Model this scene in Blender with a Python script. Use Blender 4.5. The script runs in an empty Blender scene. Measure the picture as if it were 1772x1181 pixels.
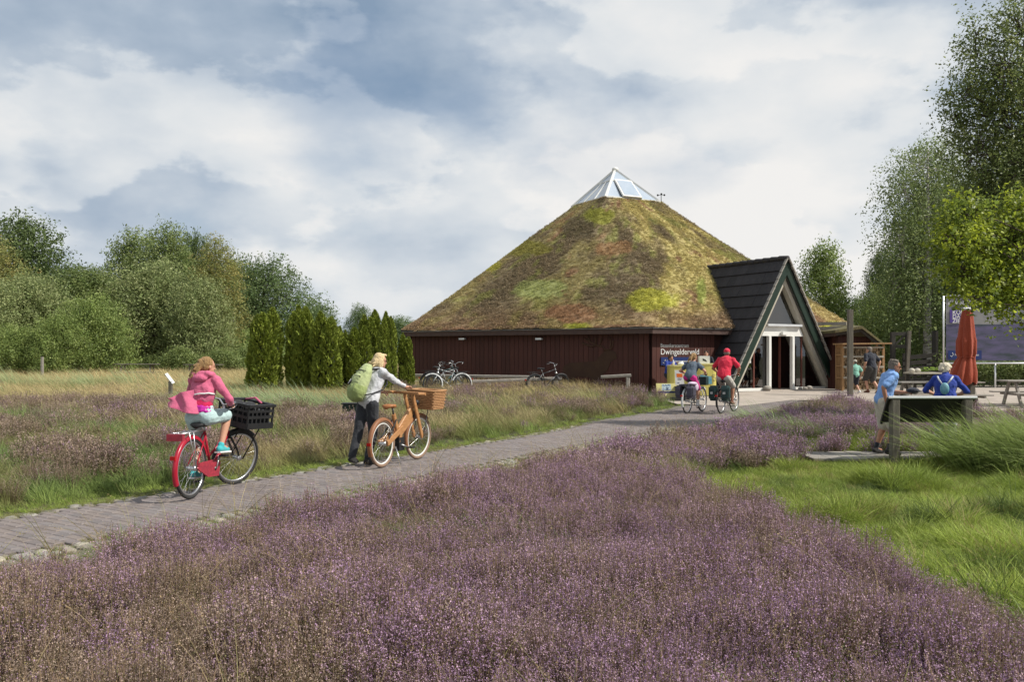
import bpy, bmesh, math, random
import numpy as np
from mathutils import Vector, Matrix, noise

scene = bpy.context.scene
COL = scene.collection
rng = np.random.default_rng(11)
RND = random.Random(7)
PI = math.pi

# ------------------------------------------------------------------ camera
CAMH, FPX, U0, V0 = 1.7, 1500.0, 886.0, 612.0
cam_data = bpy.data.cameras.new('camera')
cam = bpy.data.objects.new('camera', cam_data)
COL.objects.link(cam)
cam.location = (0, 0, CAMH)
cam.rotation_euler = (PI / 2, 0, 0)
cam_data.sensor_width = 36
cam_data.lens = FPX / 1772 * 36
cam_data.shift_y = (V0 - 590.5) / 1772
cam_data.clip_end = 3000
scene.camera = cam

# ------------------------------------------------------------------ light
SUN_EL, SUN_AZ = math.radians(47), math.radians(-14)   # azimuth from +X, negative = behind the camera
sun_vec = Vector((math.cos(SUN_EL) * math.cos(SUN_AZ), math.cos(SUN_EL) * math.sin(SUN_AZ), math.sin(SUN_EL)))
sun_data = bpy.data.lights.new('sun', 'SUN')
sun_data.energy = 4.6
sun_data.angle = math.radians(0.6)
sun_data.color = (1.0, 0.95, 0.86)
sun = bpy.data.objects.new('sun', sun_data)
COL.objects.link(sun)
sun.rotation_euler = (-sun_vec).to_track_quat('-Z', 'Y').to_euler()

scene.view_settings.view_transform = 'Standard'
scene.view_settings.look = 'None'
scene.view_settings.gamma = 1
scene.view_settings.exposure = 0.22
scene.cycles.max_bounces = 6
scene.cycles.transparent_max_bounces = 12
scene.cycles.use_denoising = True
scene.cycles.sample_clamp_indirect = 6

world = bpy.data.worlds.new('World')
scene.world = world
world.use_nodes = True
wn, wl = world.node_tree.nodes, world.node_tree.links
wn.clear()

def N(nodes, kind, **kw):
    n = nodes.new(kind)
    for k, v in kw.items():
        if k.startswith('i_'):
            key = k[2:]
            key = int(key) if key.isdigit() else key
            n.inputs[key].default_value = v
        else:
            setattr(n, k, v)
    return n

def ramp(nodes, stops, interp='LINEAR'):
    r = nodes.new('ShaderNodeValToRGB')
    r.color_ramp.interpolation = interp
    e = r.color_ramp.elements
    while len(e) < len(stops):
        e.new(0.5)
    for el, (p, c) in zip(e, stops):
        el.position = p
        el.color = (c[0], c[1], c[2], 1)
    return r

SKY_LOC = (9.4, 1.3, 6.02)
def build_world():
    out = N(wn, 'ShaderNodeOutputWorld')
    bg = N(wn, 'ShaderNodeBackground', i_Strength=0.1)
    sky = N(wn, 'ShaderNodeTexSky', sky_type='NISHITA', sun_disc=False)
    sky.sun_elevation = SUN_EL
    sky.sun_rotation = math.atan2(sun_vec.x, sun_vec.y)
    tc = N(wn, 'ShaderNodeTexCoord')
    mp = N(wn, 'ShaderNodeMapping')
    mp.inputs['Scale'].default_value = (1.0, 1.0, 1.9)
    mp.inputs['Location'].default_value = SKY_LOC
    wl.new(tc.outputs['Generated'], mp.inputs['Vector'])
    def cloud_noise(off, scale, detail, rough, dist=0.0):
        m2 = N(wn, 'ShaderNodeMapping')
        m2.inputs['Location'].default_value = off
        wl.new(mp.outputs[0], m2.inputs['Vector'])
        n = N(wn, 'ShaderNodeTexNoise', i_Scale=scale, i_Detail=detail, i_Roughness=rough, i_Distortion=dist)
        wl.new(m2.outputs[0], n.inputs['Vector'])
        return n.outputs[0]
    def madd(a, k, c):
        n = N(wn, 'ShaderNodeMath', operation='MULTIPLY_ADD', i_1=k)
        wl.new(a, n.inputs[0])
        if isinstance(c, float): n.inputs[2].default_value = c
        else: wl.new(c, n.inputs[2])
        return n.outputs[0]
    big = cloud_noise((0, 0, 0), 1.7, 3.0, 0.42)             # bright and grey regions of the cloud deck
    body = cloud_noise((3.1, 1.7, 0.4), 3.4, 9.0, 0.50)       # heaped cloud forms
    body2 = cloud_noise((3.13, 1.69, 0.46), 3.4, 5.0, 0.45)    # the same forms a little towards the sun
    fine = cloud_noise((7.7, 2.2, 5.0), 11.0, 7.0, 0.52)
    def heaps(off, scale, lo, hi):
        h = N(wn, 'ShaderNodeMapRange', interpolation_type='SMOOTHSTEP', i_1=lo, i_2=hi, i_3=0.0, i_4=1.0)
        wl.new(cloud_noise(off, scale, 10.0, 0.53), h.inputs[0])
        return h.outputs[0]
    sep = N(wn, 'ShaderNodeSeparateXYZ')
    wl.new(tc.outputs['Generated'], sep.inputs[0])
    v = madd(big, 1.45, -0.30)
    v = madd(sep.outputs['Z'], -0.22, v)                      # the deck brightens towards the horizon
    v = madd(body, 1.5, madd(body2, -1.5, v))
    v = madd(fine, 0.12, v)
    v = madd(heaps((1.3, 6.4, 2.2), 2.5, 0.485, 0.565), 0.23, v)
    v = madd(heaps((5.3, 0.4, 8.2), 4.6, 0.505, 0.56), 0.19, v)
    cr = ramp(wn, [(0.06, (2.2, 3.0, 4.05)), (0.28, (3.5, 4.2, 5.1)), (0.48, (5.1, 5.6, 6.15)), (0.66, (6.4, 6.65, 6.85)), (0.92, (7.6, 7.5, 7.35))])
    wl.new(v, cr.inputs[0])
    dens = ramp(wn, [(0.30, (0.70, 0.70, 0.70)), (0.42, (1, 1, 1))])
    wl.new(body, dens.inputs[0])
    mix = N(wn, 'ShaderNodeMixRGB')
    wl.new(dens.outputs[0], mix.inputs[0])
    wl.new(sky.outputs[0], mix.inputs[1])
    wl.new(cr.outputs[0], mix.inputs[2])
    wl.new(mix.outputs[0], bg.inputs['Color'])
    wl.new(bg.outputs[0], out.inputs['Surface'])
build_world()

# ------------------------------------------------------------------ helpers
def tag(o, label=None, cat=None, group=None, kind=None):
    if label: o['label'] = label
    if cat: o['category'] = cat
    if group: o['group'] = group
    if kind: o['kind'] = kind
    return o

def ss(a, b, x):
    t = np.clip((np.asarray(x, float) - a) / (b - a), 0, 1)
    return t * t * (3 - 2 * t)

def gx(u, Y):
    return (u - U0) / FPX * Y

def gz(v, Y):
    return CAMH - (v - V0) / FPX * Y

def empty(name, loc=(0, 0, 0), rz=0.0):
    o = bpy.data.objects.new(name, None)
    COL.objects.link(o)
    o.empty_display_size = 0.2
    o.location = loc
    o.rotation_euler = (0, 0, rz)
    return o

def head2rz(h):
    """compass heading in degrees (0 = away from camera, 90 = right) -> z rotation for +X forward"""
    return math.radians(90 - h)

class MB:
    """collects shapes into one mesh"""
    def __init__(self):
        self.v, self.f, self.m, self.s, self.c = [], [], [], [], []
        self.col = None
    def add(self, vs, fs, mi=0, smooth=False, col=None):
        b = len(self.v)
        self.v.extend([tuple(p) for p in vs])
        self.f.extend([tuple(b + i for i in f) for f in fs])
        self.m.extend([mi] * len(fs))
        self.s.extend([smooth] * len(fs))
        self.c.extend([col if col else (1, 1, 1)] * len(vs))
        return self
    def box(self, c, s, rz=0, mi=0, M=None, col=None):
        hx, hy, hz = s[0] / 2, s[1] / 2, s[2] / 2
        vs = [Vector((x, y, z)) for x in (-hx, hx) for y in (-hy, hy) for z in (-hz, hz)]
        if M is None:
            M = Matrix.Rotation(rz, 4, 'Z') if rz else Matrix.Identity(4)
            M = Matrix.Translation(c) @ M
        vs = [M @ p for p in vs]
        return self.add(vs, [(0, 1, 3, 2), (4, 6, 7, 5), (0, 4, 5, 1), (2, 3, 7, 6), (0, 2, 6, 4), (1, 5, 7, 3)], mi, False, col)
    def beam(self, p0, p1, w, h, up=(0, 0, 1), mi=0, bevel=0.0):
        p0, p1 = Vector(p0), Vector(p1)
        d = (p1 - p0).normalized()
        up = Vector(up)
        if abs(d.dot(up)) > 0.98:
            up = Vector((1, 0, 0))
        a = d.cross(up).normalized()
        b = a.cross(d).normalized()
        prof = [(-w / 2, -h / 2), (w / 2, -h / 2), (w / 2, h / 2), (-w / 2, h / 2)]
        if bevel:
            k = bevel
            prof = [(-w/2+k, -h/2), (w/2-k, -h/2), (w/2, -h/2+k), (w/2, h/2-k), (w/2-k, h/2), (-w/2+k, h/2), (-w/2, h/2-k), (-w/2, -h/2+k)]
        n = len(prof)
        vs = [p0 + a * x + b * y for x, y in prof] + [p1 + a * x + b * y for x, y in prof]
        fs = [(i, (i + 1) % n, n + (i + 1) % n, n + i) for i in range(n)]
        fs += [tuple(range(n - 1, -1, -1)), tuple(range(n, 2 * n))]
        return self.add(vs, fs, mi)
    def tube(self, pts, r, seg=8, mi=0, closed=False, caps=True, col=None):
        pts = [Vector(p) for p in pts]
        n = len(pts)
        rs = r if isinstance(r, (list, tuple)) else [r] * n
        vs, fs = [], []
        ref = None
        for i, p in enumerate(pts):
            if closed:
                d = pts[(i + 1) % n] - pts[i - 1]
            else:
                d = pts[min(i + 1, n - 1)] - pts[max(i - 1, 0)]
            d = d.normalized() if d.length > 1e-9 else Vector((0, 0, 1))
            if ref is None:
                ref = Vector((0, 0, 1)) if abs(d.z) < 0.9 else Vector((1, 0, 0))
            a = d.cross(ref)
            if a.length < 1e-6:
                a = d.cross(Vector((0, 1, 0.01)))
            a.normalize()
            b = a.cross(d).normalized()
            ref = b
            for k in range(seg):
                t = 2 * PI * k / seg
                vs.append(p + (a * math.cos(t) + b * math.sin(t)) * rs[i])
        m = n if closed else n - 1
        for i in range(m):
            j = (i + 1) % n
            for k in range(seg):
                k2 = (k + 1) % seg
                fs.append((i * seg + k, j * seg + k, j * seg + k2, i * seg + k2))
        if caps and not closed:
            fs.append(tuple(range(seg)))
            fs.append(tuple((n - 1) * seg + k for k in range(seg - 1, -1, -1)))
        return self.add(vs, fs, mi, True, col)
    def ell(self, c, r, M=None, nu=14, nv=9, mi=0, col=None):
        c = Vector(c)
        M3 = M if M is not None else Matrix.Identity(3)
        vs, fs = [c + M3 @ Vector((0, 0, -r[2]))], []
        for j in range(1, nv):
            ph = -PI / 2 + PI * j / nv
            for i in range(nu):
                t = 2 * PI * i / nu
                vs.append(c + M3 @ Vector((r[0] * math.cos(ph) * math.cos(t), r[1] * math.cos(ph) * math.sin(t), r[2] * math.sin(ph))))
        vs.append(c + M3 @ Vector((0, 0, r[2])))
        for i in range(nu):
            fs.append((0, 1 + (i + 1) % nu, 1 + i))
        for j in range(nv - 2):
            for i in range(nu):
                a, b = 1 + j * nu + i, 1 + j * nu + (i + 1) % nu
                fs.append((a, b, b + nu, a + nu))
        t = len(vs) - 1
        for i in range(nu):
            fs.append((t, 1 + (nv - 2) * nu + i, 1 + (nv - 2) * nu + (i + 1) % nu))
        return self.add(vs, fs, mi, True, col)
    def cap(self, p0, p1, r0, r1, seg=10, mi=0):
        """tapered capsule"""
        p0, p1 = Vector(p0), Vector(p1)
        d = (p1 - p0).normalized()
        pts, rs = [], []
        for k in range(4):
            t = (k + 0.15) / 4 * PI / 2
            pts.append(p0 - d * r0 * math.cos(t)); rs.append(r0 * math.sin(t))
        pts.append(p0); rs.append(r0)
        pts.append(p1); rs.append(r1)
        for k in range(3, -1, -1):
            t = (k + 0.15) / 4 * PI / 2
            pts.append(p1 + d * r1 * math.cos(t)); rs.append(r1 * math.sin(t))
        return self.tube(pts, rs, seg, mi)
    def prism(self, poly, z0, z1, mi=0):
        n = len(poly)
        vs = [(p[0], p[1], z0) for p in poly] + [(p[0], p[1], z1) for p in poly]
        fs = [(i, (i + 1) % n, n + (i + 1) % n, n + i) for i in range(n)] + [tuple(range(n - 1, -1, -1)), tuple(range(n, 2 * n))]
        return self.add(vs, fs, mi)
    def plate(self, poly3, thick, nrm, mi=0):
        nrm = Vector(nrm).normalized() * thick
        n = len(poly3)
        vs = [Vector(p) for p in poly3] + [Vector(p) - nrm for p in poly3]
        fs = [tuple(range(n)), tuple(range(2 * n - 1, n - 1, -1))] + [(i, n + i, n + (i + 1) % n, (i + 1) % n) for i in range(n)]
        return self.add(vs, fs, mi)
    def xform(self, M):
        self.v = [tuple(M @ Vector(p)) for p in self.v]
        return self
    def mesh(self, name='m', recalc=True, tint=False):
        me = bpy.data.meshes.new(name)
        me.from_pydata(self.v, [], self.f)
        me.polygons.foreach_set('material_index', self.m)
        me.polygons.foreach_set('use_smooth', self.s)
        if tint:
            at = me.attributes.new('tint', 'FLOAT_COLOR', 'POINT')
            at.data.foreach_set('color', np.hstack([np.array(self.c, float), np.ones((len(self.c), 1))]).ravel())
        if recalc:
            bm = bmesh.new(); bm.from_mesh(me)
            bmesh.ops.recalc_face_normals(bm, faces=bm.faces)
            bm.to_mesh(me); bm.free()
        me.update()
        return me
    def build(self, name, mats, parent=None, world=False, recalc=True, tint=False):
        return link(name, self.mesh(name, recalc, tint), mats, parent, world)

def link(name, me, mats=None, parent=None, world=False):
    if mats is not None:
        me.materials.clear()
        for m in (mats if isinstance(mats, (list, tuple)) else [mats]):
            me.materials.append(m)
    o = bpy.data.objects.new(name, me)
    COL.objects.link(o)
    if parent is not None:
        o.parent = parent
        if world:
            o.location = -parent.location if parent.parent is None else Vector((0, 0, 0))
    return o

def np_mesh(name, V, F, tint=None, smooth=False, n=4):
    """fast mesh from numpy arrays, all faces with n corners"""
    me = bpy.data.meshes.new(name)
    me.vertices.add(len(V)); me.vertices.foreach_set('co', np.asarray(V, np.float32).ravel())
    nf = len(F)
    me.loops.add(nf * n); me.loops.foreach_set('vertex_index', np.asarray(F, np.int32).ravel())
    me.polygons.add(nf)
    me.polygons.foreach_set('loop_start', np.arange(0, nf * n, n, dtype=np.int32))
    me.polygons.foreach_set('loop_total', np.full(nf, n, np.int32))
    if smooth:
        me.polygons.foreach_set('use_smooth', np.ones(nf, bool))
    if tint is not None:
        at = me.attributes.new('tint', 'FLOAT_COLOR', 'POINT')
        at.data.foreach_set('color', np.hstack([tint, np.ones((len(tint), 1))]).astype(np.float32).ravel())
    me.update(calc_edges=True)
    return me

# value noise for numpy arrays
_perm = rng.random((64, 64))
def vnoise(x, y, s=1.0, off=0.0):
    x = np.asarray(x, float) / s + off; y = np.asarray(y, float) / s + off * 1.7
    xi, yi = np.floor(x).astype(int), np.floor(y).astype(int)
    fx, fy = x - xi, y - yi
    fx, fy = fx * fx * (3 - 2 * fx), fy * fy * (3 - 2 * fy)
    g = lambda a, b: _perm[a % 64, b % 64]
    return (g(xi, yi) * (1 - fx) + g(xi + 1, yi) * fx) * (1 - fy) + (g(xi, yi + 1) * (1 - fx) + g(xi + 1, yi + 1) * fx) * fy
def fnoise(x, y, s=1.0, off=0.0):
    return 0.55 * vnoise(x, y, s, off) + 0.3 * vnoise(x, y, s / 2.3, off + 5.3) + 0.15 * vnoise(x, y, s / 5.1, off + 9.7)

# ------------------------------------------------------------------ materials
def mat(name, c1, c2=None, rough=0.7, scale=6.0, bump=0.0, bscale=None, metal=0.0, spec=0.4, stretch=None, coord='Object', detail=5.0, rand=0.0, sheen=0.0):
    m = bpy.data.materials.new(name)
    m.use_nodes = True
    nt, ln = m.node_tree.nodes, m.node_tree.links
    p = nt['Principled BSDF']
    p.inputs['Roughness'].default_value = rough
    p.inputs['Metallic'].default_value = metal
    p.inputs['Specular IOR Level'].default_value = spec
    if sheen:
        p.inputs['Sheen Weight'].default_value = sheen
    c2 = c2 or tuple(x * 0.75 for x in c1)
    tc = N(nt, 'ShaderNodeTexCoord')
    vec = tc.outputs[coord]
    if stretch:
        mp = N(nt, 'ShaderNodeMapping')
        mp.inputs['Scale'].default_value = stretch
        ln.new(vec, mp.inputs['Vector']); vec = mp.outputs[0]
    no = N(nt, 'ShaderNodeTexNoise', i_Scale=scale, i_Detail=detail, i_Roughness=0.6)
    ln.new(vec, no.inputs['Vector'])
    r = ramp(nt, [(0.32, c2), (0.68, c1)])
    ln.new(no.outputs[0], r.inputs[0])
    colout = r.outputs[0]
    if rand:
        oi = N(nt, 'ShaderNodeObjectInfo')
        mr = N(nt, 'ShaderNodeMapRange', i_3=1 - rand, i_4=1 + rand)
        ln.new(oi.outputs['Random'], mr.inputs[0])
        vm = N(nt, 'ShaderNodeVectorMath', operation='SCALE')
        ln.new(colout, vm.inputs[0]); ln.new(mr.outputs[0], vm.inputs['Scale'])
        colout = vm.outputs[0]
    ln.new(colout, p.inputs['Base Color'])
    if bump:
        nb = N(nt, 'ShaderNodeTexNoise', i_Scale=bscale or scale * 4, i_Detail=4.0)
        ln.new(vec, nb.inputs['Vector'])
        b = N(nt, 'ShaderNodeBump', i_Strength=bump, i_Distance=0.02)
        ln.new(nb.outputs[0], b.inputs['Height']); ln.new(b.outputs[0], p.inputs['Normal'])
    return m

def tint_mat(name, inst=False, stem=None, transl=0.0, rough=0.75, mul=1.0, bump=0.0, spec=0.25):
    """colour from the 'tint' attribute: of the mesh, or (inst) of each instance, with 'fl' mixing stem colour to tint"""
    m = bpy.data.materials.new(name)
    m.use_nodes = True
    nt, ln = m.node_tree.nodes, m.node_tree.links
    p = nt['Principled BSDF']
    out = nt['Material Output']
    p.inputs['Roughness'].default_value = rough
    p.inputs['Specular IOR Level'].default_value = spec
    a = N(nt, 'ShaderNodeAttribute', attribute_name='tint', attribute_type='INSTANCER' if inst else 'GEOMETRY')
    col = a.outputs['Color']
    if inst:
        g = N(nt, 'ShaderNodeAttribute', attribute_name='gcol', attribute_type='GEOMETRY')
        f = N(nt, 'ShaderNodeAttribute', attribute_name='fl', attribute_type='GEOMETRY')
        v = N(nt, 'ShaderNodeMixRGB', blend_type='MULTIPLY', i_0=1.0)
        ln.new(col, v.inputs[1]); ln.new(g.outputs['Color'], v.inputs[2])
        mx = N(nt, 'ShaderNodeMixRGB')
        ln.new(f.outputs['Fac'], mx.inputs[0])
        ln.new(g.outputs['Color'], mx.inputs[1]); ln.new(v.outputs[0], mx.inputs[2])
        col = mx.outputs[0]
    else:
        tc = N(nt, 'ShaderNodeTexCoord')
        no = N(nt, 'ShaderNodeTexNoise', i_Scale=14.0, i_Detail=4.0)
        ln.new(tc.outputs['Object'], no.inputs['Vector'])
        mr = N(nt, 'ShaderNodeMapRange', i_3=0.78 * mul, i_4=1.22 * mul)
        ln.new(no.outputs[0], mr.inputs[0])
        vm = N(nt, 'ShaderNodeVectorMath', operation='SCALE')
        ln.new(col, vm.inputs[0]); ln.new(mr.outputs[0], vm.inputs['Scale'])
        col = vm.outputs[0]
    ln.new(col, p.inputs['Base Color'])
    if bump:
        nb = N(nt, 'ShaderNodeTexNoise', i_Scale=40.0, i_Detail=4.0)
        tc2 = N(nt, 'ShaderNodeTexCoord')
        ln.new(tc2.outputs['Object'], nb.inputs['Vector'])
        b = N(nt, 'ShaderNodeBump', i_Strength=bump, i_Distance=0.02)
        ln.new(nb.outputs[0], b.inputs['Height']); ln.new(b.outputs[0], p.inputs['Normal'])
    if transl:
        t = N(nt, 'ShaderNodeBsdfTranslucent')
        ln.new(col, t.inputs['Color'])
        ms = N(nt, 'ShaderNodeMixShader', i_0=transl)
        ln.new(p.outputs[0], ms.inputs[1]); ln.new(t.outputs[0], ms.inputs[2])
        ln.new(ms.outputs[0], out.inputs['Surface'])
    return m

def glass_mat(name, tint=(0.9, 0.95, 0.95), refl=0.18):
    m = bpy.data.materials.new(name)
    m.use_nodes = True
    nt, ln = m.node_tree.nodes, m.node_tree.links
    nt.remove(nt['Principled BSDF'])
    out = nt['Material Output']
    tr = N(nt, 'ShaderNodeBsdfTransparent'); tr.inputs[0].default_value = (*tint, 1)
    gl = N(nt, 'ShaderNodeBsdfGlossy', i_Roughness=0.02)
    fr = N(nt, 'ShaderNodeFresnel', i_IOR=1.5)
    ad = N(nt, 'ShaderNodeMath', operation='ADD', i_1=refl, use_clamp=True)
    ln.new(fr.outputs[0], ad.inputs[0])
    ms = N(nt, 'ShaderNodeMixShader')
    ln.new(ad.outputs[0], ms.inputs[0]); ln.new(tr.outputs[0], ms.inputs[1]); ln.new(gl.outputs[0], ms.inputs[2])
    ln.new(ms.outputs[0], out.inputs['Surface'])
    return m

M = {}
M['soil'] = mat('soil', (0.10, 0.085, 0.05), (0.055, 0.06, 0.025), 0.95, 1.2, 0.6, 30)
M['brick_base'] = mat('brick_base', (0.17, 0.15, 0.125), (0.11, 0.105, 0.075), 0.95, 8, 0.4)
M['brick'] = tint_mat('brick', rough=0.85, bump=0.25)
M['stone'] = tint_mat('stone', rough=0.9, bump=0.6)
M['plaza'] = mat('plaza', (0.40, 0.345, 0.295), (0.31, 0.265, 0.225), 0.9, 1.6, 0.3, 60)
M['leaf'] = tint_mat('leaf', transl=0.40, rough=0.5, spec=0.3, mul=2.1)
M['leaf_near'] = tint_mat('leaf_near', transl=0.5, rough=0.45, spec=0.4, mul=1.8)
M['conifer'] = tint_mat('conifer', transl=0.06, rough=0.75, mul=1.75)
M['veg'] = tint_mat('veg', inst=True, transl=0.3, rough=0.6, spec=0.3)
M['heather'] = tint_mat('heather', inst=True, transl=0.2, rough=0.8, spec=0.15)
M['bark'] = mat('bark', (0.13, 0.10, 0.075), (0.06, 0.045, 0.035), 0.95, 5, 0.9, 18, stretch=(4, 4, 0.6))
M['birch_bark'] = mat('birch_bark', (0.6, 0.57, 0.52), (0.12, 0.10, 0.09), 0.8, 3.5, 0.4, 18, stretch=(1, 1, 5))
M['wall_wood'] = mat('wall_wood', (0.080, 0.024, 0.016), (0.050, 0.015, 0.011), 0.7, 5, 0.25, 40, stretch=(6, 6, 0.5), rand=0.16)
M['wall_back'] = mat('wall_back', (0.03, 0.008, 0.006), None, 0.85)
M['fascia'] = mat('fascia', (0.085, 0.05, 0.04), (0.06, 0.035, 0.03), 0.7, 6)
M['zinc'] = mat('zinc', (0.42, 0.41, 0.40), (0.3, 0.29, 0.28), 0.45, 4, metal=0.6)
M['soffit'] = mat('soffit', (0.07, 0.03, 0.025), None, 0.8)
M['tile'] = mat('tile', (0.030, 0.026, 0.028), (0.018, 0.016, 0.018), 0.75, 5, 0.3, 50, rand=0.25)
M['green_paint'] = mat('green_paint', (0.010, 0.028, 0.017), (0.007, 0.021, 0.013), 0.5, 4, 0.1)
M['white_paint'] = mat('white_paint', (0.78, 0.77, 0.73), (0.70, 0.69, 0.65), 0.5, 3)
M['cream_wood'] = mat('cream_wood', (0.50, 0.46, 0.38), (0.40, 0.36, 0.29), 0.7, 4, 0.15, stretch=(3, 3, 0.6))
M['plaster'] = mat('plaster', (0.45, 0.43, 0.40), (0.36, 0.34, 0.31), 0.9, 2)
M['red_wood'] = mat('red_wood', (0.16, 0.05, 0.035), None, 0.6, 4)
M['glass'] = glass_mat('glass', (0.80, 0.86, 0.82), 0.12)
M['glass_painted_sky'] = mat('glass_painted_sky', (0.40, 0.45, 0.52), (0.34, 0.40, 0.47), 0.10, 2, spec=0.6)  # pale opaque panes: the reflected sky is painted into the base colour
M['alu'] = mat('alu', (0.75, 0.76, 0.77), (0.66, 0.67, 0.68), 0.35, 3, metal=0.4)
M['dark_gasket'] = mat('dark_gasket', (0.04, 0.045, 0.05), None, 0.6)
M['letter_white'] = mat('letter_white', (0.74, 0.74, 0.72), None, 0.6)
M['sign_blue'] = mat('sign_blue', (0.012, 0.03, 0.14), (0.01, 0.025, 0.115), 0.5)
M['grey_wood'] = mat('grey_wood', (0.36, 0.33, 0.29), (0.22, 0.20, 0.175), 0.85, 5, 0.5, 30, stretch=(0.6, 5, 5), rand=0.15)
M['post_wood'] = mat('post_wood', (0.17, 0.15, 0.12), (0.10, 0.09, 0.07), 0.9, 5, 0.5, 30, stretch=(5, 5, 0.6))
M['dark_wood'] = mat('dark_wood', (0.055, 0.05, 0.042), (0.03, 0.028, 0.024), 0.9, 5, 0.4, 30)
M['black'] = mat('black', (0.012, 0.012, 0.013), (0.018, 0.018, 0.019), 0.55, 6)
M['rubber'] = mat('rubber', (0.022, 0.022, 0.023), (0.03, 0.03, 0.03), 0.8, 20)
M['tan_rubber'] = mat('tan_rubber', (0.26, 0.17, 0.12), (0.20, 0.13, 0.09), 0.8, 15)
M['chrome'] = mat('chrome', (0.65, 0.65, 0.66), (0.55, 0.55, 0.56), 0.28, 6, metal=0.9)
M['steel_dark'] = mat('steel_dark', (0.12, 0.12, 0.125), None, 0.4, 6, metal=0.7)
M['red_frame'] = mat('red_frame', (0.38, 0.010, 0.03), (0.30, 0.008, 0.025), 0.3, 5, spec=0.5)
M['red_guard'] = mat('red_guard', (0.40, 0.035, 0.055), (0.22, 0.02, 0.04), 0.45, 40)
M['red_light'] = mat('red_light', (0.5, 0.01, 0.01), None, 0.2)
M['oak'] = mat('oak', (0.45, 0.23, 0.095), (0.33, 0.155, 0.06), 0.5, 6, 0.15, 40, stretch=(0.7, 6, 6))
M['oak_dark'] = mat('oak_dark', (0.26, 0.11, 0.05), (0.19, 0.08, 0.035), 0.55, 6)
M['wicker'] = mat('wicker', (0.46, 0.25, 0.11), (0.28, 0.14, 0.06), 0.7, 25, 0.3)
M['leather'] = mat('leather', (0.42, 0.17, 0.06), None, 0.5, 8)
M['frame_grey'] = mat('frame_grey', (0.30, 0.31, 0.32), None, 0.35, 5, metal=0.3)
M['frame_teal'] = mat('frame_teal', (0.06, 0.14, 0.14), None, 0.35, 5)
M['frame_white'] = mat('frame_white', (0.55, 0.56, 0.55), None, 0.35, 5)
M['pannier_green'] = mat('pannier_green', (0.010, 0.035, 0.035), (0.007, 0.025, 0.025), 0.45, 4, 0.2, 20)
M['pannier_grey'] = mat('pannier_grey', (0.075, 0.07, 0.095), (0.035, 0.033, 0.05), 0.7, 30, 0.2, 40)
M['badge'] = mat('badge', (0.45, 0.45, 0.44), None, 0.5)
M['skin'] = mat('skin', (0.56, 0.31, 0.21), (0.50, 0.26, 0.17), 0.5, 8, spec=0.35)
M['skin_tan'] = mat('skin_tan', (0.42, 0.21, 0.13), (0.36, 0.17, 0.105), 0.5, 8, spec=0.35)
M['eye'] = mat('eye', (0.02, 0.015, 0.012), None, 0.2)
M['lip'] = mat('lip', (0.36, 0.12, 0.10), None, 0.5)
M['hair_blond'] = mat('hair_blond', (0.40, 0.25, 0.10), (0.19, 0.10, 0.04), 0.5, 30, 0.7, 60, stretch=(1, 6, 1.4))
M['hair_pale'] = mat('hair_pale', (0.80, 0.64, 0.38), (0.52, 0.37, 0.18), 0.5, 30, 0.7, 60, stretch=(1, 6, 1.4))
M['hair_grey'] = mat('hair_grey', (0.22, 0.18, 0.145), (0.11, 0.09, 0.075), 0.6, 40, 0.7, 70)
M['hair_white'] = mat('hair_white', (0.78, 0.70, 0.55), (0.50, 0.42, 0.30), 0.6, 30, 0.8, 50)
M['hair_dark'] = mat('hair_dark', (0.05, 0.035, 0.025), None, 0.5, 30, 0.5, 60)
def cloth(name, c, k=0.8, sc=9):
    M[name] = mat(name, c, tuple(x * k for x in c), 0.85, sc, 0.55, 26, sheen=0.15)
cloth('pink', (0.58, 0.12, 0.22)); cloth('magenta', (0.55, 0.015, 0.20)); cloth('red_top', (0.50, 0.008, 0.07))
cloth('pale_blue', (0.42, 0.56, 0.56)); cloth('turquoise', (0.05, 0.42, 0.45)); cloth('white_cloth', (0.76, 0.75, 0.74))
cloth('grey_white', (0.56, 0.57, 0.60)); cloth('charcoal', (0.022, 0.024, 0.030)); cloth('lime', (0.40, 0.46, 0.22)); cloth('lime_dark', (0.26, 0.32, 0.11))
cloth('black_cloth', (0.014, 0.014, 0.016)); cloth('slate_blue', (0.085, 0.115, 0.155)); cloth('red_shirt', (0.66, 0.018, 0.055))
cloth('stone_cloth', (0.50, 0.47, 0.42)); cloth('sky_blue', (0.20, 0.37, 0.72)); cloth('royal', (0.016, 0.045, 0.30)); cloth('navy', (0.016, 0.019, 0.032))
cloth('grey_shorts', (0.062, 0.060, 0.056)); cloth('mint', (0.22, 0.48, 0.38)); cloth('lavender', (0.60, 0.50, 0.62)); cloth('beige', (0.52, 0.48, 0.40))
cloth('canvas_red', (0.33, 0.055, 0.022), 0.85, 3)
cloth('shoe_black', (0.016, 0.015, 0.015)); cloth('shoe_brown', (0.16, 0.06, 0.035))
M['floral'] = mat('floral', (0.58, 0.60, 0.58), (0.02, 0.03, 0.05), 0.85, 24, detail=1.0)
M['shiny_pink'] = mat('shiny_pink', (0.55, 0.02, 0.30), (0.28, 0.01, 0.22), 0.25, 22)
M['yellow'] = mat('yellow', (0.60, 0.52, 0.14), (0.53, 0.46, 0.12), 0.5, 2)
M['yellow_pale'] = mat('yellow_pale', (0.68, 0.62, 0.28), (0.62, 0.56, 0.22), 0.5, 2)
M['print_blue'] = mat('print_blue', (0.05, 0.22, 0.33), (0.22, 0.42, 0.45), 0.5, 9)
M['orange'] = mat('orange', (0.75, 0.16, 0.02), None, 0.5)
M['water_blue'] = mat('water_blue', (0.28, 0.42, 0.52), (0.58, 0.66, 0.68), 0.5, 6)
M['log_end'] = tint_mat('log_end', rough=0.9, bump=0.4)
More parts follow.
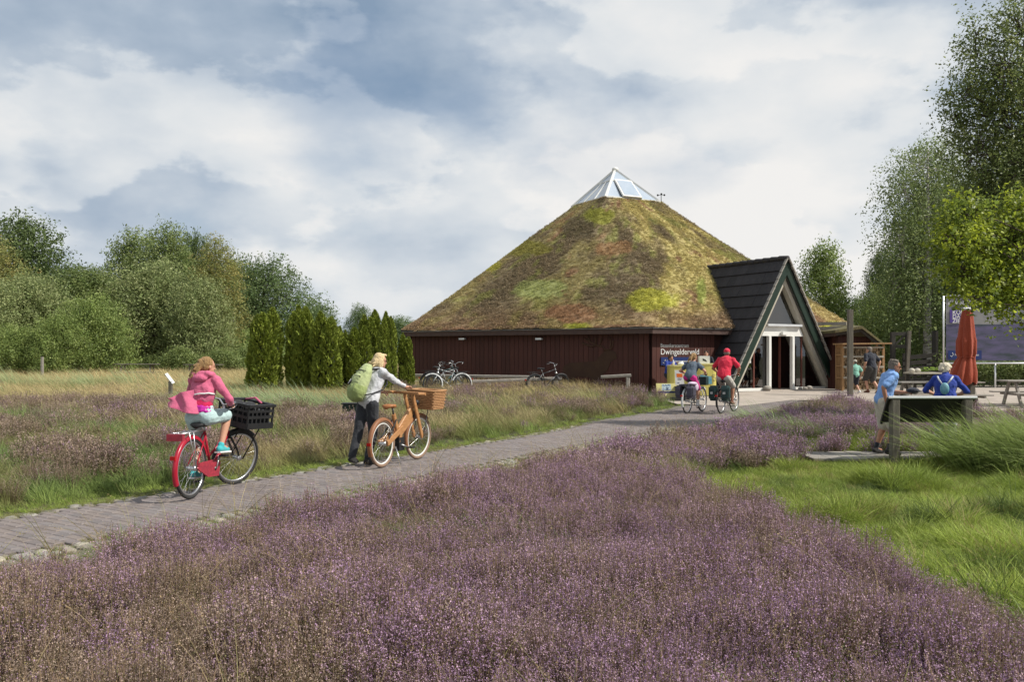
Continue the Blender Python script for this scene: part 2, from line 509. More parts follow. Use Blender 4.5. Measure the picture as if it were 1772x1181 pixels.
M['new_wood'] = mat('new_wood', (0.42, 0.25, 0.12), (0.33, 0.19, 0.085), 0.75, 5, 0.2, 40, stretch=(5, 5, 0.6))
M['purple_print'] = mat('purple_print', (0.09, 0.055, 0.26), None, 0.5)
M['banner'] = mat('banner', (0.075, 0.085, 0.13), (0.30, 0.29, 0.27), 0.55, 0.9, stretch=(0.7, 1, 1.0), detail=8)
M['banner_heath'] = mat('banner_heath', (0.12, 0.10, 0.20), (0.03, 0.045, 0.05), 0.55, 1.8, stretch=(0.6, 1, 2.2), detail=9)
# ------------------------------------------------------------------ ground plan
def catmull(P, n=12):
    P = np.array(P, float)
    P = np.vstack([2 * P[0] - P[1], P, 2 * P[-1] - P[-2]])
    out = []
    for i in range(1, len(P) - 2):
        t = np.linspace(0, 1, n, endpoint=False)[:, None]
        a, b, c, d = P[i - 1], P[i], P[i + 1], P[i + 2]
        out.append(0.5 * ((2 * b) + (-a + c) * t + (2 * a - 5 * b + 4 * c - d) * t**2 + (-a + 3 * b - 3 * c + d) * t**3))
    out.append(P[-2][None])
    return np.vstack(out)

CL = catmull([(-11.5, -3), (-9.8, 0.0), (-8.2, 2.6), (-6.45, 5.3), (-4.65, 8.0), (-2.05, 12.1), (1.2, 17.4), (3.95, 22), (5.35, 24.3), (7.2, 27.3), (9.0, 30.0)])
SEG = CL[1:] - CL[:-1]
SL = np.hypot(SEG[:, 0], SEG[:, 1])
SC = np.concatenate([[0], np.cumsum(SL)])

def path_st(x, y):
    """arc length and signed offset (+ = right of travel, the camera side)"""
    x = np.atleast_1d(np.asarray(x, float)); y = np.atleast_1d(np.asarray(y, float))
    best = np.full(x.shape, 1e9); S = np.zeros(x.shape); T = np.zeros(x.shape)
    for i in range(len(SEG)):
        dx, dy = x - CL[i, 0], y - CL[i, 1]
        t = np.clip((dx * SEG[i, 0] + dy * SEG[i, 1]) / SL[i]**2, 0, 1)
        ex, ey = dx - t * SEG[i, 0], dy - t * SEG[i, 1]
        d = np.hypot(ex, ey)
        k = d < best
        best = np.where(k, d, best)
        S = np.where(k, SC[i] + t * SL[i], S)
        T = np.where(k, np.where(SEG[i, 0] * dy - SEG[i, 1] * dx > 0, -d, d), T)
    return S, T

def half_w(s):
    return 0.84 + 0.40 * ss(23.5, 29, s)

def path_pt(s, t):
    i = int(np.clip(np.searchsorted(SC, s) - 1, 0, len(SEG) - 1))
    k = (s - SC[i]) / SL[i]
    d = SEG[i] / SL[i]
    p = CL[i] + SEG[i] * k
    return p[0] + d[1] * t, p[1] - d[0] * t, math.atan2(d[1], d[0])

HC = np.array([5.0, 42.0])
def hexr(phi, R):
    """distance of a hexagon's outline (a vertex at phi = 0, towards the camera)"""
    a = (phi + PI / 6) % (PI / 3) - PI / 6
    a = PI / 6 - abs(a)
    return R * math.cos(PI / 6) / math.cos(a)

PLAZA = [(4.7, 29.6), (5.2, 27.3), (7.0, 26.6), (9.2, 28.6), (11.0, 28.3), (10.4, 25.2), (13.0, 23.6), (24, 22.5), (30, 24), (30, 37), (16, 37), (14, 36.5), (5.0, 32.2)]
def in_poly(x, y, P):
    c = np.zeros(np.shape(x), bool)
    n = len(P)
    for i in range(n):
        (x1, y1), (x2, y2) = P[i], P[(i + 1) % n]
        k = ((y1 > y) != (y2 > y)) & (x < (x2 - x1) * (y - y1) / (y2 - y1 + 1e-12) + x1)
        c ^= k
    return c

def ground(x, y):
    x = np.asarray(x, float); y = np.asarray(y, float)
    h = 0.30 * ss(24, 34, y)
    s, t = path_st(x.ravel(), y.ravel())
    s = s.reshape(x.shape); t = t.reshape(x.shape)
    off = np.clip(np.abs(t) - half_w(s) - 0.35, 0, None)
    h = h + 0.16 * ss(0.2, 3.0, off) * (t < 0) * (1 - ss(20, 28, y))
    h = h + (0.10 * (fnoise(x, y, 4.0, 2.0) - 0.5)) * ss(0.1, 1.5, off) * (1 - ss(24, 30, y))
    h = h + 0.25 * (fnoise(x, y, 30.0, 4.0) - 0.5) * ss(40, 70, y)
    return h
def gh(x, y):
    return float(ground(np.array([x]), np.array([y]))[0])

def make_ground():
    def axis(lo, hi, fine, step):
        a = [0.0]
        while a[-1] < hi:
            a.append(a[-1] + (step if a[-1] < fine else step * (1 + (a[-1] - fine) * 0.14)))
        b = [0.0]
        while b[-1] > lo:
            b.append(b[-1] - (step if -b[-1] < fine else step * (1 + (-b[-1] - fine) * 0.14)))
        return np.array(sorted(set(b + a)))
    xs, ys = axis(-900, 900, 14, 0.5), axis(-60, 1600, 36, 0.5)
    X, Y = np.meshgrid(xs, ys)
    Z = ground(X, Y) - 0.012
    V = np.stack([X, Y, Z], -1).reshape(-1, 3)
    nx, ny = len(xs), len(ys)
    i = np.arange(nx * ny).reshape(ny, nx)
    Fc = np.stack([i[:-1, :-1], i[:-1, 1:], i[1:, 1:], i[1:, :-1]], -1).reshape(-1, 4)
    # vegetated ground colour
    x, y = V[:, 0], V[:, 1]
    n = fnoise(x, y, 3.0, 1.0)[:, None]; n2 = fnoise(x, y, 0.9, 3.0)[:, None]
    c = np.array([0.055, 0.050, 0.028]) * (1 - n) + np.array([0.07, 0.075, 0.03]) * n
    tan = ss(26, 31, y)[:, None] * (x < 4)[:, None]
    c = c * (1 - tan) + tan * (np.array([0.20, 0.16, 0.075]) * (0.6 + 0.6 * n2))
    lawn = LAWN_MASK(x, y)[:, None]
    c = c * (1 - lawn) + lawn * (np.array([0.075, 0.11, 0.022]) * (0.7 + 0.6 * n2))
    far = ss(70, 110, y)[:, None]
    c = c * (1 - far) + far * np.array([0.06, 0.085, 0.03])
    o = link('ground', np_mesh('ground', V, Fc, c, True), tint_mat('ground_soil', rough=0.95, bump=0.8))
    tag(o, kind='structure')

LAWN = [(3.05, 4.0), (2.94, 5.0), (2.78, 5.7), (2.60, 6.5), (2.45, 8.0), (2.25, 10.0), (2.1, 11.0), (2.9, 12.35), (4.0, 12.75), (4.7, 13.7), (9.0, 13.8), (14, 13.8), (18, 8), (14, 2), (3.7, 2.5)]
LAWN2 = [(4.3, 14.45), (4.6, 16.6), (7.0, 16.9), (10, 16.6), (10, 14.45)]
def LAWN_MASK(x, y):
    xx = x + 0.35 * (fnoise(x, y, 1.2, 6.0) - 0.5); yy = y + 0.5 * (fnoise(x, y, 1.4, 8.0) - 0.5)
    return (in_poly(xx, yy, LAWN) | in_poly(xx, yy, LAWN2)).astype(float)
make_ground()

def ribbon(name, s0, s1, t0, t1, z, material, n=160):
    V, Fc = [], []
    for i in range(n + 1):
        s = s0 + (s1 - s0) * i / n
        hw = float(half_w(s))
        for t in (t0(hw), t1(hw)):
            x, y, _ = path_pt(s, t)
            V.append((x, y, gh(x, y) + z))
        if i:
            k = 2 * i
            Fc.append((k - 2, k - 1, k + 1, k))
    o = link(name, np_mesh(name, V, Fc, smooth=True), material)
    return tag(o, kind='structure')

S_END = SC[-1]
path = ribbon('path', 0, S_END, lambda h: -h - 0.30, lambda h: h + 0.62, 0.0, M['brick_base'])

# paving bricks: the 300 that show largest are objects, the rest one joined part
def rounded_block(lx, ly, lz, jit, r):
    e = 0.12 * min(lx, ly)
    vs = []
    for z, k in ((0, 0), (lz * 0.75, 0), (lz, e)):
        for sx, sy in ((-1, -1), (1, -1), (1, 1), (-1, 1)):
            vs.append((sx * (lx / 2 - k) + r.uniform(-jit, jit), sy * (ly / 2 - k) + r.uniform(-jit, jit), z + (r.uniform(-jit, jit) * 0.5 if z > 0 else 0)))
    fs = []
    for l in range(2):
        for k in range(4):
            fs.append((l * 4 + k, l * 4 + (k + 1) % 4, l * 4 + 4 + (k + 1) % 4, l * 4 + 4 + k))
    fs.append((8, 9, 10, 11))
    return vs, fs

def piece_field(items, protos, tints, material, parent, name, nmax, restname):
    """items: (x,y,z,rz,proto,size score)"""
    G = ground(np.array([t[0] for t in items]), np.array([t[1] for t in items]))
    items = [(t[0], t[1], t[2] + float(g)) + t[3:] for t, g in zip(items, G)]
    items.sort(key=lambda t: -t[5])
    meshes = []
    for (vs, fs), c in zip(protos, tints):
        mb = MB(); mb.add(vs, fs, 0, False, c)
        me = mb.mesh(name, True, True); me.materials.append(material); meshes.append(me)
    for (x, y, z, rz, k, sc) in items[:nmax]:
        o = bpy.data.objects.new(name, meshes[k]); COL.objects.link(o)
        o.parent = parent; o.location = (x, y, z); o.rotation_euler = (0, 0, rz)
    mb = MB()
    for (x, y, z, rz, k, sc) in items[nmax:]:
        vs, fs = protos[k]
        c, s = math.cos(rz), math.sin(rz)
        mb.add([(x + c * v[0] - s * v[1], y + s * v[0] + c * v[1], z + v[2]) for v in vs], fs, 0, False, tints[k])
    if mb.v:
        o = mb.build(restname, material, parent, recalc=False, tint=True)
        tag(o, kind='stuff')

def view_score(x, y):
    if y < 1 or abs(x / y) > 0.60:
        return -1.0 / (1 + abs(x) + abs(y))
    v = V0 + CAMH * FPX / y
    return 1.0 / (y * y) if v < 1200 else -0.5

rb = random.Random(3)
protos = [rounded_block(0.203, 0.0985, 0.030, 0.0025, rb) for _ in range(14)]
btints = []
for i in range(14):
    k = rb.uniform(0.92, 1.22)
    base = rb.choice([(0.178, 0.152, 0.142), (0.175, 0.150, 0.145), (0.186, 0.156, 0.142), (0.168, 0.149, 0.145)])
    btints.append(tuple(c * k for c in base))
items = []
s = 3.0
row = 0
while s < S_END - 0.3:
    hw = float(half_w(s))
    n = int(round(2 * hw / 0.21))
    for j in range(n + 1):
        t = -hw + (j + (0.5 if row % 2 else 0.0)) * 0.21
        if t < -hw + 0.02 or t > hw - 0.02:
            continue
        x, y, a = path_pt(s, t)
        items.append((x, y, -0.006 + rb.uniform(-0.002, 0.003), a + PI / 2 + rb.uniform(-0.012, 0.012), rb.randrange(14), view_score(x, y)))
    s += 0.1045
    row += 1
piece_field(items, protos, btints, M['brick'], path, 'brick', 300, 'brick_paving')

# rounded field stones along both edges
protos, ctints = [], []
for i in range(22):
    lx, ly = rb.uniform(0.11, 0.2), rb.uniform(0.10, 0.15)
    n = 7
    vs, fs = [], []
    rad = [(rb.uniform(0.82, 1.08)) for _ in range(n)]
    for z, k in ((0, 1.0), (0.034, 0.98), (0.048, 0.72)):
        for q in range(n):
            t = 2 * PI * q / n
            vs.append((math.copysign(abs(math.cos(t))**0.7, math.cos(t)) * lx / 2 * rad[q] * k, math.copysign(abs(math.sin(t))**0.7, math.sin(t)) * ly / 2 * rad[q] * k, z + rb.uniform(-0.004, 0.004) * (z > 0)))
    for l in range(2):
        for q in range(n):
            fs.append((l * n + q, l * n + (q + 1) % n, (l + 1) * n + (q + 1) % n, (l + 1) * n + q))
    fs.append(tuple(2 * n + q for q in range(n)))
    protos.append((vs, fs))
    k = rb.uniform(0.75, 1.2)
    base = rb.choice([(0.33, 0.30, 0.25), (0.28, 0.265, 0.24), (0.36, 0.32, 0.255), (0.25, 0.22, 0.19)])
    ctints.append(tuple(c * k for c in base))
items = []
for side, rows in ((1, (0.075, 0.215, 0.355, 0.49)), (-1, (0.075, 0.19))):
    for r_, off in enumerate(rows):
        s = 3.0 + 0.07 * r_
        while s < 26.5:
            hw = float(half_w(s))
            if rb.random() < ((0.94 if r_ < 2 else 0.72) if side > 0 else (0.8 if r_ == 0 else 0.4)):
                x, y, a = path_pt(s, side * (hw + off + rb.uniform(-0.015, 0.015)))
                items.append((x, y, (-0.02 if side > 0 else -0.034) + rb.uniform(-0.006, 0.006), a + rb.uniform(-0.25, 0.25), rb.randrange(22), view_score(x, y)))
            s += rb.uniform(0.155, 0.195)
piece_field(items, protos, ctints, M['stone'], path, 'edge_stone', 300, 'edge_stone_rows')

def make_plaza():
    bm = bmesh.new()
    vs = [bm.verts.new((x, y, 0)) for x, y in PLAZA]
    f = bm.faces.new(vs)
    bmesh.ops.triangulate(bm, faces=[f])
    for _ in range(4):
        bmesh.ops.subdivide_edges(bm, edges=[e for e in bm.edges if e.calc_length() > 1.0], cuts=1, use_grid_fill=True)
        bmesh.ops.triangulate(bm, faces=bm.faces)
    for v in bm.verts:
        v.co.z = gh(v.co.x, v.co.y) + 0.030
    me = bpy.data.meshes.new('plaza'); bm.to_mesh(me); bm.free()
    tag(link('plaza', me, M['plaza']), kind='structure')
make_plaza()

# ------------------------------------------------------------------ visitor centre
BZ = 0.3
centre = empty('visitor_centre', (HC[0], HC[1], BZ))
tag(centre, 'low brown timber building with a steep planted cone roof and glass peak', 'building')
def hv(k, R):
    p = math.radians(60 * k)
    return Vector((HC[0] + R * math.sin(p), HC[1] - R * math.cos(p), 0))
RW, RE = 10.6, 11.08
Z_WALL, Z_EAVE = 2.50, 2.42
wall_m = MB()
plank = MB().box((0, 0, 1.07), (0.018, 0.186, 2.14)).mesh('plank')
plank.materials.append(M['wall_wood'])
plank_lo = []
wall = None
for k in range(-2, 4):
    a, b = hv(k, RW), hv(k + 1, RW)
    d = (b - a).normalized()
    nrm = Vector((d.y, -d.x, 0))
    c = (a + b) / 2
    L = (b - a).length
    wall_m.box((c.x, c.y, BZ + 1.1), (L, 0.2, 2.2), math.atan2(d.y, d.x))
    if k in (-1, 0, -2):
        n = int(L / 0.2)
        for i in range(n):
            p = a + d * ((i + 0.5) * L / n) + nrm * 0.11
            # the entrance takes the middle of the right-hand side
            if k == 0 and 2.95 < (i + 0.5) * L / n < 9.6:
                continue
            if k == -2 and i < n - 8:
                continue
            plank_lo.append((p, math.atan2(nrm.y, nrm.x)))
wall = wall_m.build('wall', M['wall_back'], centre, True)
for p, rz in plank_lo:
    o = bpy.data.objects.new('plank', plank); COL.objects.link(o)
    o.parent = wall; o.location = (p.x, p.y, BZ + 0.03); o.rotation_euler = (0, 0, rz)

# eaves: soffit, fascia and a pale metal drip edge
sof = MB()
inner = [hv(k, RW - 0.3) for k in range(6)]; outer = [hv(k, RE - 0.03) for k in range(6)]
for k in range(6):
    j = (k + 1) % 6
    sof.add([(inner[k].x, inner[k].y, Z_EAVE + 0.05), (inner[j].x, inner[j].y, Z_EAVE + 0.05), (outer[j].x, outer[j].y, Z_EAVE), (outer[k].x, outer[k].y, Z_EAVE)], [(0, 1, 2, 3)])
sof.build('soffit', M['soffit'], centre, True)
for k in range(6):
    a, b = hv(k, RE), hv(k + 1, RE)
    MB().beam((a.x, a.y, Z_EAVE + 0.09), (b.x, b.y, Z_EAVE + 0.09), 0.04, 0.20).build('fascia_board', M['fascia'], centre, True)
    a, b = hv(k, RE + 0.045), hv(k + 1, RE + 0.045)
    MB().beam((a.x, a.y, Z_EAVE + 0.195), (b.x, b.y, Z_EAVE + 0.195), 0.05, 0.035).build('drip_edge', M['zinc'], centre, True)

# planted roof surface
ZT, RT = 8.95, 2.05
def roof_pt(phi, t):
    """t = 0 at the eaves, 1 at the skylight"""
    hexv = hexr(phi, RE + 0.08)
    a = (phi + math.radians(18.4) + PI / 4) % (PI / 2) - PI / 4
    sq = (RT + 0.1) * math.cos(PI / 4) / math.cos(PI / 4 - abs(a))
    k = t**1.5
    rnd = (RE + 0.08) * 0.95 + (RT - (RE + 0.08) * 0.95) * t
    w = min(1.0, t * 2.2) * (1 - max(0, (t - 0.8) / 0.2))
    r = (hexv * (1 - t) + sq * t) * (1 - 0.30 * w) + rnd * 0.30 * w
    z = 2.66 + (ZT - 2.66) * (t ** 1.04) + 0.14 * math.sin(PI * t)
    return Vector((HC[0] + r * math.sin(phi), HC[1] - r * math.cos(phi), z))

PATCH = [  # pixel centre u,v, radii, colour : the sedum patches one can see
    (1128, 520, 40, 18, (0.38, 0.37, 0.07)), (935, 502, 42, 18, (0.29, 0.31, 0.12)), (998, 567, 26, 8, (0.32, 0.33, 0.05)),
    (1065, 430, 30, 13, (0.30, 0.19, 0.10)), (985, 545, 50, 16, (0.27, 0.155, 0.085)), (1080, 571, 60, 9, (0.27, 0.16, 0.10)),
    (1213, 505, 8, 22, (0.28, 0.31, 0.09)), (850, 460, 18, 10, (0.30, 0.28, 0.05)), (905, 430, 45, 14, (0.22, 0.20, 0.05)),
    (820, 575, 70, 6, (0.27, 0.16, 0.10)), (1035, 375, 25, 14, (0.25, 0.25, 0.05)), (1000, 395, 30, 18, (0.15, 0.12, 0.07)), (1440, 566, 22, 8, (0.33, 0.33, 0.04))]
def roof_col(P):
    P = np.asarray(P, float)
    x, y, z = P[:, 0], P[:, 1], P[:, 2]
    u = U0 + FPX * x / y; v = V0 - FPX * (z - CAMH) / y
    phi = np.arctan2(x - HC[0], -(y - HC[1]))
    n1 = fnoise(phi * 9, z * 1.1, 1.7, 2.0)[:, None]; n2 = fnoise(phi * 9, z * 1.1, 0.55, 7.0)[:, None]; n3 = fnoise(phi * 9, z * 1.1, 3.6, 12.0)[:, None]
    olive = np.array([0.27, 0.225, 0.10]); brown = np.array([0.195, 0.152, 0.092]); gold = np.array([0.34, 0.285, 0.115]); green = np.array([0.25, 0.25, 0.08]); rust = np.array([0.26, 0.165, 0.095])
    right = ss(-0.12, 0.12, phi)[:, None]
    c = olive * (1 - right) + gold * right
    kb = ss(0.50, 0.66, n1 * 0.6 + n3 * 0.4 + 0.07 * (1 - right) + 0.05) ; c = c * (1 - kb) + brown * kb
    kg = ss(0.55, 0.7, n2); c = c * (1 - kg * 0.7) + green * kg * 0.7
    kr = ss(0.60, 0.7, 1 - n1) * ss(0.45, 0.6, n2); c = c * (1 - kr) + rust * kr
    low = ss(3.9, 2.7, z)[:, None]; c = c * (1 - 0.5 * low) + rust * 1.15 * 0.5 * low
    for (pu, pv, ru, rv, pc) in PATCH:
        d = np.hypot((u - pu) / ru, (v - pv) / rv) + 0.9 * (n2[:, 0] - 0.5)
        k = (ss(1.15, 0.9, d) * (np.abs(phi) < 1.5))[:, None]
        c = c * (1 - 0.9 * k) + np.array(pc) * 0.9 * k
    return c * 1.28
NPH, NT = 240, 60
Vr = []
for j in range(NT + 1):
    for i in range(NPH):
        Vr.append(tuple(roof_pt(2 * PI * i / NPH, j / NT)))
Vr = np.array(Vr)
bump = (np.random.default_rng(2).random(len(Vr)) - 0.5) * 0.05 + 0.10 * (fnoise(np.arctan2(Vr[:, 0] - HC[0], HC[1] - Vr[:, 1]) * 8, Vr[:, 2], 0.6) - 0.5)
Vr[:, 2] += bump
idx = np.arange(NPH * (NT + 1)).reshape(NT + 1, NPH)
nxt = np.roll(idx, -1, axis=1)
Fr = np.stack([idx[:-1], nxt[:-1], nxt[1:], idx[1:]], -1).reshape(-1, 4)
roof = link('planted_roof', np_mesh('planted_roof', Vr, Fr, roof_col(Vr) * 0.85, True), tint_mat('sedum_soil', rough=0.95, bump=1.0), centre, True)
lip = MB()
for i in range(NPH):
    a, b = Vector(Vr[i]), Vector(Vr[(i + 1) % NPH])
    lip.add([a, b, (b.x, b.y, Z_EAVE + 0.19), (a.x, a.y, Z_EAVE + 0.19)], [(0, 1, 2, 3)])
lip.build('roof_edge_soil', M['dark_wood'], centre, True)

# glass skylight
sky_a = math.radians(-18.4)
sq = [Vector((HC[0] + (RT + 0.12) * math.sin(sky_a + k * PI / 2), HC[1] - (RT + 0.12) * math.cos(sky_a + k * PI / 2), ZT - 0.02)) for k in range(4)]
apex = Vector((HC[0], HC[1], 10.62))
fr = MB()
for k in range(4):
    fr.beam(sq[k], apex, 0.09, 0.09)
    fr.beam(sq[k], sq[(k + 1) % 4], 0.10, 0.10)
    m0 = sq[k].lerp(apex, 0.60); m1 = sq[(k + 1) % 4].lerp(apex, 0.60)
    fr.beam(m0, m1, 0.05, 0.05)
    for q in (0.33, 0.66):
        fr.beam(sq[k].lerp(sq[(k + 1) % 4], q), m0.lerp(m1, q), 0.05, 0.05)
fr.ell(apex + Vector((0, 0, 0.0)), (0.16, 0.16, 0.12))
sl = fr.build('skylight', M['white_paint'], centre, True)
for k in range(4):
    a, b = sq[k], sq[(k + 1) % 4]
    nn = (b - a).cross(apex - a).normalized()
    if nn.z < 0: nn = -nn
    MB().plate([a - nn * 0.01, b - nn * 0.01, apex - nn * 0.01], 0.012, nn).build('pane', M['glass_painted_sky'], sl)
    MB().beam(a - Vector((0, 0, 0.10)), b - Vector((0, 0, 0.10)), 0.14, 0.09).build('kerb', M['dark_gasket'], sl)
    MB().beam(a - Vector((0, 0, 0.20)), b - Vector((0, 0, 0.20)), 0.09, 0.12).build('upstand', M['alu'], sl)
# tilted vent window in the front face
a, b = sq[0], sq[1]
nn = (b - a).cross(apex - a).normalized()
if nn.z < 0: nn = -nn
q0, q1 = a.lerp(b, 0.30), a.lerp(b, 0.64)
m0, m1 = a.lerp(apex, 0.60), b.lerp(apex, 0.60)
w0, w1 = m0.lerp(m1, 0.12), m0.lerp(m1, 0.88)
up0, up1 = q0.lerp(w0, 0.03), q1.lerp(w1, 0.03)
ven = MB()
quad = [q0 + nn * 0.16, q1 + nn * 0.16, w1 + nn * 0.09, w0 + nn * 0.09]
ven.plate(quad, 0.09, nn)
vo = ven.build('vent_window', M['white_paint'], sl)
c4 = sum(quad, Vector()) / 4
MB().plate([c4 + (p - c4) * 0.86 + nn * 0.012 for p in quad], 0.01, nn).build('vent_pane', M['glass_painted_sky'], sl)
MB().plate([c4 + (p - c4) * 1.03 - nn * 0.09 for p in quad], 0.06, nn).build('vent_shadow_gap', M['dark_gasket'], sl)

# wind gauge on the skylight corner
wv = empty('wind_gauge', (sq[1].x + 0.05, sq[1].y, ZT + 0.02))
tag(wv, 'small dark cup anemometer mast at the right corner of the glass peak', 'anemometer')
g = MB().tube([(0, 0, -0.12), (0, 0, 0.30)], 0.018, 6)
g.build('mast', M['black'], wv)
for k in range(3):
    t = k * 2 * PI / 3 + 0.4
    MB().tube([(0, 0, 0.30), (0.16 * math.cos(t), 0.16 * math.sin(t), 0.30)], 0.012, 6).ell((0.18 * math.cos(t), 0.18 * math.sin(t), 0.30), (0.05, 0.05, 0.05), nu=8, nv=5).build('cup', M['black'], wv)

# ---- A-frame entrance
T0 = 10.55
AN = Vector((0.5, -0.8660254, 0)); AE = Vector((0.8660254, 0.5, 0))
AG = Vector((HC[0], HC[1], 0)) + AN * T0
AW, AH = 3.02, 4.97
AZ = BZ + 0.005
def A(e, b, z):
    """e along the gable (right +), b inwards, z above the floor"""
    return AG + AE * e - AN * b + Vector((0, 0, AZ + z))
SLOPE = math.hypot(AW, AH)
def bmax(z):
    return 2.15 + 4.4 * max(0.0, (z - 2.0) / (AH - 2.0)) ** 1.0 if z > 2.0 else 1.75 + 0.4 * z / 2.0
ent = MB()
for sgn in (-1, 1):
    nrm = (AE * sgn * AH + Vector((0, 0, AW))).normalized()
    zs = [0, 1.0, 2.0, 3.0, 4.0, AH - 0.3]
    poly = [A(sgn * AW * (1 - z / AH), 0.0, z) for z in zs] + [A(sgn * AW * (1 - z / AH), bmax(z) + 0.6, z) for z in reversed(zs)]
    ent.plate([p - nrm * 0.02 for p in poly], 0.20, nrm)
entr = ent.build('entrance_gable', M['plaster'], centre, True)
tile_me = {}
NROW = 11
for sgn in (-1, 1):
    nrm = (AE * sgn * AH + Vector((0, 0, AW))).normalized()
    up = (AE * -sgn * AW + Vector((0, 0, AH))).normalized()
    joined = MB()
    for r_ in range(NROW):
        w0, w1 = r_ * SLOPE / NROW, (r_ + 1) * SLOPE / NROW
        zc = (w0 + w1) / 2 / SLOPE * AH
        b, b1 = -0.22, bmax(zc) + 0.15
        n = max(2, int(round((b1 - b) / 0.36)))
        wd = (b1 - b) / n
        for i in range(n):
            bc = b + (i + 0.5) * wd
            L = (w1 - w0) + 0.07
            base = A(sgn * AW, bc, 0) + up * (w0 + L / 2 - 0.04)
            tilt = 0.045 / L
            u2 = (up - nrm * tilt).normalized(); n2 = (nrm + up * tilt).normalized()
            Mx = Matrix((AN.to_tuple() + (0,), u2.to_tuple() + (0,), n2.to_tuple() + (0,), (0, 0, 0, 1))).transposed()
            Mx.translation = base + nrm * (0.032 + rb.uniform(-0.003, 0.003))
            if sgn < 0:
                key = round(wd, 3)
                if key not in tile_me:
                    tm = MB().box((0, 0, 0), (wd - 0.006, L, 0.022)).mesh('roof_tile'); tm.materials.append(M['tile']); tile_me[key] = tm
                o = bpy.data.objects.new('roof_tile', tile_me[key]); COL.objects.link(o)
                o.parent = entr; o.matrix_local = Mx
            else:
                joined.box((0, 0, 0), (wd - 0.006, L, 0.022), M=Mx)
    if joined.v:
        tag(joined.build('roof_tile_slope', M['tile'], entr), kind='stuff')
# ridge caps and rake edge tiles
for i in range(17):
    b0 = -0.25 + i * 0.40
    MB().tube([A(0, b0, AH + 0.015), A(0, b0 + 0.43, AH + 0.03)], [0.10, 0.115], 8).build('ridge_tile', M['tile'], entr)
for sgn in (-1, 1):
    nrm = (AE * sgn * AH + Vector((0, 0, AW))).normalized()
    for r_ in range(18):
        z0, z1 = AH * r_ / 18, AH * (r_ + 0.94) / 18
        MB().beam(A(sgn * AW * (1 - z0 / AH), -0.24, z0) + nrm * 0.055, A(sgn * AW * (1 - z1 / AH), -0.24, z1) + nrm * 0.04, 0.10, 0.05, up=nrm).build('edge_tile', M['zinc'] if False else M['grey_wood'], entr)
    # green barge board, inner cream frame
    d = (AE * -sgn * AW + Vector((0, 0, AH))).normalized()
    inn = (-AE * sgn * AH - Vector((0, 0, AW))).normalized()
    MB().beam(A(sgn * AW, -0.16, 0) + inn * 0.175, A(0, -0.16, AH) + inn * 0.175 - d * 0.10, 0.08, 0.27, up=inn).build('barge_board', M['green_paint'], entr)
    MB().beam(A(sgn * AW, 0.10, 0) + inn * 0.42 + d * 0.24, A(0, 0.10, AH) + inn * 0.42 - d * 0.30, 0.30, 0.17, up=inn).build('inner_frame', M['cream_wood'], entr)
# glazing
def xin(z, off=0.70):
    return max(0.05, (AW - off) * (1 - z / (AH - 1.05)))
HB, HT = 2.05, 2.42
MB().plate([A(-xin(HB), 0.0, HB), A(xin(HB), 0.0, HB), A(xin(HT), 0.0, HT), A(-xin(HT), 0.0, HT)], 0.34, AN).build('door_header', M['white_paint'], entr)
MB().beam(A(-xin(HT) - 0.02, -0.05, HT + 0.04), A(xin(HT) + 0.02, -0.05, HT + 0.04), 0.16, 0.08).build('header_flashing', M['alu'], entr)
MB().box((0, 0, 0), (0.34, 0.12, 0.11), M=Matrix.Translation(A(0.02, -0.08, HB + 0.10)) @ Matrix.Rotation(math.atan2(AE.y, AE.x), 4, 'Z')).build('door_sensor', M['white_paint'], entr)
MB().plate([A(-xin(HT), 0.15, HT + 0.06), A(xin(HT), 0.15, HT + 0.06), A(0, 0.15, AH - 1.0)], 0.02, AN).build('gable_pane', M['glass'], entr)
for e in (-0.72, 0.52):
    MB().box((0, 0, 0), (0.11, 0.14, HB), M=Matrix.Translation(A(e, 0.02, HB / 2)) @ Matrix.Rotation(math.atan2(AE.y, AE.x), 4, 'Z')).build('door_post', M['white_paint'], entr)
for e in (-1.42, 0.24, 1.12):
    MB().box((0, 0, 0), (0.05, 0.08, HB), M=Matrix.Translation(A(e, 0.40 if e == 0.24 else 0.13, HB / 2)) @ Matrix.Rotation(math.atan2(AE.y, AE.x), 4, 'Z')).build('mullion', M['red_wood'], entr)
MB().plate([A(-xin(0.1) , 0.12, 0.10), A(-0.78, 0.12, 0.10), A(-0.78, 0.12, HB), A(-xin(HB), 0.12, HB)], 0.015, AN).build('side_pane', M['glass'], entr)
MB().plate([A(0.58, 0.12, 0.10), A(xin(0.1), 0.12, 0.10), A(xin(HB), 0.12, HB), A(0.58, 0.12, HB)], 0.015, AN).build('side_pane', M['glass'], entr)
for e0, e1 in ((-2.35, -0.78), (0.60, 2.3)):
    MB().beam(A(e0, 0.05, 0.05), A(e1, 0.05, 0.05), 0.18, 0.10).build('sill', M['white_paint'], entr)
for k, z in enumerate((1.42, 1.20, 1.04)):
    MB().plate([A(-1.80, 0.09, z), A(-1.58, 0.09, z), A(-1.58, 0.09, z + 0.12), A(-1.80, 0.09, z + 0.12)], 0.006, AN).build('door_sticker', M['letter_white'] if k != 1 else M['print_blue'], entr)
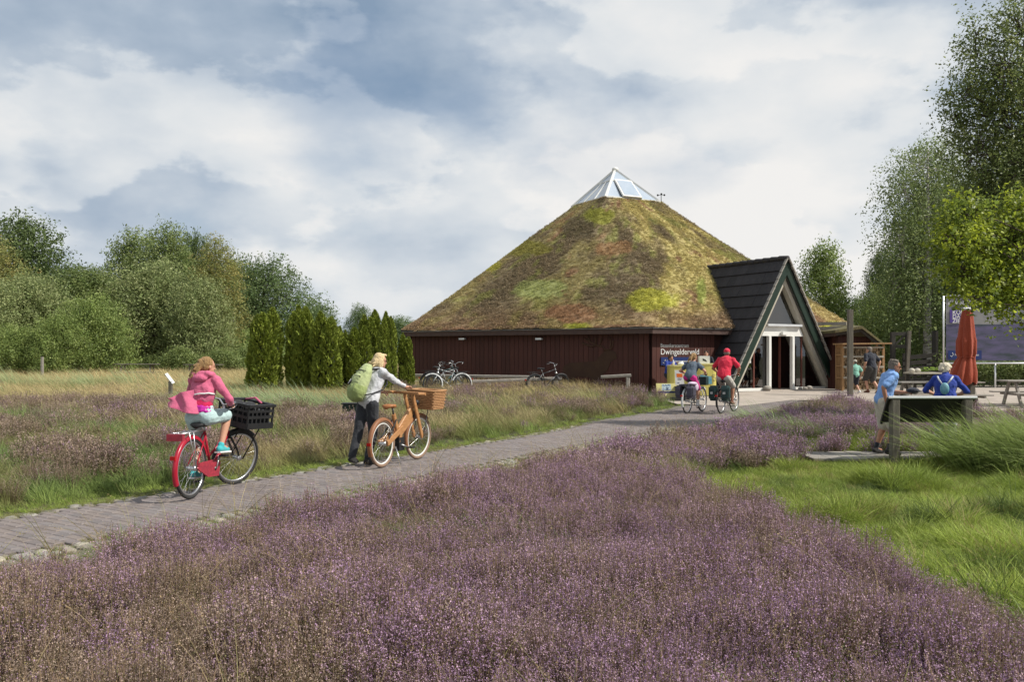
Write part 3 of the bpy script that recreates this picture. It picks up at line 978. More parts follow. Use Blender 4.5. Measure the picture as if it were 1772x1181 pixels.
# hall behind the glass
hall = MB()
hall.plate([A(-AW, -0.05, 0.0), A(AW, -0.05, 0.0), A(AW, 5.2, 0.0), A(-AW, 5.2, 0.0)], 0.02, (0, 0, 1))
hall.build('hall_floor', M['dark_wood'], entr)
MB().plate([A(-AW, 5.2, 0), A(AW, 5.2, 0), A(0, 5.2, AH)], 0.05, AN).build('hall_back', M['plaster'], entr)
MB().plate([A(-1.6, 2.9, 0.0), A(-0.35, 2.9, 0.0), A(-0.35, 2.9, 2.3), A(-1.6, 2.9, 2.3)], 0.05, AN).build('hall_screen', M['wall_back'], entr)
MB().plate([A(0.0, 2.4, 1.15), A(1.45, 2.4, 1.15), A(0.9, 2.4, 2.1), A(0.0, 2.4, 2.1)], 0.05, AN).build('hall_panel', M['black'], entr)
for j, (e, b) in enumerate(((-1.5, 1.4), (0.55, 2.0), (1.9, 1.2))):
    c = MB()
    for k in range(9):
        t = k * 0.7
        c.tube([A(e, b, 0.2), A(e + 0.2 * math.cos(t), b + 0.2 * math.sin(t), 0.5), A(e + 0.36 * math.cos(t), b + 0.3 * math.sin(t), 0.62)], [0.012, 0.03, 0.004], 4)
    c.box(A(e, b, 0.12), (0.3, 0.3, 0.24))
    tag(c.build('pot_plant', M['pannier_green']), ['dark pot plant behind the left glass of the entrance', 'dark pot plant inside the open entrance doorway', 'dark pot plant behind the right glass of the entrance'][j], 'plant')
for j, (e, sz) in enumerate(((-1.0, 0.17), (0.75, 0.09), (1.02, 0.10), (1.25, 0.13))):
    st = MB().ell((0, 0, sz * 0.55), (sz, sz * 0.8, sz * 0.65), nu=9, nv=6)
    o = st.build('boulder', M['grey_wood'])
    p = A(e, -0.16, 0); o.location = (p.x, p.y, p.z)
    tag(o, ['larger grey boulder at the sill left of the entrance', 'smallest pale stone beside the right door post', 'middle stone on the sill right of the doors', 'stone farthest right along the entrance sill'][j], 'stone')

# ---- writing on the wall
WD = (hv(1, RW) - hv(0, RW)).normalized(); WN = Vector((WD.y, -WD.x, 0))
def wall_pt(k, z, out=0.125):
    return hv(0, RW) + WD * k + WN * out + Vector((0, 0, z))
def text_obj(name, body, size, origin, ex, nrm, material, parent=None, extrude=0.006, bold=0.0, width=None):
    cu = bpy.data.curves.new(name, 'FONT')
    cu.body = body; cu.size = size; cu.extrude = extrude; cu.offset = bold
    to = bpy.data.objects.new(name, cu); COL.objects.link(to)
    dg = bpy.context.evaluated_depsgraph_get()
    me = bpy.data.meshes.new_from_object(to.evaluated_get(dg))
    bpy.data.objects.remove(to)
    ex = Vector(ex).normalized(); nz = Vector(nrm).normalized(); ey = nz.cross(ex)
    co = np.empty(len(me.vertices) * 3, np.float32); me.vertices.foreach_get('co', co); co = co.reshape(-1, 3)
    if width:
        co[:, 0] *= width / (co[:, 0].max() - co[:, 0].min())
    B = np.array([ex, ey, nz])
    co = co @ B + np.array(origin)
    me.vertices.foreach_set('co', co.astype(np.float32).ravel()); me.update()
    return link(name, me, material, parent, parent is not None)
sg = empty('wall_lettering', wall_pt(1.1, 1.6)); tag(sg, 'white raised letters reading Bezoekerscentrum Dwingelderveld on the brown wall', 'sign')
text_obj('lettering_line', 'Bezoekerscentrum', 0.19, wall_pt(0.38, 1.93), WD, WN, M['letter_white'], sg, width=1.32)
text_obj('lettering_line', 'Dwingelderveld', 0.30, wall_pt(0.38, 1.66), WD, WN, M['letter_white'], sg, width=1.82)
bb = empty('logo_board', wall_pt(1.1, 1.4)); tag(bb, 'dark blue board with white lettering below the wall lettering', 'sign')
MB().plate([wall_pt(0.38, 1.27, 0.16), wall_pt(1.86, 1.27, 0.16), wall_pt(1.86, 1.56, 0.16), wall_pt(0.38, 1.56, 0.16)], 0.03, WN).build('board', M['sign_blue'], bb, True)
text_obj('lettering', 'Natuurmonumenten', 0.12, wall_pt(0.66, 1.375, 0.163), WD, WN, M['letter_white'], bb, width=1.1)
MB().tube([wall_pt(0.46, 1.36, 0.168), wall_pt(0.52, 1.34, 0.168), wall_pt(0.56, 1.39, 0.168), wall_pt(0.53, 1.44, 0.168), wall_pt(0.58, 1.47, 0.168), wall_pt(0.60, 1.42, 0.168)], 0.012, 5).build('logo_mark', M['letter_white'], bb, True)

# ---- stag picture on the long left wall
LD = (hv(0, RW) - hv(-1, RW)).normalized(); LN = Vector((LD.y, -LD.x, 0))
def lw(u, v, out=0.135):
    """point of the left wall seen at a pixel"""
    a = hv(-1, RW)
    t = (u - U0) / FPX
    k = (t * a.y - a.x) / (LD.x - t * LD.y)
    p = a + LD * k
    return Vector((p.x, p.y, gz(v, p.y))) + LN * out
stag = empty('stag_mural', lw(1020, 640)); tag(stag, 'faint brown painted stag with branching antlers on the timber wall', 'mural')
M['mural'] = mat('mural', (0.060, 0.030, 0.015), (0.044, 0.020, 0.011), 0.8, 3)
M['mural2'] = mat('mural2', (0.085, 0.044, 0.024), (0.062, 0.030, 0.017), 0.8, 3)
MB().plate([lw(*p) for p in ((972, 668), (978, 634), (990, 628), (1012, 627), (1034, 625), (1044, 612), (1056, 604), (1068, 610), (1070, 620), (1060, 626), (1054, 640), (1042, 652), (1036, 674), (1028, 674), (1026, 654), (1000, 652), (992, 674), (984, 674))], 0.02, LN).build('body', M['mural'], stag, True)
for pts in (((1050, 608), (1046, 600), (1034, 598), (1024, 592), (1014, 586)), ((1034, 598), (1026, 600), (1010, 594)), ((1024, 592), (1020, 582)), ((1034, 598), (1034, 584)), ((1040, 600), (1044, 586)),
            ((1056, 606), (1058, 604), (1060, 594), (1058, 584)), ((1056, 606), (1062, 602), (1064, 590)), ((1046, 600), (1050, 606), (1060, 605))):
    MB().tube([lw(*p) for p in pts], 0.030, 5).build('antler', M['mural2'], stag, True)
# flood lights under the eaves
for j, u in enumerate((806, 938)):
    o = MB().box((0, 0, 0), (0.26, 0.16, 0.07), math.atan2(LD.y, LD.x)).build('wall_lamp', M['alu'])
    p = lw(u, 587, 0.24); o.location = p
    tag(o, ['flat pale lamp under the eaves nearer the hedge columns', 'flat pale lamp under the eaves nearer the stag'][j], 'lamp', 'lamps under the eaves')
# ------------------------------------------------------------------ side building, log rack, site furniture
annex = empty('timber_annex', (13.4, 34.5, BZ)); tag(annex, 'small brown plank annex with mossy roof right of the entrance', 'building')
ax0, ax1, ay0, ay1 = 12.55, 13.9, 33.4, 37.2
an_d = Vector((ax0 - 12.1, ay0 - 35.6, 0)); an_l = an_d.length; an_d.normalize(); an_n = Vector((an_d.y, -an_d.x, 0))
if an_n.x > 0: an_n = -an_n
aw = MB().plate([(12.1, 35.6, BZ), (ax0, ay0, BZ), (ax0, ay0, 2.35), (12.1, 35.6, 2.25)], 0.1, an_n)
aw.plate([(ax0, ay0, BZ), (ax1, ay0 + 0.3, BZ), (ax1, ay0 + 0.3, 2.35), (ax0, ay0, 2.35)], 0.1, (0, -1, 0))
awo = aw.build('wall', M['wall_back'], annex, True)
for i in range(11):
    p = Vector((12.1, 35.6, 0)).lerp(Vector((ax0, ay0, 0)), (i + 0.5) / 11) + an_n * 0.012
    o = bpy.data.objects.new('plank', plank); COL.objects.link(o); o.parent = awo
    o.location = (p.x, p.y, BZ - 0.1); o.rotation_euler = (0, 0, math.atan2(an_n.y, an_n.x))
for i in range(7):
    o = bpy.data.objects.new('plank', plank); COL.objects.link(o); o.parent = awo
    o.location = (ax0 + 0.1 + i * 0.2, ay0 - 0.012 + 0.3 * (0.1 + i * 0.2) / 1.35, BZ - 0.1); o.rotation_euler = (0, 0, -PI / 2)
MB().beam((11.7, 35.9, 2.32), (12.3, 32.95, 2.48), 0.05, 0.22).build('fascia_board', M['fascia'], annex, True)
MB().beam((12.3, 32.95, 2.48), (13.3, 33.0, 2.62), 0.05, 0.20).build('fascia_board', M['dark_wood'], annex, True)
MB().beam((13.3, 33.0, 2.62), (14.1, 33.2, 2.06), 0.05, 0.20).build('fascia_board', M['dark_wood'], annex, True)
ro = MB().plate([(11.65, 36.4, 2.5), (12.25, 32.85, 2.58), (13.3, 32.9, 2.74), (13.6, 37, 3.0)], 0.10, (0, 0, 1))
ro.plate([(13.3, 32.9, 2.74), (14.15, 33.1, 2.15), (14.6, 37, 2.3), (13.6, 37, 3.0)], 0.10, (0, 0, 1))
M['moss'] = mat('moss', (0.15, 0.135, 0.055), (0.085, 0.07, 0.04), 0.95, 5, 0.9, 25)
ro.build('roof', M['moss'], annex, True)
for i, z in enumerate((2.70, 2.90)):
    MB().beam((12.0, 35.0 + 0.4 * i, z), (13.35, 34.2 + 0.4 * i, z), 0.10, 0.13).build('roof_board', M['grey_wood'], annex, True)

def log_rack():
    X0, X1, Y0, Y1, ZB, ZTp = 12.32, 13.72, 32.15, 32.75, BZ - 0.02, 2.02
    r = empty('log_rack', ((X0 + X1) / 2, (Y0 + Y1) / 2, ZB)); tag(r, 'open timber rack stacked with split firewood beside the annex', 'rack')
    for x in (X0 - 0.05, X1 + 0.05):
        for y in (Y0, Y1):
            MB().beam((x, y, ZB), (x, y, ZTp), 0.08, 0.08).build('post', M['new_wood'], r, True)
    for y in np.linspace(Y0, Y1, 4)[1:-1]:
        MB().beam((X0 - 0.05, y, ZB), (X0 - 0.05, y, ZTp - 0.1), 0.05, 0.05).build('side_slat', M['new_wood'], r, True)
    for z in (0.75, 1.2, 1.62):
        MB().beam((X0 - 0.08, Y0, ZB + z - 0.25), (X0 - 0.08, Y1, ZB + z - 0.25), 0.05, 0.05).build('side_slat', M['new_wood'], r, True)
    for z in (0.03, 0.52, 0.92, 1.30, 1.64):
        MB().beam((X0 - 0.05, Y0 - 0.03, ZB + z), (X1 + 0.05, Y0 - 0.03, ZB + z), 0.06, 0.07).build('shelf_board', M['cream_wood'], r, True)
    MB().beam((X0 - 0.2, Y0 + 0.1, ZTp + 0.03), (X1 + 0.2, Y0 + 0.1, ZTp + 0.05), 1.0, 0.05).build('roof_board', M['new_wood'], r, True)
    MB().plate([(X0, Y0 - 0.04, ZTp - 0.13), (X0 - 0.06, Y1, ZTp - 0.13), (X0 - 0.06, Y1, ZTp), (X0, Y0 - 0.04, ZTp)], 0.03, (-1, 0, 0)).build('side_board', M['new_wood'], r, True)
    lm = MB(); q = random.Random(5)
    for (za, zb) in ((0.07, 0.48), (0.56, 0.88), (0.96, 1.26), (1.34, 1.60)):
        z = za + 0.045; odd = 0
        while z < zb:
            x = X0 + 0.03 + 0.045 * (odd % 2)
            while x < X1 - 0.02:
                rr = q.uniform(0.036, 0.052)
                k = q.uniform(0.6, 1.25)
                n = q.choice([3, 4, 5, 7])
                t0 = q.uniform(0, 6)
                y0 = Y0 + q.uniform(-0.03, 0.05)
                ring = [(x + rr * math.cos(t0 + 2 * PI * i / n), z + rr * math.sin(t0 + 2 * PI * i / n)) for i in range(n)]
                lm.add([(a, y0, ZB + b) for a, b in ring] + [(a, Y1, ZB + b) for a, b in ring], [tuple(range(n))] + [(i, (i + 1) % n, n + (i + 1) % n, n + i) for i in range(n)], 0, False, (0.36 * k, 0.26 * k, 0.16 * k))
                x += rr * 1.95
            z += 0.082; odd += 1
    tag(lm.build('firewood', M['log_end'], r, True, tint=True), kind='stuff')
log_rack()

p = (gx(1471, 30.0), 30.0); zg = gh(*p)
po = MB().beam((0, 0, -0.1), (0, 0, gz(536, 30) - zg), 0.17, 0.17, bevel=0.02).build('timber_post', M['post_wood'])
po.location = (p[0], p[1], zg); tag(po, 'tall square weathered post standing in front of the log rack', 'post')

# wooden bars to lean bicycles on
def rail(u0, v0, u1, v1, Y0_, Y1_, posts, label, group='grey bicycle rails by the wall'):
    a = Vector((gx(u0, Y0_), Y0_, gz(v0, Y0_))); b = Vector((gx(u1, Y1_), Y1_, gz(v1, Y1_)))
    r = empty('leaning_rail', (a.x, a.y, gh(a.x, a.y))); tag(r, label, 'rail', group)
    MB().beam(a, b, 0.10, 0.11, bevel=0.02).build('bar', M['grey_wood'], r, True)
    for t in posts:
        q = a.lerp(b, t)
        MB().beam((q.x, q.y + 0.02, gh(q.x, q.y) - 0.1), (q.x, q.y + 0.02, q.z - 0.055), 0.13, 0.13, bevel=0.02).build('post', M['grey_wood'], r, True)
rail(718, 650, 925, 653, 33.6, 32.0, (0.12, 0.5, 0.9), 'long grey rail behind the parked bicycles near the hedge columns')
rail(818, 661, 972, 655, 31.0, 31.4, (0.18, 0.62, 0.94), 'grey rail in front holding the lone parked bicycle')
rail(1040, 653, 1092, 650, 30.6, 30.4, (0.9,), 'short grey rail on one post below the stag')
rail(716, 662, 760, 660, 33.2, 32.9, (0.3,), 'low grey bar at the foot of the end hedge column')

# ---- promotion stand
def stand():
    Y = 30.4
    zg = gh(6.4, Y) + 0.03
    for j, (u0, u1, Yc, vt) in enumerate(((1157, 1193, 30.5, 633), (1203, 1238, 30.2, 630))):
        x0, x1 = gx(u0, Yc), gx(u1, Yc)
        zt = gz(vt, Yc)
        r = empty('promotion_counter', ((x0 + x1) / 2, Yc, zg))
        tag(r, ['plain yellow counter with rounded corner behind the A-board sign', 'yellow counter with a blue landscape print beside the entrance slope'][j], 'counter', 'yellow promotion counters')
        poly = []
        n = 10
        for i in range(n + 1):
            t = PI * i / n
            poly.append((((x0 + x1) / 2) - (x1 - x0) / 2 * math.copysign(abs(math.cos(t))**0.4, math.cos(t)), Yc - 0.28 * abs(math.sin(t))**0.6))
        poly += [(x1, Yc + 0.3), (x0, Yc + 0.3)]
        MB().prism(poly, zg, zt - 0.03).build('body', M['yellow'], r, True)
        MB().prism([((x0 + x1) / 2 + (a - (x0 + x1) / 2) * 1.03, Yc + (b - Yc) * 1.06) for a, b in poly], zt - 0.03, zt + 0.012).build('top', M['yellow_pale'], r, True)
        if j == 1:
            MB().plate([(x0 + 0.05, Yc - 0.288, zg + 0.40), (x1 - 0.18, Yc - 0.288, zg + 0.40), (x1 - 0.20, Yc - 0.288, zg + 0.66), (x0 + 0.12, Yc - 0.288, zg + 0.72)], 0.004, (0, -1, 0)).build('print', M['print_blue'], r, True)
            MB().tube([(x1 - 0.17, Yc - 0.288, zg + 0.52), (x1 - 0.08, Yc - 0.288, zg + 0.50), (x1 - 0.06, Yc - 0.288, zg + 0.62), (x1 - 0.14, Yc - 0.288, zg + 0.64), (x1 - 0.17, Yc - 0.288, zg + 0.72), (x1 - 0.07, Yc - 0.288, zg + 0.70)], 0.008, 5).build('mark', M['sign_blue'], r, True)
    # things on the counters
    Yc = 30.3
    x = gx(1218, Yc); zt = gz(630, Yc) + 0.012
    b = empty('display_box', (x, Yc, zt)); tag(b, 'white carton with a dark bird print on the right counter', 'box')
    MB().box((x, Yc, zt + 0.13), (0.36, 0.24, 0.26)).build('carton', M['letter_white'], b, True)
    MB().plate([(x - 0.06, Yc - 0.123, zt + 0.10), (x + 0.10, Yc - 0.123, zt + 0.05), (x + 0.04, Yc - 0.123, zt + 0.13), (x - 0.07, Yc - 0.123, zt + 0.18)], 0.003, (0, -1, 0)).build('print', M['charcoal'], b, True)
    Yc = 30.5; zt = gz(633, Yc) + 0.012
    x = gx(1178, Yc)
    b = MB().ell((x, Yc, zt + 0.05), (0.12, 0.1, 0.06), nu=9, nv=6).ell((x + 0.03, Yc, zt + 0.10), (0.07, 0.06, 0.04), nu=8, nv=5).build('leaflet_pile', M['letter_white'])
    tag(b, 'crumpled white pile of papers on the left yellow counter', 'papers')
    x = gx(1165, Yc)
    b = MB().tube([(x, Yc - 0.05, zt), (x, Yc - 0.05, zt + 0.11), (x, Yc - 0.05, zt + 0.13), (x, Yc - 0.05, zt + 0.19)], [0.038, 0.038, 0.015, 0.015], 8).build('water_bottle', M['letter_white'])
    tag(b, 'small white bottle on the left counter before the seated person', 'bottle')
    # A-board
    Yc = 29.2; x0, x1 = gx(1135, Yc), gx(1171, Yc); z0 = gh(x0, Yc) + 0.03
    r = empty('a_board_sign', ((x0 + x1) / 2, Yc, z0)); tag(r, 'low pale yellow A-board with blue band standing on the forecourt', 'sign')
    for k, (ya, yb) in enumerate(((Yc - 0.12, Yc), (Yc + 0.16, Yc + 0.02))):
        MB().plate([(x0, ya, z0), (x1, ya, z0), (x1 - 0.01, yb, z0 + 0.50), (x0 + 0.01, yb, z0 + 0.50)], 0.02, (0, -1, 0.2)).build('panel', M['yellow_pale'], r, True)
    def ap(a, b, o=0.004):
        return (x0 + (x1 - x0) * a, Yc - 0.12 + 0.12 * b - o, z0 + 0.5 * b)
    MB().plate([ap(0.06, 0.36), ap(0.96, 0.36), ap(0.96, 0.47), ap(0.06, 0.47)], 0.003, (0, -1, 0.2)).build('band', M['sign_blue'], r, True)
    MB().plate([ap(0.28, 0.52), ap(0.72, 0.52), ap(0.72, 0.95), ap(0.28, 0.95)], 0.003, (0, -1, 0.2)).build('print', M['water_blue'], r, True)
    text_obj('lettering', 'OP PAD', 0.10, ap(0.28, 0.76, 0.008), (1, 0, 0), (0, -1, 0.24), M['sign_blue'], r, extrude=0.001, width=0.30) if False else None
    MB().tube([ap(0.30, 0.86, 0.009), ap(0.36, 0.92, 0.009), ap(0.40, 0.82, 0.009), ap(0.46, 0.92, 0.009), ap(0.52, 0.84, 0.009), ap(0.60, 0.92, 0.009), ap(0.68, 0.86, 0.009)], 0.006, 4).build('mark', M['sign_blue'], r, True)
    MB().tube([ap(0.46, 0.60, 0.009), ap(0.56, 0.58, 0.009), ap(0.60, 0.70, 0.009), ap(0.50, 0.74, 0.009), ap(0.58, 0.56, 0.009), ap(0.70, 0.60, 0.009)], 0.007, 4).build('mark', M['sign_blue'], r, True)
    # ice cream sign on a post
    Yc = 28.4; x0, x1 = gx(1169, Yc), gx(1183, Yc); xc = (x0 + x1) / 2; z0 = gh(xc, Yc) + 0.03
    r = empty('ice_cream_sign', (xc, Yc, z0)); tag(r, 'narrow white sign with an orange square on a spring post', 'sign')
    zt, zb = gz(641, Yc), gz(667, Yc)
    MB().plate([(x0, Yc, zb), (x1 + 0.03, Yc, zb), (x1 - 0.03, Yc, zt), (x0 - 0.03, Yc, zt)], 0.02, (0, -1, 0)).build('panel', M['letter_white'], r, True)
    MB().plate([(x0 + 0.04, Yc - 0.004, zb + 0.26), (x1 - 0.03, Yc - 0.004, zb + 0.26), (x1 - 0.04, Yc - 0.004, zb + 0.38), (x0 + 0.03, Yc - 0.004, zb + 0.38)], 0.003, (0, -1, 0)).build('print', M['orange'], r, True)
    text_obj('lettering', 'OLA', 0.10, (x0 + 0.07, Yc - 0.006, zb + 0.17), (1, 0, 0), (0, -1, 0), M['black'], r, extrude=0.001, width=0.13)
    MB().plate([(x0 + 0.06, Yc - 0.004, zb + 0.07), (x0 + 0.13, Yc - 0.004, zb + 0.07), (x0 + 0.13, Yc - 0.004, zb + 0.09), (x0 + 0.06, Yc - 0.004, zb + 0.09)], 0.003, (0, -1, 0)).build('print', M['sign_blue'], r, True)
    MB().tube([(xc, Yc + 0.02, z0 + 0.1), (xc, Yc + 0.02, zb + 0.02)], 0.025, 7).build('post', M['alu'], r, True)
    MB().box((xc - 0.05, Yc + 0.02, z0 + 0.055), (0.46, 0.34, 0.11)).build('base', M['black'], r, True)
    Yc = 28.9; x0, x1 = gx(1171, Yc), gx(1200, Yc); z0 = gh(x0, Yc) + 0.03
    b = MB().box(((x0 + x1) / 2, Yc, z0 + 0.19), (x1 - x0, 0.5, 0.38)).box(((x0 + x1) / 2, Yc, z0 + 0.40), (x1 - x0 + 0.05, 0.54, 0.04)).build('storage_crate', M['black'])
    tag(b, 'low black storage box behind the ice cream sign', 'box')
stand()

# ---- information panel, boardwalk
def info_panel():
    Y = 13.1
    x0, x1 = gx(1540, Y), gx(1688, Y)
    z1, z0 = gz(690, Y), gz(731, Y + 0.45)
    r = empty('information_panel', (x0 + 0.1, Y, 0)); tag(r, 'sloping black information panel on wooden posts, seen from behind', 'panel')
    MB().plate([(x0 - 0.02, Y, z1), (x1, Y, z1), (x1 + 0.02, Y + 0.42, z0), (x0 + 0.06, Y + 0.42, z0)], 0.035, (0, -0.6, -0.5)).build('board', M['black'], r, True)
    MB().beam((x0 - 0.03, Y - 0.012, z1 + 0.016), (x1 + 0.01, Y - 0.012, z1 + 0.016), 0.055, 0.036, bevel=0.006).build('edge_strip', M['alu'], r, True)
    MB().beam((x0 - 0.03, Y - 0.01, z1), (x0 + 0.05, Y + 0.43, z0 - 0.01), 0.03, 0.05).build('side_strip', M['black'], r, True)
    for x in (x0 + 0.075, x1 - 0.12):
        g0 = gh(x, Y)
        MB().beam((x, Y + 0.02, g0 - 0.2), (x, Y + 0.02, z1 - 0.02), 0.135, 0.12, bevel=0.012).build('post', M['post_wood'], r, True)
info_panel()
BWX0, BWX1, BWY0, BWY1, BWZ = 4.65, 9.6, 13.35, 14.35, 0.075
bw = empty('boardwalk', ((BWX0 + BWX1) / 2, 13.8, 0)); tag(bw, 'low boardwalk of grey planks behind the information panel', 'boardwalk')
for y in (BWY0 + 0.12, BWY1 - 0.12):
    MB().beam((BWX0, y, BWZ - 0.08), (BWX1, y, BWZ - 0.08), 0.08, 0.10).build('joist', M['dark_wood'], bw, True)
pk = MB().beam((0, -(BWY1 - BWY0) / 2, 0), (0, (BWY1 - BWY0) / 2, 0), 0.262, 0.034, bevel=0.004).mesh('plank'); pk.materials.append(M['grey_wood'])
for i in range(int((BWX1 - BWX0) / 0.275)):
    o = bpy.data.objects.new('plank', pk); COL.objects.link(o); o.parent = bw
    o.location = Vector((BWX0 + 0.14 + i * 0.275, (BWY0 + BWY1) / 2 + rb.uniform(-0.015, 0.015), BWZ - 0.015 + rb.uniform(-0.004, 0.004))) - bw.location
    o.rotation_euler = (0, 0, rb.uniform(-0.008, 0.008))

# ---- picnic tables, parasol, planter tables, frames, banner
def picnic(name_loc, w, rz, label, m=None, bench=True, zt=0.75):
    x, y = name_loc
    m = m or M['grey_wood']
    r = empty('picnic_table', (x, y, gh(x, y)), rz); tag(r, label, 'table')
    for i in range(5):
        MB().beam((-w / 2, -0.30 + 0.15 * i, zt), (w / 2, -0.30 + 0.15 * i, zt), 0.135, 0.04, bevel=0.006).build('top_board', m, r)
    for s_ in (-1, 1):
        if bench:
            for q in (0.62, 0.75):
                MB().beam((-w / 2, s_ * q, 0.44), (w / 2, s_ * q, 0.44), 0.12, 0.04, bevel=0.006).build('bench_board', m, r)
        ex = s_ * (w / 2 - 0.3)
        MB().beam((ex, -0.55, 0.0), (ex, -0.18, zt - 0.02), 0.06, 0.10).beam((ex, 0.55, 0.0), (ex, 0.18, zt - 0.02), 0.06, 0.10).build('leg', m, r)
        MB().beam((ex + 0.055, -0.80, 0.40), (ex + 0.055, 0.80, 0.40), 0.05, 0.09).beam((ex + 0.055, -0.33, zt - 0.045), (ex + 0.055, 0.33, zt - 0.045), 0.05, 0.045).build('brace', m, r)
picnic((gx(1622, 26.0), 26.0), 2.5, 0.02, 'long pale picnic table under the closed red parasol', zt=0.80)
picnic((gx(1775, 26.5), 26.5), 1.4, -0.05, 'pale table top cut off by the right edge of the photo', zt=0.80)
picnic((gx(238, 44.0), 44.0), 2.0, 0.1, 'weathered picnic table in the tan meadow before the round bush', M['post_wood'], zt=0.85)
picnic((gx(352, 46.0), 46.0), 1.9, -0.1, 'weathered picnic table in the meadow behind the girl cyclist', M['post_wood'], zt=0.8)

def parasol():
    Y = 25.6
    x = gx(1674, Y); zg = gh(x, Y)
    r = empty('parasol', (x, Y, zg)); tag(r, 'closed rust red parasol tied halfway down beside the picnic table', 'parasol')
    zt = gz(536, Y)
    MB().tube([(x + 0.1, Y, zg), (x, Y, zt + 0.02)], 0.028, 8).build('pole', M['alu'], r, True)
    nring = 56
    prof = [(zt, 0.13, 0.0), (zt - 0.25, 0.17, -0.01), (zt - 0.8, 0.23, -0.02), (gz(590, Y), 0.26, -0.03), (gz(612, Y), 0.255, -0.035), (gz(619, Y), 0.215, -0.03), (gz(625, Y), 0.25, -0.06), (gz(645, Y), 0.36, -0.13), (gz(660, Y), 0.40, -0.18), (gz(664, Y), 0.37, -0.18)]
    vs, fs = [], []
    q = random.Random(8)
    ph = [q.uniform(0, 6) for _ in range(4)]
    for j, (z, rr, ox) in enumerate(prof):
        for i in range(nring):
            t = 2 * PI * i / nring
            fold = 1 + (0.13 * math.sin(9 * t + ph[0] + z * 0.8) + 0.06 * math.sin(17 * t + ph[1] - z)) * (0.4 + 0.6 * min(1, j / 4))
            zz = z + (0.05 * math.sin(5 * t + ph[2]) if j >= len(prof) - 2 else 0)
            vs.append((x + ox + rr * fold * math.cos(t), Y + rr * fold * math.sin(t), zz))
    for j in range(len(prof) - 1):
        for i in range(nring):
            fs.append((j * nring + i, j * nring + (i + 1) % nring, (j + 1) * nring + (i + 1) % nring, (j + 1) * nring + i))
    MB().add(vs, fs, 0, True).build('canopy', M['canvas_red'], r, True)
    zb = gz(619, Y)
    MB().tube([(x - 0.03 + 0.232 * math.cos(k * PI / 12), Y + 0.232 * math.sin(k * PI / 12), zb) for k in range(24)], 0.014, 5, closed=True).build('strap', M['canvas_red'], r, True)
    MB().ell((x, Y, zt + 0.01), (0.17, 0.17, 0.055)).build('cap', M['white_cloth'], r, True)
    MB().prism([(x + 0.10 + 0.13 * math.cos(k * PI / 3), Y + 0.13 * math.sin(k * PI / 3)) for k in range(6)], zg, gz(662, Y)).build('foot_post', M['post_wood'], r, True)
parasol()

def banner():
    Y = 34.5
    x0, x1 = gx(1632, Y), gx(1632, Y) + 6.2
    z0, z1 = gz(629, Y), gz(512, Y)
    r = empty('banner_billboard', ((x0 + x1) / 2, Y, gh(x0, Y))); tag(r, 'large purple heath banner stretched in a white tube frame', 'billboard')
    MB().plate([(x0 + 0.12, Y, z0 + 0.1), (x1 - 0.1, Y, z0 + 0.1), (x1 - 0.1, Y, z0 + 1.55), (x0 + 0.12, Y, z0 + 1.55)], 0.02, (0, -1, 0)).build('heath_print', M['banner_heath'], r, True)
    MB().plate([(x0 + 0.12, Y, z0 + 1.55), (x1 - 0.1, Y, z0 + 1.55), (x1 - 0.1, Y, z1 - 0.1), (x0 + 0.12, Y, z1 - 0.1)], 0.02, (0, -1, 0)).build('sky_print', M['banner'], r, True)
    for a, b in (((x0, z0), (x0, z1)), ((x1, z0), (x1, z1)), ((x0, z0), (x1, z0)), ((x0, z1), (x1, z1))):
        MB().tube([(a[0], Y - 0.03, a[1]), (b[0], Y - 0.03, b[1])], 0.035, 7).build('frame_tube', M['alu'], r, True)
    for x in (x0, x0 + 2.1, x0 + 4.2, x1):
        MB().tube([(x, Y + 0.05, gh(x, Y) - 0.1), (x, Y + 0.05, z0)], 0.035, 7).build('leg', M['alu'], r, True)
    bx0, bx1 = gx(1643, Y), gx(1670, Y)
    zt, zb = gz(536, Y), gz(559, Y)
    MB().plate([(bx0, Y - 0.03, zb), (bx1, Y - 0.03, zb), (bx1, Y - 0.03, zt), (bx0, Y - 0.03, zt)], 0.006, (0, -1, 0)).build('text_panel', M['purple_print'], r, True)
    for i, t in enumerate(('KOM', 'DAT', 'ZIEN')):
        text_obj('lettering', t, 0.22, (bx0 + 0.10, Y - 0.035, zt - 0.19 - i * 0.17), (1, 0, 0), (0, -1, 0), M['letter_white'], r, extrude=0.001, bold=0.004)
    lx0, lx1 = gx(1640, Y), gx(1698, Y)
    zt, zb = gz(607, Y), gz(622, Y)
    MB().plate([(lx0, Y - 0.03, zb), (lx1, Y - 0.03, zb), (lx1, Y - 0.03, zt), (lx0, Y - 0.03, zt)], 0.006, (0, -1, 0)).build('logo_panel', M['sign_blue'], r, True)
    text_obj('lettering', 'Natuurmonumenten', 0.13, (lx0 + 0.26, Y - 0.035, zb + 0.13), (1, 0, 0), (0, -1, 0), M['letter_white'], r, extrude=0.001, width=0.95)
    MB().tube([(lx0 + 0.08, Y - 0.035, zb + 0.14), (lx0 + 0.14, Y - 0.035, zb + 0.10), (lx0 + 0.20, Y - 0.035, zb + 0.18), (lx0 + 0.17, Y - 0.035, zb + 0.26)], 0.012, 5).build('logo_mark', M['letter_white'], r, True)
    text_obj('lettering', 'DWINGELDERVELD', 0.22, (gx(1640, Y), Y - 0.035, gz(528, Y)), (1, 0, 0), (0, -1, 0), M['letter_white'], r, extrude=0.001, width=1.9)
banner()

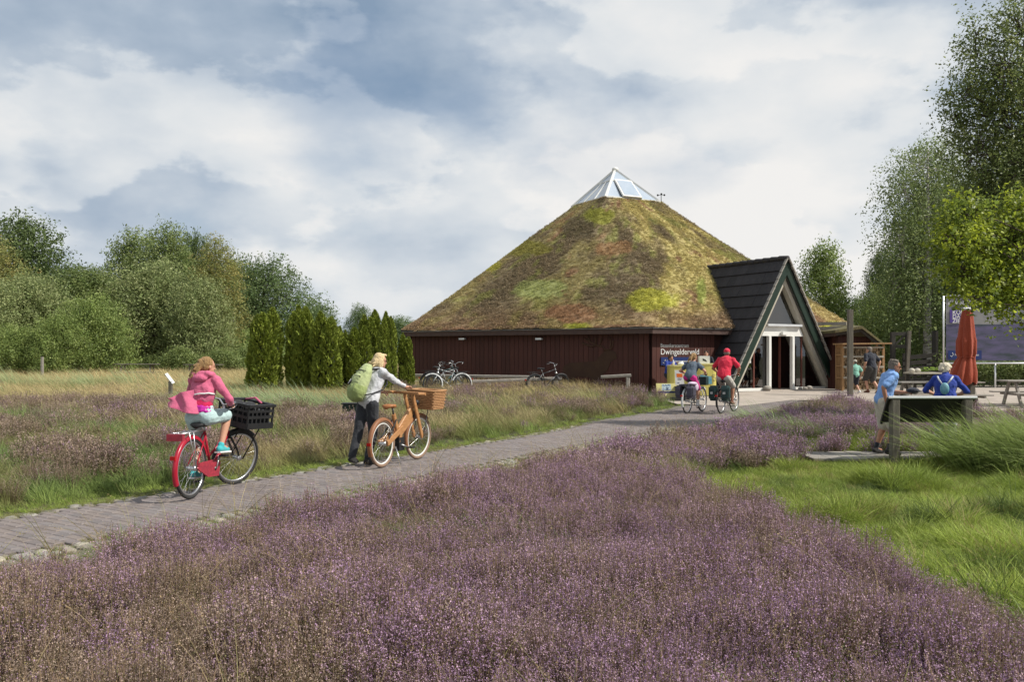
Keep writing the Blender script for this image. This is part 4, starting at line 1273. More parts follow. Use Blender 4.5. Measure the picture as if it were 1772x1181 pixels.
def frames():
    # dark timber gate frame and sheds behind the tables
    Y = 35.0
    def F(u, v, Yc=Y):
        return (gx(u, Yc), Yc, gz(v, Yc))
    def G(u, Yc=Y):
        x = gx(u, Yc); return (x, Yc, gh(x, Yc) - 0.1)
    r = empty('timber_trellis', G(1555)); tag(r, 'dark square timber frame with rails standing before the shrubs', 'frame')
    for u in (1545, 1571):
        MB().beam(G(u), F(u, 575), 0.16, 0.16).build('post', M['dark_wood'], r, True)
    for v in (578, 600, 655):
        MB().beam(F(1542, v), F(1574, v), 0.10, 0.14).build('rail', M['dark_wood'], r, True)
    MB().beam(F(1549, 597), F(1566, 580), 0.06, 0.07).build('brace', M['dark_wood'], r, True)
    r = empty('lean_post', G(1570, 33.8)); tag(r, 'grey leaning post right of the dark timber frame', 'post')
    MB().beam(G(1568, 33.8), F(1574, 573, 33.8), 0.11, 0.11).build('pole', M['post_wood'], r, True)
    r = empty('dark_shelter', G(1600, 35.6)); tag(r, 'dark slatted timber bin behind the planter table', 'shelter')
    for i, v in enumerate((618, 628, 638, 648, 658)):
        MB().beam(F(1562, v + 2, 35.6), F(1630, v - 4, 35.6), 0.05, 0.17).build('slat', M['dark_wood'], r, True)
    for u in (1565, 1600, 1628):
        MB().beam(G(u, 35.7), F(u, 612, 35.7), 0.12, 0.12).build('post', M['dark_wood'], r, True)
    r = empty('dark_panel_post', G(1617, 36.5)); tag(r, 'broad dark upright board left of the banner', 'post')
    MB().beam(G(1618, 36.5), F(1618, 573, 36.5), 0.36, 0.10).build('board', M['dark_wood'], r, True)
    # planter table with young plants
    Yc = 30.5
    x0, x1 = gx(1572, Yc), gx(1624, Yc)
    r = empty('planter_table', ((x0 + x1) / 2, Yc, gh(x0, Yc))); tag(r, 'low rustic planter table with small plants behind the picnic table', 'table')
    zt = gz(646, Yc)
    for i in range(4):
        MB().beam((x0, Yc - 0.3 + 0.2 * i, zt), (x1, Yc - 0.3 + 0.2 * i, zt), 0.19, 0.05).build('top_board', M['cream_wood'], r, True)
    for x in (x0 + 0.1, x1 - 0.1):
        for y in (Yc - 0.28, Yc + 0.28):
            MB().beam((x, y, gh(x, y)), (x, y, zt), 0.08, 0.08).build('leg', M['dark_wood'], r, True)
    MB().beam((x0 - 0.2, Yc - 0.4, gz(662, Yc)), (x1, Yc - 0.4, gz(660, Yc)), 0.2, 0.06).build('lower_shelf', M['post_wood'], r, True)
    q = random.Random(4)
    for i in range(5):
        x = x0 + 0.12 + i * (x1 - x0 - 0.2) / 4.2
        g = MB()
        if i < 2:
            g.ell((x, Yc, zt + 0.09), (0.11, 0.1, 0.085), nu=9, nv=6)
            tag(g.build('stone_lump', M['beige']), ['pale round stone at the left end of the planter table', 'tan round stone next to the leafy plants on the planter table'][i], 'stone')
        else:
            for k in range(26):
                t = q.uniform(0, 6.28); rr = q.uniform(0.05, 0.2); h = q.uniform(0.05, 0.17)
                c = Vector((x + rr * math.cos(t), Yc + rr * math.sin(t), zt + 0.03 + h))
                a = Vector((q.uniform(-1, 1), q.uniform(-1, 1), q.uniform(-0.3, 0.5))) * 0.06; b = Vector((q.uniform(-1, 1), q.uniform(-1, 1), 0.2)) * 0.04
                g.add([c - a, c + b, c + a, c - b], [(0, 1, 2, 3)], 0, False, (0.11, 0.16, 0.03))
            tag(g.build('young_plant', M['leaf'], tint=True, recalc=False), ['leafy young plant left of three on the planter table', 'leafy young plant middle of three on the planter table', 'leafy young plant right of three on the planter table'][i - 2], 'plant', 'young plants on the planter table')
frames()

# ---- small things in the meadow
def lectern():
    Y = 26.5
    x = gx(294, Y); zg = gh(x, Y)
    r = empty('reading_lectern', (x, Y, zg)); tag(r, 'small tilted white lectern sign on a post in the tan meadow', 'sign')
    MB().beam((x + 0.02, Y, zg - 0.1), (x + 0.02, Y, gz(660, Y)), 0.10, 0.10).build('post', M['post_wood'], r, True)
    a, b = Vector((gx(287, Y), Y, gz(647, Y))), Vector((gx(300, Y), Y, gz(664, Y)))
    MB().beam(a, b, 0.11, 0.035, up=(0.6, -0.5, 0.6)).build('panel', M['letter_white'], r, True)
lectern()
Y = 40.0; x = gx(73, Y); zg = gh(x, Y)
po = MB().beam((0, 0, -0.1), (0, 0, gz(618, Y) - zg), 0.1, 0.1, bevel=0.01).build('meadow_post', M['grey_wood']); po.location = (x, Y, zg)
tag(po, 'thin grey post before the dark bushes at far left', 'post')
Y = 17.5; x = gx(607, Y); zg = gh(x, Y)
b = empty('green_box', (x, Y, zg)); tag(b, 'low dark green box in the grass behind the green backpack', 'box')
MB().box((x, Y, gz(706, Y)), (0.31, 0.22, 0.15)).build('body', M['green_paint'], b, True)
MB().box((x, Y, gz(699, Y) + 0.005), (0.35, 0.26, 0.02)).build('lid', M['black'], b, True)
MB().beam((x, Y, zg - 0.1), (x, Y, gz(712, Y)), 0.07, 0.07).build('post', M['post_wood'], b, True)
# ------------------------------------------------------------------ bicycles (x forward, y left, z up; rear wheel touches at 0,0,0)
def wheel_meshes(R, tw, nsp, seg=48):
    ty = MB().tube([((R - tw) * math.cos(2 * PI * k / seg), 0, (R - tw) * math.sin(2 * PI * k / seg)) for k in range(seg)], tw, 8, closed=True)
    ri = MB().tube([((R - 2 * tw - 0.008) * math.cos(2 * PI * k / seg), 0, (R - 2 * tw - 0.008) * math.sin(2 * PI * k / seg)) for k in range(seg)], 0.0125, 6, closed=True)
    sp = MB().tube([(0, -0.05, 0), (0, 0.05, 0)], [0.026, 0.026], 8)
    sp.tube([(0, -0.062, 0), (0, -0.05, 0)], [0.034, 0.034], 8)
    for k in range(nsp):
        t = 2 * PI * k / nsp; t2 = t + (0.5 if (k // 2) % 2 else -0.5); s_ = 0.035 if k % 2 else -0.035
        sp.tube([(0.026 * math.cos(t2), s_, 0.026 * math.sin(t2)), ((R - 2 * tw - 0.01) * math.cos(t), 0, (R - 2 * tw - 0.01) * math.sin(t))], 0.0016, 3, caps=False)
    return ty, ri, sp

def arc_fender(c, R, a0, a1, w, n=18):
    vs, fs = [], []
    prof = [(-w, -0.030), (-w, 0.0), (-w * 0.6, 0.012), (0, 0.016), (w * 0.6, 0.012), (w, 0.0), (w, -0.030)]
    for i in range(n + 1):
        t = a0 + (a1 - a0) * i / n
        for (y, dr) in prof:
            vs.append((c[0] + (R + dr) * math.cos(t), y, c[2] + (R + dr) * math.sin(t)))
    m = len(prof)
    for i in range(n):
        for k in range(m - 1):
            fs.append((i * m + k, i * m + k + 1, (i + 1) * m + k + 1, (i + 1) * m + k))
    return MB().add(vs, fs, 0, True)

def bicycle(label, loc, heading, steer=0.0, frame='frame_grey', tyre='rubber', fender='black', style='city', group=None, crank=0.3, sc=1.0, saddle='black', fender_w=0.026, lean=0.0, wb=1.10, R=0.35, saddle_z=0.93):
    x, y = loc
    root = empty('bicycle', (x, y, gh(x, y) + 0.027), head2rz(heading))
    root.scale = (sc, sc, sc)
    root.rotation_euler = (math.radians(lean), 0, head2rz(heading))
    tag(root, label, 'bicycle', group)
    ax, hb = Vector((wb, 0, R)), Vector((wb - 0.17, 0, 0.64))
    ht = Vector((wb - 0.255, 0, 0.90))
    axis = (ht - hb).normalized()
    SM = Matrix.Translation(hb) @ Matrix.Rotation(math.radians(-steer), 4, axis) @ Matrix.Translation(-hb)
    I4 = Matrix.Identity(4)
    ty, ri, sp = wheel_meshes(R, 0.023 if style == 'wood' else 0.020, 28)
    for k, (c, MM) in enumerate(((Vector((0, 0, R)), I4), (ax, SM))):
        def cp(mb):
            n = MB(); n.v, n.f, n.m, n.s, n.c = list(mb.v), list(mb.f), list(mb.m), list(mb.s), list(mb.c)
            return n.xform(MM @ Matrix.Translation(c))
        w = cp(ty).build('wheel', M[tyre], root)
        cp(ri).build('rim', M['white_paint'] if style == 'wood' else M['chrome' if group is None else 'dark_gasket'], w)
        cp(sp).build('spoke', M['chrome' if group is None else 'dark_gasket'], w)
    bb, sc_, st = Vector((0.47, 0, 0.29)), Vector((0.32, 0, 0.74)), Vector((0.26, 0, saddle_z))
    Fm = M[frame]
    if style == 'wood':
        MB().beam((wb - 0.20, 0, 0.80), (0.50, 0, 0.50), 0.055, 0.15, up=(0, 0, 1), bevel=0.012).beam((wb - 0.22, 0, 0.68), (0.46, 0, 0.42), 0.050, 0.10, bevel=0.012).build('frame', Fm, root)
        for s_ in (-1, 1):
            MB().beam((0.56, s_ * 0.03, 0.54), (0.02, s_ * 0.075, R), 0.028, 0.085, bevel=0.006).build('chain_stay', Fm, root)
            MB().beam((0.52, s_ * 0.02, 0.50), (0.46, s_ * 0.03, 0.24), 0.028, 0.09, bevel=0.006).build('down_stay', Fm, root)
            MB().beam((0.36, s_ * 0.035, 0.68), (0.03, s_ * 0.08, R + 0.02), 0.012, 0.02).build('rack_stay', M['steel_dark'], root)
        MB().beam((0.44, 0, 0.50), (0.33, 0, 0.76), 0.05, 0.075, bevel=0.012).build('seat_post', Fm, root)
        MB().tube([(0.33, 0, 0.74), (0.30, 0, 0.86)], 0.014, 8).build('saddle_stem', M['steel_dark'], root)
        MB().box((0.50, 0, 0.30), (0.17, 0.09, 0.20)).box((0.44, 0, 0.27), (0.10, 0.13, 0.12)).build('motor_housing', M['black'], root)
        fk = MB()
        for s_ in (-1, 1):
            MB().beam((wb, s_ * 0.075, R), (wb - 0.30, s_ * 0.075, 1.04), 0.032, 0.065, up=(1, 0, 0), bevel=0.008).xform(SM).build('fork_plank', Fm, root)
        MB().box((wb - 0.15, 0, 0.72), (0.09, 0.13, 0.12)).xform(SM).build('fork_crown', M['steel_dark'], root)
        hbar = MB().beam((wb - 0.30, -0.31, 1.06), (wb - 0.30, 0.31, 1.06), 0.036, 0.045, bevel=0.008).beam((wb - 0.32, 0.29, 1.06), (wb - 0.52, 0.31, 1.07), 0.036, 0.04, bevel=0.01).beam((wb - 0.32, -0.29, 1.06), (wb - 0.52, -0.31, 1.07), 0.036, 0.04, bevel=0.01).xform(SM).build('handlebar', Fm, root)
        MB().ell((wb - 0.08, 0, 0.90), (0.05, 0.045, 0.045)).xform(SM).build('headlamp', M['black'], root)
        # wicker basket
        bx = wb + 0.20
        q = random.Random(2)
        bk = MB()
        for j in range(11):
            z = 0.80 + j * 0.026
            k = 1 + 0.012 * j
            pts = []
            for i in range(40):
                t = i / 40 * 4
                sd, f = int(t), t - int(t)
                cx, cy = [(-1 + 2 * f, -1), (1, -1 + 2 * f), (1 - 2 * f, 1), (-1, 1 - 2 * f)][sd]
                wob = 0.006 * (1 if (i + j) % 2 else -1)
                pts.append((bx + cx * (0.155 * k + wob), cy * (0.225 * k + wob), z))
            bk.tube(pts, 0.014, 5, closed=True)
        bko = bk.xform(SM).build('basket', M['wicker'], root)
        MB().tube([(bx + cx * 0.178, cy * 0.255, 1.085) for cx, cy in ((-1, -1), (0, -1), (1, -1), (1, 0), (1, 1), (0, 1), (-1, 1), (-1, 0))], 0.02, 6, closed=True).xform(SM).build('basket_rim', M['wicker'], bko)
        MB().box((bx, 0, 0.805), (0.30, 0.44, 0.02)).xform(SM).build('basket_floor', M['oak_dark'], bko)
        MB().box((bx, 0, 0.93), (0.26, 0.40, 0.2)).xform(SM).build('basket_lining', M['oak_dark'], bko)
        MB().tube([(wb + 0.10, -0.10, 0.79), (wb + 0.0, -0.09, R)], 0.008, 6).tube([(wb + 0.10, 0.10, 0.79), (wb + 0.0, 0.09, R)], 0.008, 6).xform(SM).build('basket_stay', M['steel_dark'], root)
        MB().tube([(0.46, 0, 0.29), (0.46, -0.08, 0.29), (0.62, -0.09, 0.24)], 0.012, 6).build('crank', M['chrome'], root)
        MB().box((0.62, -0.14, 0.24), (0.08, 0.09, 0.02)).build('pedal', M['black'], root)
        MB().tube([(0.30, -0.05, 0.28), (0.26, -0.17, 0.02)], 0.011, 6).build('kickstand', M['chrome'], root)
    else:
        low = style == 'step'
        fr_ = MB()
        fr_.tube([bb, sc_ + (sc_ - bb) * 0.04], 0.0165, 8)
        if low:
            fr_.tube([hb + axis * 0.04, Vector((0.66, 0, 0.42)), bb], [0.021, 0.022, 0.021], 9)
            fr_.tube([hb + axis * 0.16, Vector((0.64, 0, 0.54)), Vector((0.42, 0, 0.44))], [0.014, 0.015, 0.014], 8)
        else:
            fr_.tube([hb + axis * 0.03, bb], 0.018, 8)
            fr_.tube([ht - axis * 0.03, sc_ - (sc_ - bb) * 0.05], 0.0155, 8)
        fr_.tube([hb - axis * 0.02, ht + axis * 0.02], 0.021, 8)
        for s_ in (-1, 1):
            fr_.tube([bb + Vector((0, s_ * 0.03, 0)), Vector((0.02, s_ * 0.058, R))], 0.010, 6)
            fr_.tube([sc_ + Vector((0, s_ * 0.02, -0.02)), Vector((0.0, s_ * 0.058, R))], 0.009, 6)
        fr_.build('frame', Fm, root)
        fk = MB()
        for s_ in (-1, 1):
            fk.tube([hb + Vector((0.005, s_ * 0.05, -0.02)), Vector((wb - 0.05, s_ * 0.055, 0.46)), Vector((wb, s_ * 0.055, R))], [0.014, 0.012, 0.009], 7)
        fk.tube([hb + Vector((0.005, -0.055, -0.02)), hb + Vector((0.005, 0.055, -0.02))], 0.014, 7)
        fk.xform(SM).build('fork', Fm if style != 'step' else M['black'], root)
        gx_, gz_ = wb - 0.44, 1.07
        if style == 'sport':
            gx_, gz_ = wb - 0.24, 1.05
        hd = MB().tube([ht, ht + axis * 0.13], 0.013, 7)
        top = ht + axis * 0.14
        hd.tube([Vector((gx_, -0.29, gz_)), Vector((gx_ + 0.10, -0.28, gz_ + 0.03)), Vector((top.x + 0.05, -0.14, top.z + 0.05)), top, Vector((top.x + 0.05, 0.14, top.z + 0.05)), Vector((gx_ + 0.10, 0.28, gz_ + 0.03)), Vector((gx_, 0.29, gz_))], 0.011, 7)
        ho = hd.xform(SM).build('handlebar', M['chrome'], root)
        for s_ in (-1, 1):
            MB().tube([(gx_ - 0.02, s_ * 0.29, gz_ - 0.004), (gx_ + 0.10, s_ * 0.282, gz_ + 0.028)], 0.016, 7).xform(SM).build('grip', M['black'], ho)
            MB().tube([(gx_ + 0.11, s_ * 0.27, gz_ + 0.01), (gx_ + 0.07, s_ * 0.275, gz_ - 0.025), (gx_ - 0.01, s_ * 0.285, gz_ - 0.04)], 0.006, 5).xform(SM).build('brake_lever', M['chrome'], ho)
        MB().ell((top.x + 0.09, 0, hb.z + 0.10), (0.045, 0.035, 0.04)).xform(SM).build('headlamp', M['chrome'], root)
        MB().tube([bb + Vector((0, -0.07, 0)), bb + Vector((0, 0.07, 0))], 0.022, 8).build('bottom_bracket', M['steel_dark'], root)
        ck = Vector((math.cos(crank), 0, math.sin(crank))) * 0.165
        for s_ in (-1, 1):
            tip = bb + Vector((0, -s_ * 0.075, 0)) + ck * s_
            co_ = MB().tube([bb + Vector((0, -s_ * 0.075, 0)), tip], 0.011, 6).build('crank', M['chrome'], root)
            MB().box(tip + Vector((0, -s_ * 0.055, 0)), (0.085, 0.09, 0.022)).build('pedal', M['black'], co_)
        if style == 'step':
            MB().plate([(0.60, -0.062, 0.36), (0.40, -0.062, 0.40), (0.10, -0.062, 0.40), (0.06, -0.062, 0.33), (0.30, -0.062, 0.21), (0.56, -0.062, 0.19)], 0.02, (0, -1, 0)).build('chain_guard', M['red_guard'] if frame == 'red_frame' else M[fender], root)
        else:
            MB().tube([bb + Vector((0.085 * math.cos(k * PI / 10), -0.055, 0.085 * math.sin(k * PI / 10))) for k in range(20)], 0.009, 5, closed=True).build('chainring', M['steel_dark'], root)
            MB().tube([bb + Vector((0, -0.055, 0.088)), (0, -0.055, R + 0.04)], 0.006, 4).tube([bb + Vector((0, -0.055, -0.088)), (0, -0.055, R - 0.04)], 0.006, 4).build('chain', M['steel_dark'], root)
    arc_fender((0, 0, R), R + 0.018, math.radians(18), math.radians(205), fender_w).build('mudguard', M[fender], root)
    fo = arc_fender((wb, 0, R), R + 0.018, math.radians(-30 if style == 'wood' else 48), math.radians(190), fender_w) if False else arc_fender((wb, 0, R), R + 0.018, math.radians(50), math.radians(200), fender_w)
    fo.xform(SM).build('mudguard', M[fender if style != 'step' else 'black'], root)
    st_m = MB()
    if style != 'wood':
        st_m.tube([sc_, st - Vector((0, 0, 0.05))], 0.0125, 8)
        st_m.build('seat_post', M['chrome'], root)
    # saddle
    s0 = saddle_z - 0.03
    sv, sf = [], []
    secs = [(-0.15, 0.03, -0.005), (-0.13, 0.085, 0.012), (-0.07, 0.10, 0.02), (0.0, 0.065, 0.010), (0.07, 0.032, 0.006), (0.125, 0.02, 0.004)]
    for (dx, w, h) in secs:
        for k in range(8):
            t = 2 * PI * k / 8
            sv.append((0.26 + dx, w * math.cos(t), s0 + h + (0.022 if math.sin(t) > 0 else 0.035) * math.sin(t)))
    for i in range(5):
        for k in range(8):
            sf.append((i * 8 + k, i * 8 + (k + 1) % 8, (i + 1) * 8 + (k + 1) % 8, (i + 1) * 8 + k))
    sf += [tuple(range(8)), tuple(40 + k for k in range(7, -1, -1))]
    MB().add(sv, sf, 0, True).build('saddle', M[saddle], root)
    MB().box((-0.39, 0, R + 0.16) if style != 'wood' else (-0.37, 0, R + 0.02), (0.03, 0.06, 0.045)).build('rear_light', M['red_light'], root)
    if style != 'wood':
        rk = MB()
        zr = 2 * R + 0.075
        for y_ in (-0.065, 0.065):
            rk.tube([(0.22, y_, zr), (-0.30, y_, zr)], 0.006, 5)
            rk.tube([(-0.16, y_, zr), (0.0, y_ * 1.1, R)], 0.006, 5)
            rk.tube([(-0.06, y_, zr), (0.0, y_ * 1.1, R)], 0.006, 5)
        for x_ in (0.2, 0.05, -0.1, -0.30):
            rk.tube([(x_, -0.065, zr), (x_, 0.065, zr)], 0.006, 5)
        rk.build('rear_rack', M['chrome'] if style == 'step' else M['black'], root)
    root['steer_ok'] = 1
    del root['steer_ok']
    return root, SM

# the girl's red bicycle
BG = (-3.69, 9.96)
bike_g, SMg = bicycle('red step-through bicycle with black crate ridden by the girl in pink', BG, 8, 25, 'red_frame', 'rubber', 'red_frame', 'step', crank=1.1, saddle_z=0.86)
MB().box((-0.335, 0, 0.735), (0.05, 0.19, 0.075)).build('tail_box', M['red_guard'], bike_g)
def crate(root, SM):
    c = Vector((1.17, 0, 0.0)); z0, z1 = 0.765, 1.075
    hx, hy = 0.20, 0.27
    o = empty('crate', (0, 0, 0)); o.parent = root
    def P(mb, name, m='black'):
        return mb.xform(SM).build(name, M[m], o)
    for sx, sy, lx, ly in ((0, -1, 2 * hx, 0.02), (0, 1, 2 * hx, 0.02), (1, 0, 0.02, 2 * hy), (-1, 0, 0.02, 2 * hy)):
        cx, cy = c.x + sx * hx, sy * hy
        P(MB().box((cx, cy, z0 + 0.035), (lx + 0.02, ly + 0.02, 0.07)).box((cx, cy, z1 - 0.02), (lx + 0.04, ly + 0.04, 0.03)).box((cx, cy, (z0 + z1) / 2 - 0.01), (lx, ly, 0.035)).box((cx, cy, z0 + 0.22), (lx, ly, 0.03)), 'crate_side')
        for k in range(-3, 4):
            px, py = cx + (k * hx / 3 if sx == 0 else 0), cy + (k * hy / 3 if sy == 0 else 0)
            P(MB().box((px, py, (z0 + z1) / 2), (0.022 if sx == 0 else 0.017, 0.022 if sy == 0 else 0.017, z1 - z0 - 0.03)), 'crate_rib')
        # pale rim lines
        P(MB().box((cx + sx * 0.022, cy + sy * 0.022, z1 - 0.005), (lx * 0.98 if sx == 0 else 0.006, ly * 0.98 if sy == 0 else 0.006, 0.006)), 'crate_rim', 'steel_dark')
    P(MB().box((c.x, 0, z0 + 0.01), (2 * hx, 2 * hy, 0.02)), 'crate_floor')
    P(MB().box((c.x, 0, z0 + 0.12), (2 * hx - 0.06, 2 * hy - 0.06, 0.2)), 'crate_lining', 'charcoal')
    # carrier
    P(MB().tube([(1.10, -0.11, 0.35), (1.32, -0.12, 0.75), (1.0, -0.12, 0.75), (0.96, -0.08, 0.62)], 0.009, 6).tube([(1.10, 0.11, 0.35), (1.32, 0.12, 0.75), (1.0, 0.12, 0.75), (0.96, 0.08, 0.62)], 0.009, 6).tube([(1.0, -0.12, 0.75), (1.0, 0.12, 0.75)], 0.009, 6).tube([(1.32, -0.12, 0.75), (1.32, 0.12, 0.75)], 0.009, 6), 'front_carrier')
    return o
crate(bike_g, SMg)
bag = empty('cloth_bag', bike_g.location, bike_g.rotation_euler.z)
tag(bag, 'crumpled black cloth bag lying in the black bicycle crate', 'bag')
bm_ = MB()
for k in range(5):
    bm_.ell(SMg @ Vector((1.10 + 0.06 * (k % 3), -0.12 + 0.07 * k, 1.00 + 0.02 * (k % 2))), (0.11, 0.09, 0.06), nu=10, nv=7)
bm_.build('bag_body', M['black_cloth'], bag)
MB().tube([SMg @ Vector((1.27, -0.15, 1.07)), SMg @ Vector((1.30, 0, 1.115)), SMg @ Vector((1.27, 0.14, 1.08))], 0.014, 6).build('handle', M['pink'], bag)

BW = (-1.90, 12.69)
bike_w, SMw = bicycle('varnished wooden bicycle with wicker basket pushed by the blond woman', BW, 22, 6, 'oak', 'tan_rubber', 'oak_dark', 'wood', saddle='leather', fender_w=0.032, saddle_z=0.91)
MB().ell((-0.06, 0, 0.40), (0.0, 0, 0)) if False else None

B1 = (4.86, 24.06); B2 = (5.80, 24.06)
bike_1, SM1 = bicycle('white city bicycle with grey chequered panniers ridden by the woman in magenta shorts', B1, 34, 0, 'frame_white', 'rubber', 'frame_white', 'city', crank=-1.2)
bike_2, SM2 = bicycle('dark touring bicycle with dark green panniers ridden by the man in red', B2, 33, 4, 'steel_dark', 'rubber', 'black', 'city', crank=-0.6)
def pannier(root, side, m, h=0.36, l=0.34, w=0.17, badge=False, x0=-0.10, zt=0.78):
    o = MB()
    vs, fs = [], []
    for (k, zz) in ((0.80, zt - h), (1.0, zt - h * 0.75), (1.0, zt - h * 0.2), (0.82, zt)):
        for a, b in ((-1, 0.12), (-0.85, 1), (0.85, 1), (1, 0.12)):
            vs.append((x0 + a * l / 2 * k, side * (0.075 + b * w * (k if b > 0.5 else 1)), zz))
    for j in range(3):
        for i in range(4):
            fs.append((j * 4 + i, j * 4 + (i + 1) % 4, (j + 1) * 4 + (i + 1) % 4, (j + 1) * 4 + i))
    fs += [(0, 1, 2, 3), (12, 13, 14, 15)]
    p = o.add(vs, fs).build('pannier', M[m], root)
    MB().beam((x0 - l * 0.3, side * (0.085 + w), zt - 0.04), (x0 - l * 0.3, side * (0.085 + w * 0.98), zt - h * 0.85), 0.02, 0.008).build('strap', M['black'], p)
    if badge:
        MB().plate([(x0 - l / 2 - 0.004, side * (0.075 + w * 0.35), zt - h * 0.55), (x0 - l / 2 - 0.004, side * (0.075 + w * 0.72), zt - h * 0.55), (x0 - l / 2 - 0.004, side * (0.075 + w * 0.72), zt - h * 0.40), (x0 - l / 2 - 0.004, side * (0.075 + w * 0.35), zt - h * 0.40)], 0.004, (-1, 0, 0)).build('badge', M['badge'], p)
    return p
for s_ in (-1, 1):
    pannier(bike_1, s_, 'pannier_grey', 0.34, 0.36, 0.17)
    pannier(bike_2, s_, 'pannier_green', 0.42, 0.32, 0.19, True)
MB().box((-0.05, 0, 0.80), (0.36, 0.28, 0.04)).build('pannier_top', M['pannier_grey'], bike_1)
tag(MB().ell((0.0, -0.16, 0.84), (0.17, 0.13, 0.05)).ell((0.08, -0.24, 0.74), (0.11, 0.05, 0.11)).xform(Matrix.Translation(bike_1.location) @ Matrix.Rotation(bike_1.rotation_euler.z, 4, 'Z')).build('folded_jacket', M['lavender']), 'pale lavender jacket tucked over the grey chequered panniers', 'jacket')
MB().box((1.12, 0, 0.88), (0.20, 0.30, 0.24)).build('front_bag', M['pannier_green'], bike_1)

# parked bicycles by the wall
park = [('dark teal parked bicycle with a pale saddlebag next to the hedge columns', (gx(742, 31.6), 31.9), 78, 'frame_teal', 'city'),
        ('grey parked bicycle with raised handlebar in the middle of the left group', (gx(752, 31.0), 31.3), 62, 'frame_grey', 'sport'),
        ('dark parked bicycle with silver rear rack at the right of the left group', (gx(800, 31.2), 31.2), 250, 'frame_grey', 'city'),
        ('black bicycle parked alone between the grey rails', (gx(925, 30.7), 30.8), 60, 'steel_dark', 'city')]
for i, (lb, lc, hd, frm, sty) in enumerate(park):
    bicycle(lb, lc, hd, [18, -25, 10, 5][i], frm, 'rubber', 'black' if i != 2 else 'frame_white', sty, 'bicycles parked by the wall', crank=[0.2, 2.0, 1.0, 0.5][i], lean=[4, -3, 5, 3][i])
# ------------------------------------------------------------------ people
TMP = bpy.data.scenes.new('tmp')
def remesh(prims, vox, smooth=3, wrinkle=0.0, seed=0.0, wscale=9.0):
    mb = MB()
    for p in prims:
        getattr(mb, p[0])(*p[1:])
    me = mb.mesh()
    ob = bpy.data.objects.new('tmp', me); TMP.collection.objects.link(ob)
    m = ob.modifiers.new('r', 'REMESH'); m.mode = 'VOXEL'; m.voxel_size = vox; m.use_smooth_shade = True
    m = ob.modifiers.new('s', 'SMOOTH'); m.factor = 0.5; m.iterations = smooth
    TMP.view_layers[0].update()
    dg = TMP.view_layers[0].depsgraph
    me2 = bpy.data.meshes.new_from_object(ob.evaluated_get(dg))
    bpy.data.objects.remove(ob); bpy.data.meshes.remove(me)
    if wrinkle:
        me2.update()
        for v in me2.vertices:
            c = v.co * wscale
            n = noise.noise(Vector((c.x + seed, c.y * 1.2, c.z * 0.75))) + 0.5 * noise.noise(Vector((c.x * 2.3, c.y * 2.3 + seed, c.z * 1.6)))
            v.co = v.co + v.normal * n * wrinkle
    return me2

def ik(a, c, l1, l2, pole):
    a, c = Vector(a), Vector(c)
    d = c - a
    L = min(d.length, (l1 + l2) * 0.998)
    d.normalize()
    x = (l1 * l1 - l2 * l2 + L * L) / (2 * L)
    h = math.sqrt(max(0.0, l1 * l1 - x * x))
    p = Vector(pole); p = (p - d * p.dot(d)).normalized()
    return a + d * x + p * h, a + d * L

def frame_of(fwd, up=(0, 0, 1)):
    f = Vector(fwd).normalized(); l = Vector(up).cross(f).normalized(); u = f.cross(l)
    return Matrix((f, l, u)).transposed()

